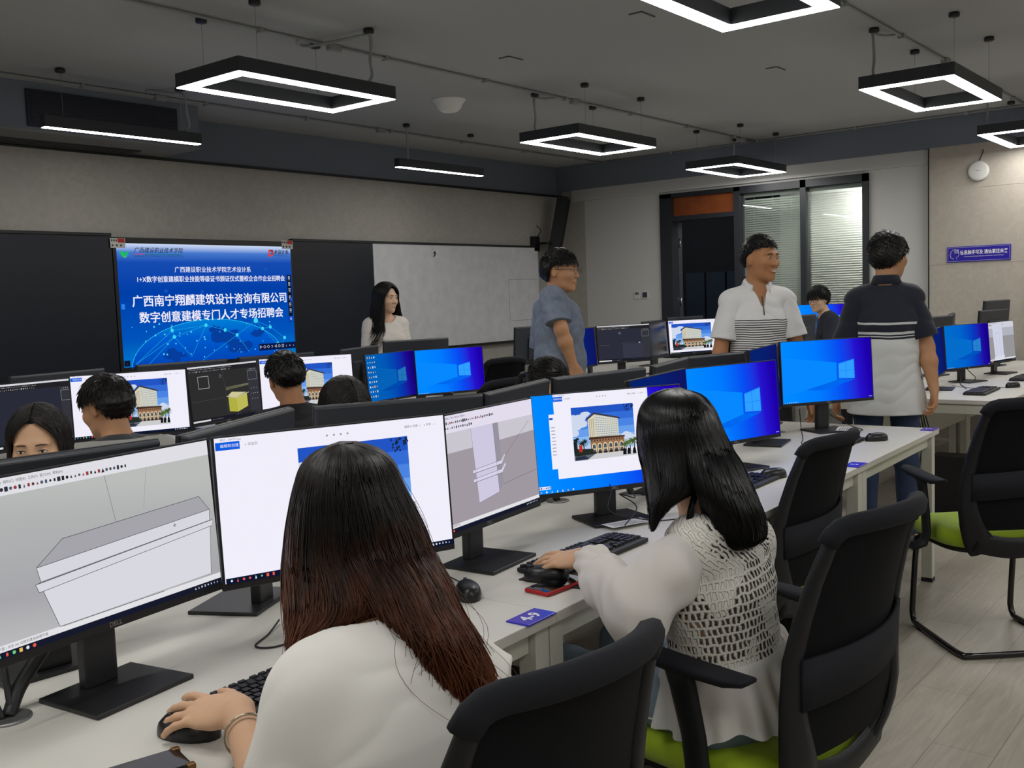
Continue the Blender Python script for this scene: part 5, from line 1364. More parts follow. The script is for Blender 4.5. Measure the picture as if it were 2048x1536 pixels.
def shirt(J, name, m, h, sleeve=.62, hem=-.12, loose=.014, neckr=.066, neckdrop=0.0, sleeve_r=(.064, .066), flare=0.0, parent=None, wr=(.004, 16), zmin=0.0, vneck=None, seed=0, belly=0.0, sleeve_mat=None, slim=0.0):
    s, fem = J['s'], J['fem']; lo, hi = bounds(J); lo[2] = max(lo[2], zmin); v = Vol(lo, hi, h)
    tu, tf, sr, P = J['tu'], J['tf'], J['sr'], J['pel']
    q = s * J['ts']; H0 = P + tu * (hem - .03) * s; w1 = P + tu * .14 * q; w2 = P + tu * .30 * q; w3 = P + tu * .385 * q
    k = loose
    v.add(clip_plane(ecap(H0, w1, ((.150 - slim + flare) * s + k, (.105 + flare + belly * .5) * s + k), ((.140 - slim) * s + k, (.100 + belly) * s + k), sr), P + tu * hem * s, -tu), .02)
    v.add(ecap(w1, w2, ((.140 - slim) * s + k, (.100 + belly) * s + k), ((.152 - slim) * s + k, .106 * s + k), sr), .04)
    v.add(ecap(w2, w3, ((.150 - slim) * s + k, .104 * s + k), ((.140 - slim) * s + k, .085 * s + k), sr), .04)
    v.add(cap(J['shL'], J['shR'], .050 * s + k * .3, .050 * s + k * .3), .05)
    for n in 'LR': v.add(cap(J['neck'] - tu * .035, J['sh' + n] * .8 + J['neck'] * .2, .046 * s + k * .4, .045 * s + k * .5), .04)
    for n in 'LR':
        a, e, w = J['sh' + n], J['el' + n], J['wr' + n]
        if sleeve_mat is not None:
            sv = Vol(np.minimum(a, e) - .13, np.maximum(a, e) + .13, h); d_ = nz(e - a)
            sv.add(clip_plane(cap(a - J['sr'] * (.03 if n == 'R' else -.03) + tu * .003, a + (e - a) * (sleeve + .25), sleeve_r[0] * s, sleeve_r[1] * s), a + (e - a) * sleeve, d_), 0)
            sv.add(clip_plane(cap(a, a + (e - a) * (sleeve - .03), sleeve_r[0] * s, sleeve_r[1] * s + .0025), a + (e - a) * (sleeve - .1), -d_) if False else cap(a, a, .01, .01), 0)
            def nf2(Q, a=a, d_=d_):
                c = a + ((Q - a) @ d_)[:, None] * d_; d = Q - c; g = wob(Q, wr[0], wr[1] * .8, seed + 5) + wr[0] * .5 * np.abs(np.sin(Q @ np.array([14., 9., 30.]) + 2.6 * wob(Q, 1.0, 8, seed + 2))); return Q + d / (np.linalg.norm(d, axis=1)[:, None] + 1e-6) * g[:, None]
            put('sleeve', sv.mesh('sleeve', sleeve_mat, J['root'], nf2), parent)
        elif sleeve <= 1: v.add(clip_plane(cap(a, a + (e - a) * (sleeve + .25), sleeve_r[0] * s, sleeve_r[1] * s), a + (e - a) * sleeve, e - a), .03)
        else:
            v.add(cap(a, e, sleeve_r[0] * s, sleeve_r[1] * s), .03); b_ = e + (w - e) * (sleeve - 1); v.add(clip_plane(cap(e, e + (w - e) * (sleeve - 1 + .15), sleeve_r[1] * s, sleeve_r[1] * s * .72), b_, w - e), .02)
    nk = J['neck']; ax = nz(tu + tf * .35)
    v.add(cap(nk - ax * (.01 + neckdrop) + tf * (.01 + neckdrop * .5), nk + ax * .22, neckr * s, neckr * 1.1 * s), .012, 's')
    if vneck: v.add(ecap(nk + tf * .03, nk + tf * .12 - tu * vneck, (.05 * s, .03), (.008, .03), sr), .01, 's')
    def nf(Q):
        g = wob(Q, wr[0], wr[1] * .7, seed + 3) + wr[0] * .55 * np.abs(np.sin(Q @ np.array([9., 7., 34.]) + 3.2 * wob(Q, 1.0, 7, seed + 9))) - wr[0] * .3
        c = P + tu * .25; d = Q - c; d -= tu * (d @ tu)[:, None]; return Q + d / (np.linalg.norm(d, axis=1)[:, None] + 1e-6) * g[:, None]
    me = v.mesh(name, m, J['root'], nf); return put(name, me, parent)
def trousers(J, name, m, h, waist=.10, parent=None, k=.014, zmin=0.0, shoes=None):
    s = J['s']; lo, hi = bounds(J); lo[2] = max(lo[2], zmin); v = Vol(lo, hi, h); P, tu = J['pel'], J['tu']
    v.add(clip_plane(ecap(P - tu * .05, P + tu * (waist + .05) * s, (.158 * s + k, .108 * s + k), (.138 * s + k, .098 * s + k), J['sr']), P + tu * waist * s, tu), .03)
    for n in 'LR':
        v.add(cap(J['hip' + n], J['kn' + n], .086 * s + k, .058 * s + k), .03); an = J['an' + n]; v.add(clip_plane(cap(J['kn' + n], an, .058 * s + k, .045 * s + k), an + V3(0, 0, .0), an - J['kn' + n]), .03)
    def nf(Q): return Q + (Q - np.array([P[0], P[1], 0])) * np.array([1, 1, 0]) * wob(Q * np.array([1, 1, .5]), .03, 22, 5)[:, None]
    o = put(name, v.mesh(name, m, J['root'], nf), parent)
    if shoes:
        for n in 'LR':
            lo2 = J['an' + n] - .2; hi2 = J['an' + n] + .25; lo2[2] = 0; vv = Vol(lo2, hi2, .006); a = J['an' + n]; f = J['f']
            vv.add(cap(V3(a[0], a[1], .038) - f * .035, V3(a[0], a[1], .034) + f * .15 * s, .036, .036), .02); vv.add(cap(V3(a[0], a[1], .05) - f * .01, V3(a[0], a[1], .09), .035, .035), .03); vv.cut(lambda X, Y, Z: .003 - Z + 0 * X + 0 * Y)
            put('shoe', vv.mesh('shoe', shoes, J['root']), parent)
    return o

# --- hair
def tubes_np(paths, radii, n=3):
    """many thin strands at once: paths (N,K,3), radii (N,K)"""
    N, K, _ = paths.shape
    T = np.gradient(paths, axis=1); T /= np.linalg.norm(T, axis=2, keepdims=True) + 1e-9
    ref = np.array([.31, .47, .82]); A = np.cross(T, ref); A /= np.linalg.norm(A, axis=2, keepdims=True) + 1e-9; B = np.cross(T, A)
    an = 2 * PI * np.arange(n) / n
    P = paths[:, :, None, :] + radii[:, :, None, None] * (A[:, :, None, :] * np.cos(an)[None, None, :, None] + B[:, :, None, :] * np.sin(an)[None, None, :, None])
    base = (np.arange(N)[:, None, None] * K + np.arange(K - 1)[None, :, None]) * n; j = np.arange(n)[None, None, :]; j2 = (j + 1) % n
    Q = np.stack([base + j, base + j2, base + n + j2, base + n + j], -1).reshape(-1, 4)
    return P.reshape(-1, 3), Q
def merge(parts):
    Ps, Qs, o = [], [], 0
    for P, Q in parts: Ps.append(P); Qs.append(Q + o); o += len(P)
    return np.concatenate(Ps), np.concatenate(Qs)
def halves(A, m):                      # the common upper levels of a head of hair, split at m across into a left and a right hank
    L = [(a, b_, a + (c - a) * (m + .06), b_ + (d - b_) * (m + .06), D, g, 0, m + .06) for a, b_, c, d, D, g in A]
    R = [(a + (c - a) * (m - .06), b_ + (d - b_) * (m - .06), c, d, D - .004, g, m - .06, 1) for a, b_, c, d, D, g in A]
    return L, R
def mesh_arrays(me):
    P = np.zeros(len(me.vertices) * 3, f32); me.vertices.foreach_get('co', P)
    Q = np.zeros(len(me.loops), np.int32); me.loops.foreach_get('vertex_index', Q); return P.reshape(-1, 3).astype(float), Q.reshape(-1, 4)
def hair_mat(name, c0, c1=None, z0=0, z1=1, rough=.38):
    m = mat(name, c0, rough, spec=.32); b = m.node_tree.nodes['Principled BSDF']; tc = nd(m, 'ShaderNodeTexCoord')
    n = nd(m, 'ShaderNodeTexNoise'); n.inputs['Scale'].default_value = 60; n.inputs['Detail'].default_value = 3
    mp = nd(m, 'ShaderNodeMapping'); mp.inputs['Scale'].default_value = (1, 1, .12); lk(m, tc.outputs['Object'], mp.inputs['Vector']); lk(m, mp.outputs[0], n.inputs['Vector'])
    mx = nd(m, 'ShaderNodeMix', data_type='RGBA', blend_type='MULTIPLY'); mx.inputs['Factor'].default_value = .6
    r2 = nd(m, 'ShaderNodeValToRGB'); r2.color_ramp.elements[0].color = (.35, .35, .35, 1); r2.color_ramp.elements[1].color = (1.25, 1.25, 1.25, 1); r2.color_ramp.elements[0].position = .35; r2.color_ramp.elements[1].position = .65
    lk(m, n.outputs['Fac'], r2.inputs[0]); lk(m, r2.outputs[0], mx.inputs['B'])
    if c1 is not None:
        sp = nd(m, 'ShaderNodeSeparateXYZ'); lk(m, tc.outputs['Object'], sp.inputs[0]); mr = nd(m, 'ShaderNodeMapRange'); mr.inputs['From Min'].default_value = z1; mr.inputs['From Max'].default_value = z0
        n2 = nd(m, 'ShaderNodeTexNoise'); n2.inputs['Scale'].default_value = 18; lk(m, mp.outputs[0], n2.inputs['Vector'])
        ad = nd(m, 'ShaderNodeMath', operation='MULTIPLY_ADD'); lk(m, n2.outputs['Fac'], ad.inputs[0]); ad.inputs[1].default_value = .22; lk(m, sp.outputs['Z'], ad.inputs[2])
        sb = nd(m, 'ShaderNodeMath', operation='SUBTRACT'); lk(m, ad.outputs[0], sb.inputs[0]); sb.inputs[1].default_value = .11; lk(m, sb.outputs[0], mr.inputs['Value'])
        rr = nd(m, 'ShaderNodeValToRGB'); rr.color_ramp.elements[0].color = (*lin(c1), 1); rr.color_ramp.elements[1].color = (*lin(c0), 1); lk(m, mr.outputs[0], rr.inputs[0]); 
        rr.color_ramp.elements[0].position = 0; rr.color_ramp.elements[1].position = 1; mr.inputs['From Min'].default_value = z0; mr.inputs['From Max'].default_value = z1
        lk(m, rr.outputs[0], mx.inputs['A'])
    else: mx.inputs['A'].default_value = (*lin(c0), 1)
    lk(m, mx.outputs['Result'], b.inputs['Base Color'])
    return m
def hair_cap(J, thick=.012, zl=((-.11, -.08), (-.06, -.06), (-.02, -.02), (.02, .005), (.05, .035), (.08, .06), (.11, .07)), h=.005, lift=0.0, side=0.0):
    """close shell over the skull above the hair line zl: (y, z) pairs in the head's frame"""
    hc, R, s = J['head'], J['R'], J['s']; v = Vol(hc - .17 * s, hc + .17 * s, h)
    ys, zs = [p[0] for p in zl], [p[1] for p in zl]
    def fn(X, Y, Z):
        q = loc(X, Y, Z, hc, R); x, y, z = [a / f32(s) for a in q]
        zline = np.interp(y, ys, zs).astype(f32) + f32(.004) * np.sin(x * 160 + y * 90) + f32(.003) * np.sin(x * 333 - y * 240)
        tk = thick * np.clip((z - zline) / f32(.045), .12, 1)
        r = (.0765 + tk + side, .0965 + tk, .0905 + tk + lift * np.clip((z - .03) / f32(.05), 0, 1)); cz = .028
        n = np.sqrt((x / r[0]) ** 2 + ((y + .012) / r[1]) ** 2 + ((z - cz) / r[2]) ** 2); g = np.sqrt((x / r[0] ** 2) ** 2 + ((y + .012) / r[1] ** 2) ** 2 + ((z - cz) / r[2] ** 2) ** 2) + 1e-6
        d = n * (n - 1) / g
        r2 = (.073 + tk * .9 + side, .087 + tk, .075); n2 = np.sqrt((x / r2[0]) ** 2 + ((y + .018) / r2[1]) ** 2 + ((z + .005) / r2[2]) ** 2); d2 = (n2 - 1) * .074
        hh = np.maximum(.03 - np.abs(d - d2), 0) / .03; d = np.minimum(d, d2) - hh * hh * .0075
        return np.maximum(d, (zline - z) * f32(.8)) * f32(s)
    v.add((fn, hc - .17 * s, hc + .17 * s), 0); return v
def head_pts(J, dirs, rad):            # points on the skull shell: unit directions in the head's frame
    s = J['s']; r = np.array([.076, .096, .090]) + rad; p = dirs * r + np.array([0, -.012, .028]); return J['head'] + (p * s) @ J['R']
def short_hair(J, t, m, thick=.012, zl=None, n=900, length=.035, comb=(0.0, .6, -.2), spike=.35, seed=0, h=.005, lift=0.0, side=0.0, r0=.0016, fringe=0):
    kw = dict(thick=thick, h=h, lift=lift, side=side)
    if zl: kw['zl'] = zl
    v = hair_cap(J, **kw); me = v.mesh('hair', m, J['root'], lambda Q: Q + wob(Q, .0022, 170, seed)[:, None] * nz(Q.mean(0)[None] - Q + 1e-9) * 0 + (Q - J['head']) * (wob(Q, .02, 150, seed))[:, None])
    P0, Q0 = mesh_arrays(me); bpy.data.meshes.remove(me)
    r = np.random.RandomState(seed + 1); zl_ = zl or ((-.11, -.08), (-.06, -.06), (-.02, -.02), (.02, .005), (.05, .035), (.08, .06), (.11, .07))
    d = r.normal(size=(n * 4, 3)); d /= np.linalg.norm(d, axis=1, keepdims=True); p = d * (np.array([.076, .096, .090]) + thick) + np.array([0, -.012, .028])
    ok = p[:, 2] > np.interp(p[:, 1], [a for a, _ in zl_], [b for _, b in zl_]) + .004; d = d[ok][:n]; N = len(d)
    K = 5; c = np.array(comb); tang = c[None] - d * (d @ c)[:, None]; down = np.array([0, -.15, -1.0]); dn = down[None] - d * (d @ down)[:, None]
    w = np.clip(d[:, 2:3], 0, 1) ** .7; g = tang * w + dn * (1 - w); g /= np.linalg.norm(g, axis=1, keepdims=True) + 1e-6
    L = length * r.uniform(.6, 1.2, size=(N, 1)) * (.45 + .55 * w); side_ = np.cross(d, g)
    paths = np.zeros((N, K, 3)); base = d * (np.array([.076, .096, .090]) + thick * .75) + np.array([0, -.012, .028])
    jit = r.normal(size=(N, 1)) * .35; lft = spike * r.uniform(.1, 1, size=(N, 1))
    for k in range(K):
        u = k / (K - 1); paths[:, k] = base + g * L * u + side_ * jit * L * u + d * (thick * .35 + L * lft * u * (1.25 - u * .55)) - np.array([0, 0, 1]) * L * .15 * u * u
    paths = J['head'] + (paths * J['s']) @ J['R'] - J['root']; rad = r0 * np.array([1, 1.05, .95, .7, .2])[None] * r.uniform(.7, 1.5, size=(N, 1))
    P, Q = merge([(P0, Q0), tubes_np(paths, rad, 4)]); return put('hair', np_mesh('hair', P, Q, m), t)
def sheet(levels, n_s=24, sub=5, thick=.02):
    """a hank of hair: levels = (left x,y, right x,y, depth, bulge) in the picture; returns the point function and a closed skin"""
    Lv = np.array([(*l, 0, 1)[:8] if len(l) == 6 else l for l in levels], float); K = len(Lv)      # last two: which part of the round of the head
    def at(s, t):                      # s across 0..1, t down 0..K-1 (arrays)
        t = np.clip(t, 0, K - 1 - 1e-6); i = t.astype(int); u = (t - i)[:, None]
        p0, p1, p2, p3 = Lv[np.maximum(i - 1, 0)], Lv[i], Lv[i + 1], Lv[np.minimum(i + 2, K - 1)]
        c = .5 * (2 * p1 + (p2 - p0) * u + (2 * p0 - 5 * p1 + 4 * p2 - p3) * u * u + (3 * p1 - p0 - 3 * p2 + p3) * u ** 3)
        a = np.clip(s, 0, 1)
        x = c[:, 0] + (c[:, 2] - c[:, 0]) * a; y = c[:, 1] + (c[:, 3] - c[:, 1]) * a; aa = c[:, 6] + (c[:, 7] - c[:, 6]) * a; D = c[:, 4] - c[:, 5] * np.sqrt(np.clip(1 - (2 * aa - 1) ** 2, 0, 1))
        ray = np.stack([(x - 1024) / F_PX, (y - 768) / F_PX, np.ones_like(x)], 1) @ RC
        return CAM + ray * D[:, None]
    nt = (K - 1) * sub + 1; S_, T_ = np.meshgrid(np.linspace(0, 1, n_s), np.linspace(0, K - 1, nt)); A = at(S_.ravel(), T_.ravel())
    B = A + np.array([FWD.x, FWD.y, 0]) * thick
    idx = np.arange(nt * n_s).reshape(nt, n_s); q = lambda a, b_, c, d: np.stack([a.ravel(), b_.ravel(), c.ravel(), d.ravel()], 1); o = nt * n_s
    Q = [q(idx[:-1, :-1], idx[:-1, 1:], idx[1:, 1:], idx[1:, :-1]), q(idx[:-1, :-1], idx[1:, :-1], idx[1:, 1:], idx[:-1, 1:]) + o]
    for e in (idx[0], idx[-1], idx[:, 0], idx[:, -1]): Q.append(np.stack([e[:-1], e[1:], e[1:] + o, e[:-1] + o], 1))
    return at, (np.concatenate([A, B]), np.concatenate(Q)), K
def strands(at, K, n, pts=22, r0=.0012, wave=.004, jit=.004, seed=0, t0=(0, .6), t1=(.72, 1.0), fly=0, edge=.02):
    r = np.random.RandomState(seed); N = n + fly; s = r.uniform(-edge, 1 + edge, N); a = r.uniform(t0[0], t0[1], N); b = (K - 1) * r.uniform(t1[0], t1[1], N) ** .8
    u = np.linspace(0, 1, pts); T_ = a[:, None] + (b - a)[:, None] * u[None]
    S_ = s[:, None] + .03 * np.sin(u[None] * r.uniform(2, 5, (N, 1)) + r.uniform(0, 6.3, (N, 1))) * u[None]
    P = at(np.clip(S_, 0, 1).ravel(), T_.ravel()).reshape(N, pts, 3)
    ph = r.uniform(0, 6.3, (N, 1)); fq = r.uniform(5, 11, (N, 1)); am = wave * r.uniform(.3, 1.4, (N, 1)) * (.15 + u[None] ** 1.3)
    if fly: am[n:] *= 4
    off = -r.uniform(-.3, 1.0, (N, 1)) * jit
    if fly: off[n:] *= 3
    P += np.array([RGT.x, RGT.y, 0])[None, None] * (am * np.sin(ph + fq * u[None]) + (np.clip(S_, -9, 0) + np.clip(S_ - 1, 0, 9)) * .12)[..., None]
    P += np.array([FWD.x, FWD.y, 0])[None, None] * (off + .6 * am * np.cos(ph * 1.7 + fq * .8 * u[None]))[..., None]
    rad = r0 * r.uniform(.5, 1.6, (N, 1)) * np.interp(u, [0, .1, .7, 1], [.5, 1, .9, .12])[None]
    if fly: rad[n:] = .0004
    return tubes_np(P, rad, 3)
# ------------------------------------------------------------------ the people of the photograph
def skin(name, c): 
    m = mat(name, c, .5, spec=.35, vary=(14, tuple(int(v * .95) for v in c), 5), bump=(220, .06, .0006))
    b = m.node_tree.nodes['Principled BSDF']; b.inputs['Subsurface Weight'].default_value = .12; b.inputs['Subsurface Radius'].default_value = (.012, .005, .003); b.inputs['Subsurface Scale'].default_value = .5
    return m
SK_F = skin('fair_skin', (222, 178, 144)); SK_M = skin('tan_skin', (196, 146, 108)); SK_D = skin('brown_skin', (184, 130, 90)); SK_P = skin('pale_skin', (228, 190, 160))
LIP_F = mat('lips_rose', (178, 100, 88), .4); LIP_M = mat('lips_brown', (150, 88, 70), .45)
H_BLACK = hair_mat('black_hair', (19, 17, 17)); H_DARK = hair_mat('dark_hair', (27, 22, 20), rough=.45)
def pose_at(px, py, D, a, **kw):
    """as pose(), placed so that the middle of the head comes to that point of the room"""
    T = PX(px, py, D); kw = dict(kw); x = y = 0.0
    for _ in range(12):
        J = pose(x, y, a, **kw); e = T - J['head']; x += e[0]; y += e[1]
        if kw.get('sit') is None: kw['H'] = kw.get('H', 1.7) + e[2] * .9
        else: kw['sit'] += e[2]
    return pose(x, y, a, **kw)
def person(J, label, name='person'):
    return empty(name, (J['root'][0], J['root'][1], 0), 0, label, 'person')
def seat_for(J, label):
    f, r = J['f'], J['root']; chair(r[0] + f[0] * .06, r[1] + f[1] * .06, math.degrees(math.atan2(f[1], f[0])), label, min(1.0, (J['pel'][2] - .128 * J['s']) / .495))
def stripes(name, base, dark, z_hi, period, duty, extra=()):
    """knitted bands by height over the floor; extra = ((z0, z1, colour), ...)"""
    m = mat(name, base, .8, bump=(320, .15, .0008), sheen=.15); b = m.node_tree.nodes['Principled BSDF']; tc = nd(m, 'ShaderNodeTexCoord'); sp = nd(m, 'ShaderNodeSeparateXYZ'); lk(m, tc.outputs['Object'], sp.inputs[0])
    nz_ = nd(m, 'ShaderNodeTexNoise'); nz_.inputs['Scale'].default_value = 5; lk(m, tc.outputs['Object'], nz_.inputs['Vector']); ma = nd(m, 'ShaderNodeMath', operation='MULTIPLY_ADD'); lk(m, nz_.outputs['Fac'], ma.inputs[0]); ma.inputs[1].default_value = .022; lk(m, sp.outputs['Z'], ma.inputs[2])
    sh = nd(m, 'ShaderNodeMath', operation='SUBTRACT'); lk(m, ma.outputs[0], sh.inputs[0]); sh.inputs[1].default_value = .011; z = sh.outputs[0]
    def less(src, v): q = nd(m, 'ShaderNodeMath', operation='LESS_THAN'); lk(m, src, q.inputs[0]); q.inputs[1].default_value = v; return q.outputs[0]
    def mul(a, c): q = nd(m, 'ShaderNodeMath', operation='MULTIPLY'); lk(m, a, q.inputs[0]); lk(m, c, q.inputs[1]); return q.outputs[0]
    def inv(a): q = nd(m, 'ShaderNodeMath', operation='SUBTRACT'); q.inputs[0].default_value = 1; lk(m, a, q.inputs[1]); return q.outputs[0]
    cur = None
    def blend(f, c):
        nonlocal cur
        mx = nd(m, 'ShaderNodeMix', data_type='RGBA'); lk(m, f, mx.inputs['Factor'])
        if cur is None: mx.inputs['A'].default_value = (*lin(base), 1)
        else: lk(m, cur, mx.inputs['A'])
        mx.inputs['B'].default_value = (*lin(c), 1); cur = mx.outputs['Result']
    if period:
        md = nd(m, 'ShaderNodeMath', operation='MODULO'); lk(m, z, md.inputs[0]); md.inputs[1].default_value = period
        blend(mul(less(md.outputs[0], period * duty), less(z, z_hi)), dark)
    for (z0, z1, c) in extra: blend(mul(inv(less(z, z0)), less(z, z1)), c)
    lk(m, cur, b.inputs['Base Color']); return m
def collar(J, t, m, r=.064, h=.034, gap=.5, tilt=.35):
    """turned-down shirt collar standing round the neck, open in front"""
    nk, tu, tf, sr, s = J['neck'], J['tu'], J['tf'], J['sr'], J['s']; b = MB(); R = []
    for i in range(27):
        a = gap + (2 * PI - 2 * gap) * i / 26; d = tf * math.cos(a) + sr * math.sin(a); ft = max(0, math.cos(a))
        c = nk + tu * (.012 - .045 * ft) + d * r * s * (1.0 + .12 * ft)
        R.append([tuple(c - J['root'] - tu * .012), tuple(c + tu * (h + .004) * s - d * .004 - J['root']), tuple(c + tu * h * s + d * .006 - J['root']), tuple(c + d * (.022 + .012 * ft) - tu * (.004 + .018 * ft) - J['root'])])
    b.layers(R); b.build('collar', m, t)
def bob(J, t, m, zl, drop=.12, thick=.016, seed=0, h=.006, lift=.0):
    return short_hair(J, t, m, thick=thick, zl=zl, n=1100, length=.06, comb=(0, .3, -.6), spike=.04, seed=seed, h=h, r0=.0018, lift=lift)
def long_hair(J, t, m, drops, seed=0, thick=.014, part=0.0, n=900, back=True, root=None, r0=.0018, side_x=.085, zl=None, wave=.012, spread=.12):
    """shoulder-length hair: strands from a parting over the skull, then hanging; drops = length below the chin"""
    s, hc, R = J['s'], J['head'], J['R']
    v = hair_cap(J, thick=thick, h=.006, zl=zl or ((-.11, -.16), (-.05, -.14), (-.01, -.10), (.02, -.03), (.045, .02), (.07, .05), (.095, .068), (.11, .08)))
    me = v.mesh('hair', m, J['root']); P0, Q0 = mesh_arrays(me); bpy.data.meshes.remove(me)
    r = np.random.RandomState(seed); K = 18; N = n
    ang = r.uniform(-1, 1, N); sg = np.where(ang > 0, 1, -1); az = sg * (np.abs(ang) * 2.2)        # 0 = middle of the back, 2.2 = beside the face
    T = np.clip(np.where(np.abs(ang) > .5, r.uniform(-.3, .72, N), r.uniform(-.8, .3, N)), -.9, .75)
    A0 = np.stack([.03 * sg, T, np.sqrt(1 - T * T)], 1); B0 = np.stack([np.sin(az), -np.cos(az), np.full(N, -.22)], 1); B0 /= np.linalg.norm(B0, axis=1, keepdims=True)
    om = np.arccos(np.clip((A0 * B0).sum(1), -1, 1))[:, None]; rr = np.array([.076, .096, .090]) + thick; exr = r.uniform(0, .006, (N, 1))
    paths = np.zeros((N, K, 3)); u = np.linspace(0, 1, K); L = drops * r.uniform(.75, 1.05, N); ph2 = r.uniform(0, 6.3, N); fq = r.uniform(5, 9, N)
    for k in range(K):
        w = min(u[k] / .45, 1.0); d = (A0 * np.sin((1 - w) * om) + B0 * np.sin(w * om)) / np.sin(om); dn = max(u[k] - .45, 0) / .55
        pt = d * (rr[None] + exr * (.4 + w)) + np.array([0, -.012, .028]); amp = wave * dn
        pt[:, 2] -= dn * (L + .09); pt[:, 0] = pt[:, 0] * (1 + spread * dn) + amp * np.sin(ph2 + fq * dn); pt[:, 1] = pt[:, 1] * (1 - .12 * dn) - .015 * dn + amp * np.cos(ph2 * 1.3 + fq * dn)
        paths[:, k] = pt
    Ru = np.array([nz(np.cross(nz(R[1] * V3(1, 1, 0)), U3)), nz(R[1] * V3(1, 1, 0)), U3])
    dnw = np.clip((u - .42) / .25, 0, 1)[None, :, None]
    W1 = hc + (paths * s) @ R; W2 = hc + (paths * s) @ Ru; Wp = W1 * (1 - dnw) + W2 * dnw - J['root']
    rad = r0 * np.interp(u, [0, .1, .8, 1], [.7, 1.1, 1.0, .2])[None] * r.uniform(.6, 1.5, (N, 1))
    P, Q = merge([(P0, Q0), tubes_np(Wp, rad, 4)]); return put('hair', np_mesh('hair', P, Q, m), t)

# 1 the man in the white polo with dark stripes, smiling
J = arms(pose_at(1521, 519, 5.62, 2, H=1.73, head=34, hpitch=2))
t = person(J, 'smiling man in a white striped polo shirt standing beyond the front row monitors')
body(J, 'body', SK_D, .0042, smile=1.0, parent=t)
zb = J['neck'][2]
M_POLO = stripes('white_striped_knit', (226, 226, 226), (52, 52, 58), zb - .180, .0128, .42)
shirt(J, 'polo_shirt', M_POLO, .0055, .72, -.16, .020, .062, .02, (.071, .076), .012, t, (.005, 15), .6, .10, 2, .012, mat('white_polo_knit', (226, 226, 226), .8, bump=(320, .15, .0008), sheen=.15), .018)
collar(J, t, mat('white_polo_collar', (226, 226, 226), .8), .062, .03, .55)
nk = J['neck']; tf, tu = J['tf'], J['tu']
MB().tube([tuple(nk - J['root'] + tf * a - tu * b_) for a, b_ in ((.100, .055), (.118, .09), (.132, .125), (.140, .16))], .0032, 6).build('zip', mat('dark_zip', (60, 60, 62), .4), t)
trousers(J, 'trousers', mat('black_trousers', (30, 32, 38), .8), .012, parent=t, shoes=M_BLACKTRIM)
short_hair(J, t, H_BLACK, .012, ((-.11, -.045), (-.06, -.03), (-.02, .015), (.02, .05), (.055, .062), (.085, .066), (.12, .07)), 1100, .022, (0, .8, .3), .5, 3, .0045, .008)
face_parts(t, J['head'], J['R'], J['s'], LIP_M, J['root'], False, smile=1.0)

# 2 the man in the navy and white polo, seen from behind, walking
J = pose_at(1778, 514, 5.45, 160, H=1.73, head=128, legs=(.05, -.08))
J['wrR'] = PX(1868, 778, 5.36); J['elR'] = PX(1853, 693, 5.42); J['shR'] = PX(1826, 596, 5.42); J['hdR'] = nz(PX(1872, 830, 5.33) - J['wrR']); J = arms(J)
t = person(J, 'man in a navy and white polo seen from behind, right arm hanging')
body(J, 'body', SK_M, .0045, hands=dict(R=dict(curl=(.5, .6, .5)), L=dict(curl=(.5, .6, .5))), parent=t)
z = lambda py: (PX(1770, py, 5.45))[2]
NAVY = (22, 27, 44); WHT_ = (214, 216, 216)
M_NAVY = stripes('navy_white_knit', NAVY, NAVY, 0, 0, 0, ((-9, z(662), WHT_), (z(676), z(672), NAVY), (z(670), z(667), NAVY), (z(648), z(643.5), WHT_), ))
M_NAVYS = mat('navy_knit', NAVY, .85, bump=(320, .15, .0008), sheen=.15)
shirt(J, 'polo_shirt', M_NAVY, .0055, .80, -.19, .026, .058, .0, (.072, .078), .05, t, (.007, 12), .5, None, 4, .01, M_NAVYS, .012)
collar(J, t, M_NAVYS, .058, .036, .5)
trousers(J, 'jeans', mat('blue_jeans', (44, 62, 92), .85, vary=(9, (36, 50, 78), 6), bump=(420, .2, .001)), .009, .04, parent=t, k=.004, shoes=M_BLACKTRIM)
short_hair(J, t, H_BLACK, .016, ((-.12, -.062), (-.06, -.055), (-.02, -.01), (.02, .02), (.05, .05), (.085, .06), (.12, .07)), 1300, .04, (-.7, .5, .2), .35, 8, .0045, .006, .004)
face_parts(t, J['head'], J['R'], J['s'], LIP_M, J['root'], False)

# 3 the man in the blue linen shirt, in profile, round glasses
J = pose_at(1121, 543, 6.0, 122, H=1.73, head=66, hpitch=2, twist=0)
J['wrR'] = PX(1147, 733, 5.9); J['elR'] = PX(1122, 658, 5.86); J['shR'] = PX(1110, 596, 5.92); J = arms(J)
t = person(J, 'man in a blue linen shirt and round glasses standing before the whiteboard')
body(J, 'body', SK_M, .0045, parent=t)
M_LINEN = mat('blue_linen', (124, 134, 150), .9, vary=(30, (106, 117, 136), 8), bump=(420, .3, .0012))
shirt(J, 'linen_shirt', M_LINEN, .0055, .80, -.18, .024, .058, .0, (.071, .076), .012, t, (.007, 16), .5, None, 6, .015, M_LINEN, .010)
b = MB(); R_ = []
for i in range(25):
    a = 2 * PI * i / 24; d = J['tf'] * math.cos(a) + J['sr'] * math.sin(a); c = J['neck'] - J['tu'] * (.006 + .03 * max(0, math.cos(a))) + d * .060 * J['s'] - J['root']
    R_.append([tuple(c - J['tu'] * .012), tuple(c + J['tu'] * .016 - d * .003), tuple(c + J['tu'] * .012 + d * .006), tuple(c - J['tu'] * .012 + d * .008)])
b.layers(R_); b.build('collar_band', M_LINEN, t)
trousers(J, 'trousers', mat('dark_trousers', (46, 48, 56), .8), .012, parent=t, shoes=M_BLACKTRIM)
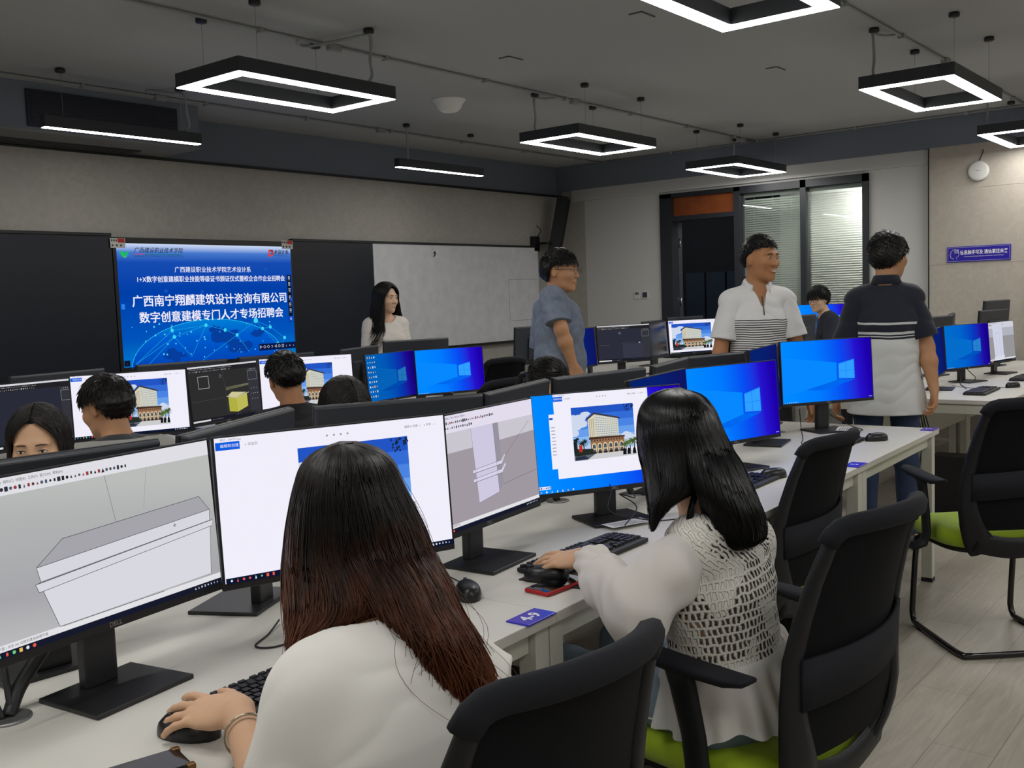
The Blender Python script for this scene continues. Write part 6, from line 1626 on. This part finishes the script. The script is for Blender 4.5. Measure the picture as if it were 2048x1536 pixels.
short_hair(J, t, H_BLACK, .016, ((-.12, -.085), (-.06, -.07), (-.042, -.02), (-.02, .03), (.01, .036), (.025, .025), (.04, .036), (.06, .038), (.085, .045), (.12, .05)), 1300, .04, (.3, .9, -.1), .25, 12, .0045, .006)
face_parts(t, J['head'], J['R'], J['s'], LIP_M, J['root'], False, smile=.3, glasses=(.023, .021, False, .0015, mat('bronze_wire', (96, 78, 58), .3, .8)))

# 4 the woman in white before the whiteboard
J = arms(pose_at(773, 597, 8.05, 24, H=1.60, head=50, hpitch=4, fem=True))
t = person(J, 'long-haired woman in a white ruched top standing before the whiteboard')
body(J, 'body', SK_P, .005, parent=t)
M_RUCHE = mat('white_ruched_cotton', (228, 222, 214), .85); _b = M_RUCHE.node_tree.nodes['Principled BSDF']; _tc = nd(M_RUCHE, 'ShaderNodeTexCoord'); _w = nd(M_RUCHE, 'ShaderNodeTexWave'); _w.bands_direction = 'Z'; _w.inputs['Scale'].default_value = 18; _w.inputs['Distortion'].default_value = 5
lk(M_RUCHE, _tc.outputs['Object'], _w.inputs['Vector']); _bp = nd(M_RUCHE, 'ShaderNodeBump'); _bp.inputs['Strength'].default_value = .25; _bp.inputs['Distance'].default_value = .004; lk(M_RUCHE, _w.outputs['Fac'], _bp.inputs['Height']); lk(M_RUCHE, _bp.outputs[0], _b.inputs['Normal'])
shirt(J, 'top', M_RUCHE, .006, 1.95, -.10, .012, .074, .045, (.056, .048), .01, t, (.004, 22), .7, None, 3)
trousers(J, 'skirt', mat('dark_skirt', (60, 60, 66), .8), .014, parent=t, shoes=M_BLACKTRIM)
long_hair(J, t, H_BLACK, .36, 5, .022, n=1900, wave=.040, spread=.55, zl=((-.11, -.16), (-.05, -.14), (-.01, -.10), (.015, -.04), (.03, .03), (.045, .066), (.06, .088), (.08, .108), (.11, .12)))
face_parts(t, J['head'], J['R'], J['s'], LIP_F, J['root'], True, down=.6)

# 5 the young man with glasses, bending by the blue monitor
J = arms(pose_at(1637, 599, 8.9, -96, H=1.68, lean=34, head=-50, hpitch=6))
t = person(J, 'young man with black glasses and dark shirt bending beside a blue monitor')
body(J, 'body', SK_P, .0055, parent=t)
shirt(J, 'shirt', mat('charcoal_shirt', (46, 50, 62), .9, bump=(300, .2, .001)), .007, .85, -.16, .022, .06, .0, (.07, .078), .01, t, (.006, 16), .6, None, 7)
trousers(J, 'trousers', mat('black_trousers', (30, 32, 38), .8), .014, parent=t, shoes=M_BLACKTRIM)
short_hair(J, t, H_BLACK, .020, ((-.12, -.085), (-.06, -.07), (-.03, -.03), (.01, .0), (.04, .012), (.07, .022), (.12, .026)), 1300, .055, (.1, .8, -.5), .10, 15, .005, .004, .004)
face_parts(t, J['head'], J['R'], J['s'], LIP_F, J['root'], False, down=.5, glasses=(.024, .018, True, .0022, M_BLACKTRIM))

# 6 the seated man in the striped shirt
J = pose_at(212, 815, 4.05, -140, H=1.66, sit=.40, lean=36, head=-112, hpitch=14)
J = arms(J)
t = person(J, 'seated man in a grey striped shirt seen from behind at the white screen')
body(J, 'body', SK_M, .005, parent=t)
zt = J['neck'][2]
M_GST = stripes('grey_striped_jersey', (98, 100, 108), (98, 100, 108), 0, 0, 0, ((zt - .065, zt - .028, (66, 70, 84)), (zt - .14, zt - .10, (66, 70, 84)), (zt - .25, zt - .20, (66, 70, 84)), (zt - .10, zt - .065, (158, 158, 152)), (zt - .20, zt - .14, (158, 158, 152)), (zt - .028, zt + .012, (158, 158, 152)), (zt + .012, zt + .1, (46, 48, 54))))
shirt(J, 'striped_shirt', M_GST, .006, .85, -.1, .020, .062, .0, (.068, .076), .0, t, (.005, 14), .5, None, 11)
trousers(J, 'trousers', mat('dark_trousers', (46, 48, 56), .8), .014, parent=t)
short_hair(J, t, H_BLACK, .018, ((-.12, -.075), (-.06, -.06), (-.04, -.01), (-.02, .03), (.01, .036), (.025, .022), (.05, .03), (.075, .036), (.12, .045)), 1500, .042, (.1, .7, -.4), .12, 21, .005, .006)
face_parts(t, J['head'], J['R'], J['s'], LIP_M, J['root'], False)
seat_for(J, 'office chair under the seated man in the striped shirt')

# 7 the seated man in black
J = pose_at(572, 757, 4.80, -146, H=1.68, sit=.40, lean=30, head=-150, hpitch=8, hroll=-7)
J = arms(J)
t = person(J, 'seated man in a black shirt seen from behind, head tilted to the left')
body(J, 'body', SK_D, .005, parent=t)
shirt(J, 'black_shirt', mat('black_jersey', (22, 23, 28), .9, bump=(300, .15, .001)), .006, .85, -.1, .020, .064, .0, (.068, .076), .0, t, (.005, 14), .5, None, 13)
trousers(J, 'trousers', mat('dark_trousers', (46, 48, 56), .8), .014, parent=t)
short_hair(J, t, H_BLACK, .014, ((-.12, -.045), (-.08, -.04), (-.04, .0), (-.02, .03), (.03, .04), (.06, .05), (.12, .06)), 1300, .03, (-.3, .7, .2), .4, 25, .005, .006)
face_parts(t, J['head'], J['R'], J['s'], LIP_M, J['root'], False)
seat_for(J, 'office chair under the seated man in black')

# 8 the woman peering over the monitors
J = pose_at(78, 890, 3.02, 36, H=1.60, sit=.40, lean=34, head=12, hpitch=10, fem=True)
J = arms(J)
t = person(J, 'woman with parted dark hair peering over the monitor backs at the left edge')
body(J, 'body', SK_F, .0042, parent=t)
shirt(J, 'top', mat('dark_top', (58, 60, 70), .9), .007, .85, -.1, .016, .066, .0, (.06, .066), .0, t, (.005, 16), .5)
long_hair(J, t, H_DARK, .12, 31, .012, n=1500, wave=.006, r0=.0016, zl=((-.11, -.16), (-.05, -.14), (-.01, -.10), (.015, -.04), (.03, .03), (.045, .066), (.06, .088), (.08, .108), (.11, .12)))
face_parts(t, J['head'], J['R'], J['s'], LIP_F, J['root'], True, brow=(64, 46, 38), down=.7)
# 9 the bowed dark-haired person
J = pose_at(690, 822, 3.80, 46, H=1.60, sit=.40, lean=44, head=34, hpitch=34, fem=True)
J = arms(J)
t = person(J, 'bowed dark-haired person, only the top of the head showing over the white screen')
body(J, 'body', SK_F, .005, parent=t)
shirt(J, 'top', mat('grey_top', (110, 110, 116), .9), .008, .85, -.1, .016, .066, .0, (.06, .066), .0, t, (.005, 16), .5)
long_hair(J, t, H_DARK, .10, 33, .018, n=1200, wave=.006)
face_parts(t, J['head'], J['R'], J['s'], LIP_F, J['root'], True, down=1)
# 10 the person with the bare forehead
J = pose_at(1097, 768, 4.75, 48, H=1.60, sit=.40, lean=40, head=62, hpitch=24, fem=True)
J = arms(J)
t = person(J, 'person with tied-back dark hair and bare forehead below the man in the blue shirt')
body(J, 'body', SK_P, .005, parent=t)
shirt(J, 'top', mat('pale_top', (170, 168, 168), .9), .008, .85, -.1, .016, .066, .0, (.06, .066), .0, t, (.005, 16), .5)
o = short_hair(J, t, H_BLACK, .013, ((-.12, -.07), (-.06, -.06), (-.02, -.02), (.01, .015), (.04, .05), (.06, .068), (.09, .085), (.12, .10)), 1000, .05, (0, -1, .1), .03, 41, .005)
b = MB(); hb = J['head'] - J['root'] + (np.array([0, -.13, .0]) * J['s']) @ J['R']
MB().tube(smooth_path([tuple(hb + J['R'][1] * .03), tuple(hb - J['R'][1] * .03 - U3 * .02), tuple(hb - J['R'][1] * .05 - U3 * .09), tuple(hb - J['R'][1] * .045 - U3 * .16)], 5), [.015] * 8 + [.018] * 4 + [.012, .01, .008, .004], 10).build('ponytail', H_BLACK, t)
face_parts(t, J['head'], J['R'], J['s'], LIP_F, J['root'], True, down=1)

# 11 the woman with long brown hair, nearest the camera
J = pose(1.02, .99, -150, H=1.60, sit=.49, lean=12, head=-150, hpitch=10, fem=True)
J['neck'] = PX(744, 1268, 1.50); J['shL'] = PX(628, 1392, 1.42); J['shR'] = PX(915, 1362, 1.57); J['chest'] = (J['shL'] + J['shR']) / 2 - V3(0, 0, .10)
J['head'] = PX(690, 1030, 1.62); hf = nz(azim(-152) - U3 * .12); hr = nz(np.cross(hf, U3)); J['R'] = np.array([hr, hf, np.cross(hr, hf)]); J['s'] = .95
up_ = nz(J['neck'] - J['pel']); J['tu'] = up_; J['sr'] = nz((J['shR'] - J['shL']) - up_ * (up_ @ (J['shR'] - J['shL']))); J['tf'] = np.cross(up_, J['sr'])
J['wrL'] = V3(.930, 1.340, .806); J['hdL'] = nz(V3(-.05, .16, -.020)); J['hnL'] = nz(V3(-.38, -.05, 1)); J['elL'] = PX(560, 1640, 1.40); J['wrR'] = V3(1.30, 1.42, .80); J['hdR'] = V3(-.1, 1, -.05); J['hnR'] = V3(0, 0, 1); J['poR'] = nz(V3(.8, -.4, -.5))
J['elR'] = PX(1003, 1400, 1.56)
J = arms(J)
t = person(J, 'woman with long brown hair and white T-shirt seated nearest, hand on a mouse')
body(J, 'body', SK_F, .0034, .3, hands=dict(L=dict(curl=(.08, .24, .18), spread=.28, thumb=(.70, .3))), parent=t)
M_TEE = mat('white_cotton_tee', (234, 232, 226), .85, bump=(360, .12, .0008), sheen=.1)
shirt(J, 'tshirt', M_TEE, .005, .90, -.12, .030, .060, .0, (.066, .074), .02, t, (.0045, 13), .3, None, 17)
b = MB(); P_ = []
for i in range(29):
    a = 2 * PI * i / 28; d = J['tf'] * math.cos(a) + J['sr'] * math.sin(a); P_.append(tuple(J['neck'] - J['root'] - J['tu'] * (.012 + .02 * max(0, math.cos(a))) + d * .062))
b.tube(P_, .005, 8); b.build('neckband', M_TEE, t)
trousers(J, 'trousers', mat('dark_trousers', (46, 48, 56), .8), .012, parent=t, zmin=.2)
# bangle on the left wrist
ax = nz(J['wrL'] - J['elL']); cb = J['wrL'] - ax * .062; q1 = nz(np.cross(ax, U3)); q2 = np.cross(q1, ax); P_ = [tuple(cb - J['root'] + (q1 * math.cos(2 * PI * i / 40) + q2 * math.sin(2 * PI * i / 40)) * .0335 + ax * .006 * math.sin(2 * PI * i / 40)) for i in range(41)]
MB().tube(P_, .0022, 8).build('bangle', mat('silver_bangle', (190, 182, 165), .22, 1.0), t)
H_AUB = hair_mat('auburn_hair', (27, 20, 17), (128, 68, 34), .82, 1.12, .42)
DA = 1.62
UA = [(672, 889, 706, 889, DA - .01, .02), (632, 905, 752, 903, DA, .072), (605, 935, 784, 931, DA, .108), (588, 985, 806, 980, DA, .130), (576, 1055, 838, 1045, DA, .135), (571, 1120, 862, 1104, DA - .005, .130)]
LA, RA = halves(UA, .52)
atL, skL, KL = sheet(LA + [(573, 1180, 770, 1172, DA - .03, .115, 0, .7), (575, 1228, 772, 1224, DA - .06, .095, 0, .85), (577, 1265, 705, 1262, DA - .08, .07, 0, 1), (580, 1302, 642, 1294, DA - .10, .045, 0, 1), (588, 1332, 606, 1327, DA - .10, .02, 0, 1)], 20, 5, .04)
atR, skR, KR = sheet(RA + [(738, 1172, 893, 1162, DA - .035, .125, .35, 1), (764, 1225, 914, 1218, DA - .065, .122, .2, 1), (788, 1275, 942, 1265, DA - .085, .12, .05, 1), (802, 1330, 968, 1315, DA - .09, .115, 0, 1), (820, 1385, 990, 1370, DA - .09, .11, 0, 1), (846, 1435, 997, 1420, DA - .085, .10, 0, 1), (874, 1475, 978, 1465, DA - .08, .085, 0, 1), (900, 1490, 940, 1485, DA - .08, .07, 0, 1)], 20, 5, .04)
v = hair_cap(J, thick=.004, side=-.004, h=.006, zl=((-.11, -.14), (-.05, -.14), (-.01, -.12), (.02, -.1), (.05, -.04), (.07, .03), (.095, .068), (.12, .08))); me = v.mesh('hair', H_AUB, (0, 0, 0)); PC, QC = mesh_arrays(me); bpy.data.meshes.remove(me)
parts = [(PC, QC), skL, skR, strands(atL, KL, 900, 30, .0013, .004, .006, 2, (0, .5), (.70, 1.0), 30), strands(atL, KL, 500, 26, .0013, .004, .007, 8, (.5, 4), (.70, 1.0)), strands(atR, KR, 1100, 36, .0013, .010, .006, 3, (0, .5), (.72, 1.0), 50), strands(atR, KR, 1000, 30, .0013, .010, .008, 9, (.5, 6), (.74, 1.0), 40)]
P, Q = merge(parts); put('hair', np_mesh('hair', P - J['root'], Q, H_AUB), t)
face_parts(t, J['head'], J['R'], J['s'], LIP_F, J['root'], True)

# 12 the woman in the crochet vest
J = pose(2.03, 1.05, -134, H=1.60, sit=.46, lean=4, head=-138, hpitch=14, fem=True)
J['neck'] = PX(1412, 1042, 2.20); J['shL'] = PX(1388, 1092, 2.13); J['shR'] = PX(1496, 1082, 2.29); J['head'] = PX(1360, 884, 2.24)
hf = nz(azim(-160) - U3 * .2); hr = nz(np.cross(hf, U3)); J['R'] = np.array([hr, hf, np.cross(hr, hf)]); J['s'] = .95
J['pel'] = PX(1464, 1372, 2.24); up_ = nz(J['neck'] - J['pel']); J['tu'] = up_; J['sr'] = nz((J['shR'] - J['shL']) - up_ * (up_ @ (J['shR'] - J['shL']))); J['tf'] = np.cross(up_, J['sr']); J['chest'] = J['pel'] + up_ * .27
for n, sg in (('R', 1), ('L', -1)):
    J['hip' + n] = J['pel'] + J['r'] * sg * .085 - U3 * .02; J['kn' + n] = J['hip' + n] + J['f'] * .40 + J['r'] * sg * .03; J['an' + n] = V3(*(J['kn' + n] + J['f'] * .02)[:2], .075)
J['wrL'] = V3(1.985, 1.385, .812); J['hdL'] = nz(V3(-.03, .165, -.028)); J['hnL'] = nz(V3(-.30, 0, 1)); J['elL'] = PX(1272, 1206, 2.07); J['wrR'] = V3(2.22, 1.22, .66); J['hdR'] = V3(-.3, 1, -.05); J['hnR'] = V3(0, 0, 1); J['poR'] = nz(V3(-.1, -.1, -1))
J = arms(J)
t = person(J, 'woman with straight black hair, white crochet vest and sheer sleeves, hand on mouse')
body(J, 'body', SK_F, .0036, .3, hands=dict(L=dict(curl=(.08, .22, .16), spread=.24, thumb=(.7, .3))), parent=t)
# crochet vest: openwork knit
def crochet():
    m = mat('white_crochet', (232, 229, 220), .85); b = m.node_tree.nodes['Principled BSDF']; tc = nd(m, 'ShaderNodeTexCoord')
    uv = nd(m, 'ShaderNodeUVMap'); n = nd(m, 'ShaderNodeTexNoise'); n.inputs['Scale'].default_value = 55; lk(m, uv.outputs[0], n.inputs['Vector'])
    ds = nd(m, 'ShaderNodeVectorMath', operation='MULTIPLY_ADD'); lk(m, n.outputs['Color'], ds.inputs[0]); ds.inputs[1].default_value = (.013, .013, 0); lk(m, uv.outputs[0], ds.inputs[2])
    def brick(rot, bw, rh, mo):
        mp = nd(m, 'ShaderNodeMapping'); mp.inputs['Rotation'].default_value = (0, 0, rot); lk(m, ds.outputs[0], mp.inputs['Vector'])
        q = nd(m, 'ShaderNodeTexBrick'); q.offset = .5; lk(m, mp.outputs[0], q.inputs['Vector']); q.inputs['Scale'].default_value = 1.0
        q.inputs['Brick Width'].default_value = bw; q.inputs['Row Height'].default_value = rh; q.inputs['Mortar Size'].default_value = mo; q.inputs['Mortar Smooth'].default_value = .6; return q
    b1 = brick(0, .0125, .0195, .0036); b2 = brick(.8, .034, .0105, .0039)
    sp = nd(m, 'ShaderNodeSeparateXYZ'); lk(m, uv.outputs[0], sp.inputs[0]); lt = nd(m, 'ShaderNodeMath', operation='LESS_THAN'); lk(m, sp.outputs['Y'], lt.inputs[0]); lt.inputs[1].default_value = .30
    fm = nd(m, 'ShaderNodeMix'); lk(m, lt.outputs[0], fm.inputs['Factor']); lk(m, b2.outputs['Fac'], fm.inputs['A']); lk(m, b1.outputs['Fac'], fm.inputs['B'])
    n2 = nd(m, 'ShaderNodeTexNoise'); n2.inputs['Scale'].default_value = 9; lk(m, uv.outputs[0], n2.inputs['Vector'])
    ad = nd(m, 'ShaderNodeMath', operation='MULTIPLY_ADD'); lk(m, n2.outputs['Fac'], ad.inputs[0]); ad.inputs[1].default_value = .7; lk(m, fm.outputs['Result'], ad.inputs[2])
    mu = nd(m, 'ShaderNodeMath', operation='LESS_THAN'); lk(m, ad.outputs[0], mu.inputs[0]); mu.inputs[1].default_value = .36; w1 = fm
    tr = nd(m, 'ShaderNodeBsdfTransparent'); mx = nd(m, 'ShaderNodeMixShader'); lk(m, mu.outputs[0], mx.inputs[0]); lk(m, b.outputs[0], mx.inputs[1]); lk(m, tr.outputs[0], mx.inputs[2])
    out = [q for q in m.node_tree.nodes if q.type == 'OUTPUT_MATERIAL'][0]; lk(m, mx.outputs[0], out.inputs[0])
    bp = nd(m, 'ShaderNodeBump'); bp.inputs['Strength'].default_value = .8; bp.inputs['Distance'].default_value = .004; lk(m, w1.outputs['Result'], bp.inputs['Height']); lk(m, bp.outputs[0], b.inputs['Normal'])
    return m
M_CRO = crochet()
vo = shirt(J, 'crochet_vest', M_CRO, .005, .06, .085, .014, .066, .0, (.058, .058), .026, t, (.003, 18), .4, None, 19, 0, None, .022)
def add_uv(o, J):                       # UV = metres around the body and up it
    me = o.data; P = np.zeros(len(me.vertices) * 3, f32); me.vertices.foreach_get('co', P); P = P.reshape(-1, 3) + J['root'] - J['pel']
    a = np.arctan2(P @ J['sr'], -(P @ J['tf'])); u = a * .135; v_ = P @ J['tu']
    ul = me.uv_layers.new(name='UVMap'); li = np.zeros(len(me.loops), np.int32); me.loops.foreach_get('vertex_index', li); ul.data.foreach_set('uv', np.stack([u, v_], 1)[li].astype(f32).ravel())
add_uv(vo, J)
M_LIN = mat('shaded_lining', (132, 122, 110), .9)  # lining colour darkened to hold the shade inside the openwork
shirt(J, 'lining', M_LIN, .007, .02, .08, .002, .074, .02, (.046, .046), .0, t, (.001, 18), .4, None, 19, 0, None, .022)
# peplum below the vest: pleated sheer frill
M_SHEER = bpy.data.materials.new('sheer_white_chiffon'); M_SHEER.use_nodes = True; nt = M_SHEER.node_tree; _b = nt.nodes['Principled BSDF']; _b.inputs['Base Color'].default_value = (*lin((246, 245, 242)), 1); _b.inputs['Roughness'].default_value = .7
_tr = nt.nodes.new('ShaderNodeBsdfTransparent'); _tl = nt.nodes.new('ShaderNodeBsdfTranslucent'); _tl.inputs[0].default_value = (*lin((246, 245, 242)), 1); _m1 = nt.nodes.new('ShaderNodeMixShader'); _m1.inputs[0].default_value = .3; _m2 = nt.nodes.new('ShaderNodeMixShader'); _m2.inputs[0].default_value = .08
nt.links.new(_b.outputs[0], _m1.inputs[1]); nt.links.new(_tl.outputs[0], _m1.inputs[2]); nt.links.new(_m1.outputs[0], _m2.inputs[1]); nt.links.new(_tr.outputs[0], _m2.inputs[2]); nt.links.new(_m2.outputs[0], [q for q in nt.nodes if q.type == 'OUTPUT_MATERIAL'][0].inputs[0])
n_a, n_z = 160, 14; Pp = []
for j in range(n_z):
    w = j / (n_z - 1)
    for i in range(n_a):
        a = 2 * PI * i / n_a; d = J['sr'] * math.sin(a) - J['tf'] * math.cos(a)
        rx = .156 + .040 * w; ry = .128 + .058 * w; fold = (math.sin(a * 21 + 1.3 * math.sin(3 * a)) * .010 + math.sin(a * 9 + 2) * .012) * w
        rr = 1 / math.sqrt((math.sin(a) / rx) ** 2 + (math.cos(a) / ry) ** 2) + fold
        Pp.append(J['pel'] + J['tu'] * (.102 - .140 * w + .012 * math.sin(a * 5) * w) + d * rr - J['root'])
Pp = np.array(Pp); ix = np.arange(n_a * n_z).reshape(n_z, n_a); nx = np.roll(ix, -1, 1)
Qp = np.stack([ix[:-1].ravel(), nx[:-1].ravel(), nx[1:].ravel(), ix[1:].ravel()], 1)
pe = put('peplum', np_mesh('peplum', Pp, Qp, M_SHEER), t)
# puffed sheer sleeves with gathered cuffs
for n in 'LR':
    a, e, w = J['sh' + n], J['el' + n], J['wr' + n]; lo = np.minimum(np.minimum(a, e), w) - .12; hi = np.maximum(np.maximum(a, e), w) + .12; v = Vol(lo, hi, .0045)
    dn = V3(0, 0, -1); u_ = nz(w - e)
    v.add(cap(a + (e - a) * .0, a + (e - a) * .55 + dn * .004, .048, .055), .04); v.add(cap(a + (e - a) * .5, e + dn * .012, .055, .061), .05)
    v.add(cap(e + dn * .012, e + (w - e) * .45 + dn * .012, .061, .055), .05); v.add(cap(e + (w - e) * .45 + dn * .012, e + (w - e) * .80, .054, .046), .04)
    v.add(clip_plane(cap(e + (w - e) * .78, w, .046, .040), e + (w - e) * .90, u_), .015)
    def nf(Q):
        tt = np.clip(((Q - e) @ u_) / np.linalg.norm(w - e), 0, 1); ang = np.arctan2((Q - e) @ np.cross(u_, U3), (Q - e) @ U3)
        g = wob(Q, .008, 22, 23) + .0035 * np.sin(ang * 9 + 20 * tt) * np.clip(tt * 2 - .6, 0, 1); c = np.where((((Q - e) @ u_) > 0)[:, None], e + ((Q - e) @ u_)[:, None] * u_, a + (((Q - a) @ nz(e - a)))[:, None] * nz(e - a)); d = Q - c
        return Q + d / (np.linalg.norm(d, axis=1)[:, None] + 1e-6) * g[:, None]
    put('sheer_sleeve', v.mesh('sheer_sleeve', M_SHEER, J['root'], nf), t)
trousers(J, 'jeans', mat('light_jeans', (128, 146, 160), .85, vary=(9, (104, 122, 138), 6), bump=(420, .2, .001)), .009, -.04, k=-.002, parent=t, zmin=.05)
H_JET = hair_mat('jet_black_hair', (17, 16, 18), rough=.32)
DB = 2.24
UB = [(1336, 779, 1366, 778, DB - .01, .02), (1304, 792, 1402, 790, DB, .072), (1282, 820, 1426, 817, DB, .108), (1276, 862, 1443, 858, DB, .130), (1280, 905, 1462, 898, DB, .132)]
LB, RB = halves(UB, .6)
atL, skL, KL = sheet(LB + [(1290, 945, 1404, 935, DB - .02, .115, 0, .8), (1297, 982, 1396, 976, DB - .06, .08, 0, .95), (1300, 1010, 1350, 1004, DB - .10, .035, 0, 1), (1302, 1040, 1322, 1034, DB - .11, .015, 0, 1), (1303, 1064, 1308, 1062, DB - .11, .004, 0, 1)], 20, 5, .03)
atR, skR, KR = sheet(RB + [(1384, 940, 1482, 932, DB - .03, .12, .4, 1), (1398, 990, 1503, 978, DB - .06, .11, .2, 1), (1410, 1030, 1518, 1012, DB - .07, .105, 0, 1), (1424, 1064, 1528, 1046, DB - .07, .10, 0, 1), (1442, 1090, 1526, 1076, DB - .065, .095, 0, 1), (1462, 1104, 1506, 1094, DB - .06, .09, 0, 1)], 20, 5, .04)
atF, skF, KF = sheet([(1390, 975, 1402, 975, DB - .10, .01), (1382, 1005, 1390, 1005, DB - .12, .006), (1374, 1040, 1382, 1040, DB - .125, .004), (1380, 1075, 1388, 1075, DB - .12, .002)], 6, 4, .004)
v = hair_cap(J, thick=.004, side=-.004, h=.006, zl=((-.11, -.14), (-.05, -.14), (-.01, -.12), (.02, -.1), (.05, -.04), (.07, .03), (.095, .068), (.12, .08))); me = v.mesh('hair', H_JET, (0, 0, 0)); PC, QC = mesh_arrays(me); bpy.data.meshes.remove(me)
parts = [(PC, QC), skL, skR, strands(atL, KL, 1100, 28, .0013, .002, .005, 2, (0, .5), (.7, 1.0), 10), strands(atL, KL, 500, 24, .0013, .002, .005, 8, (.5, 3.5), (.7, 1.0)), strands(atR, KR, 1000, 32, .0013, .003, .005, 3, (0, .5), (.88, 1.0), 10), strands(atR, KR, 800, 26, .0013, .003, .006, 9, (.5, 5), (.88, 1.0)), strands(atF, KF, 40, 16, .0012, .003, .003, 4, (0, .3), (.6, 1.0))]
P, Q = merge(parts); put('hair', np_mesh('hair', P - J['root'], Q, H_JET), t)
face_parts(t, J['head'], J['R'], J['s'], LIP_F, J['root'], True)
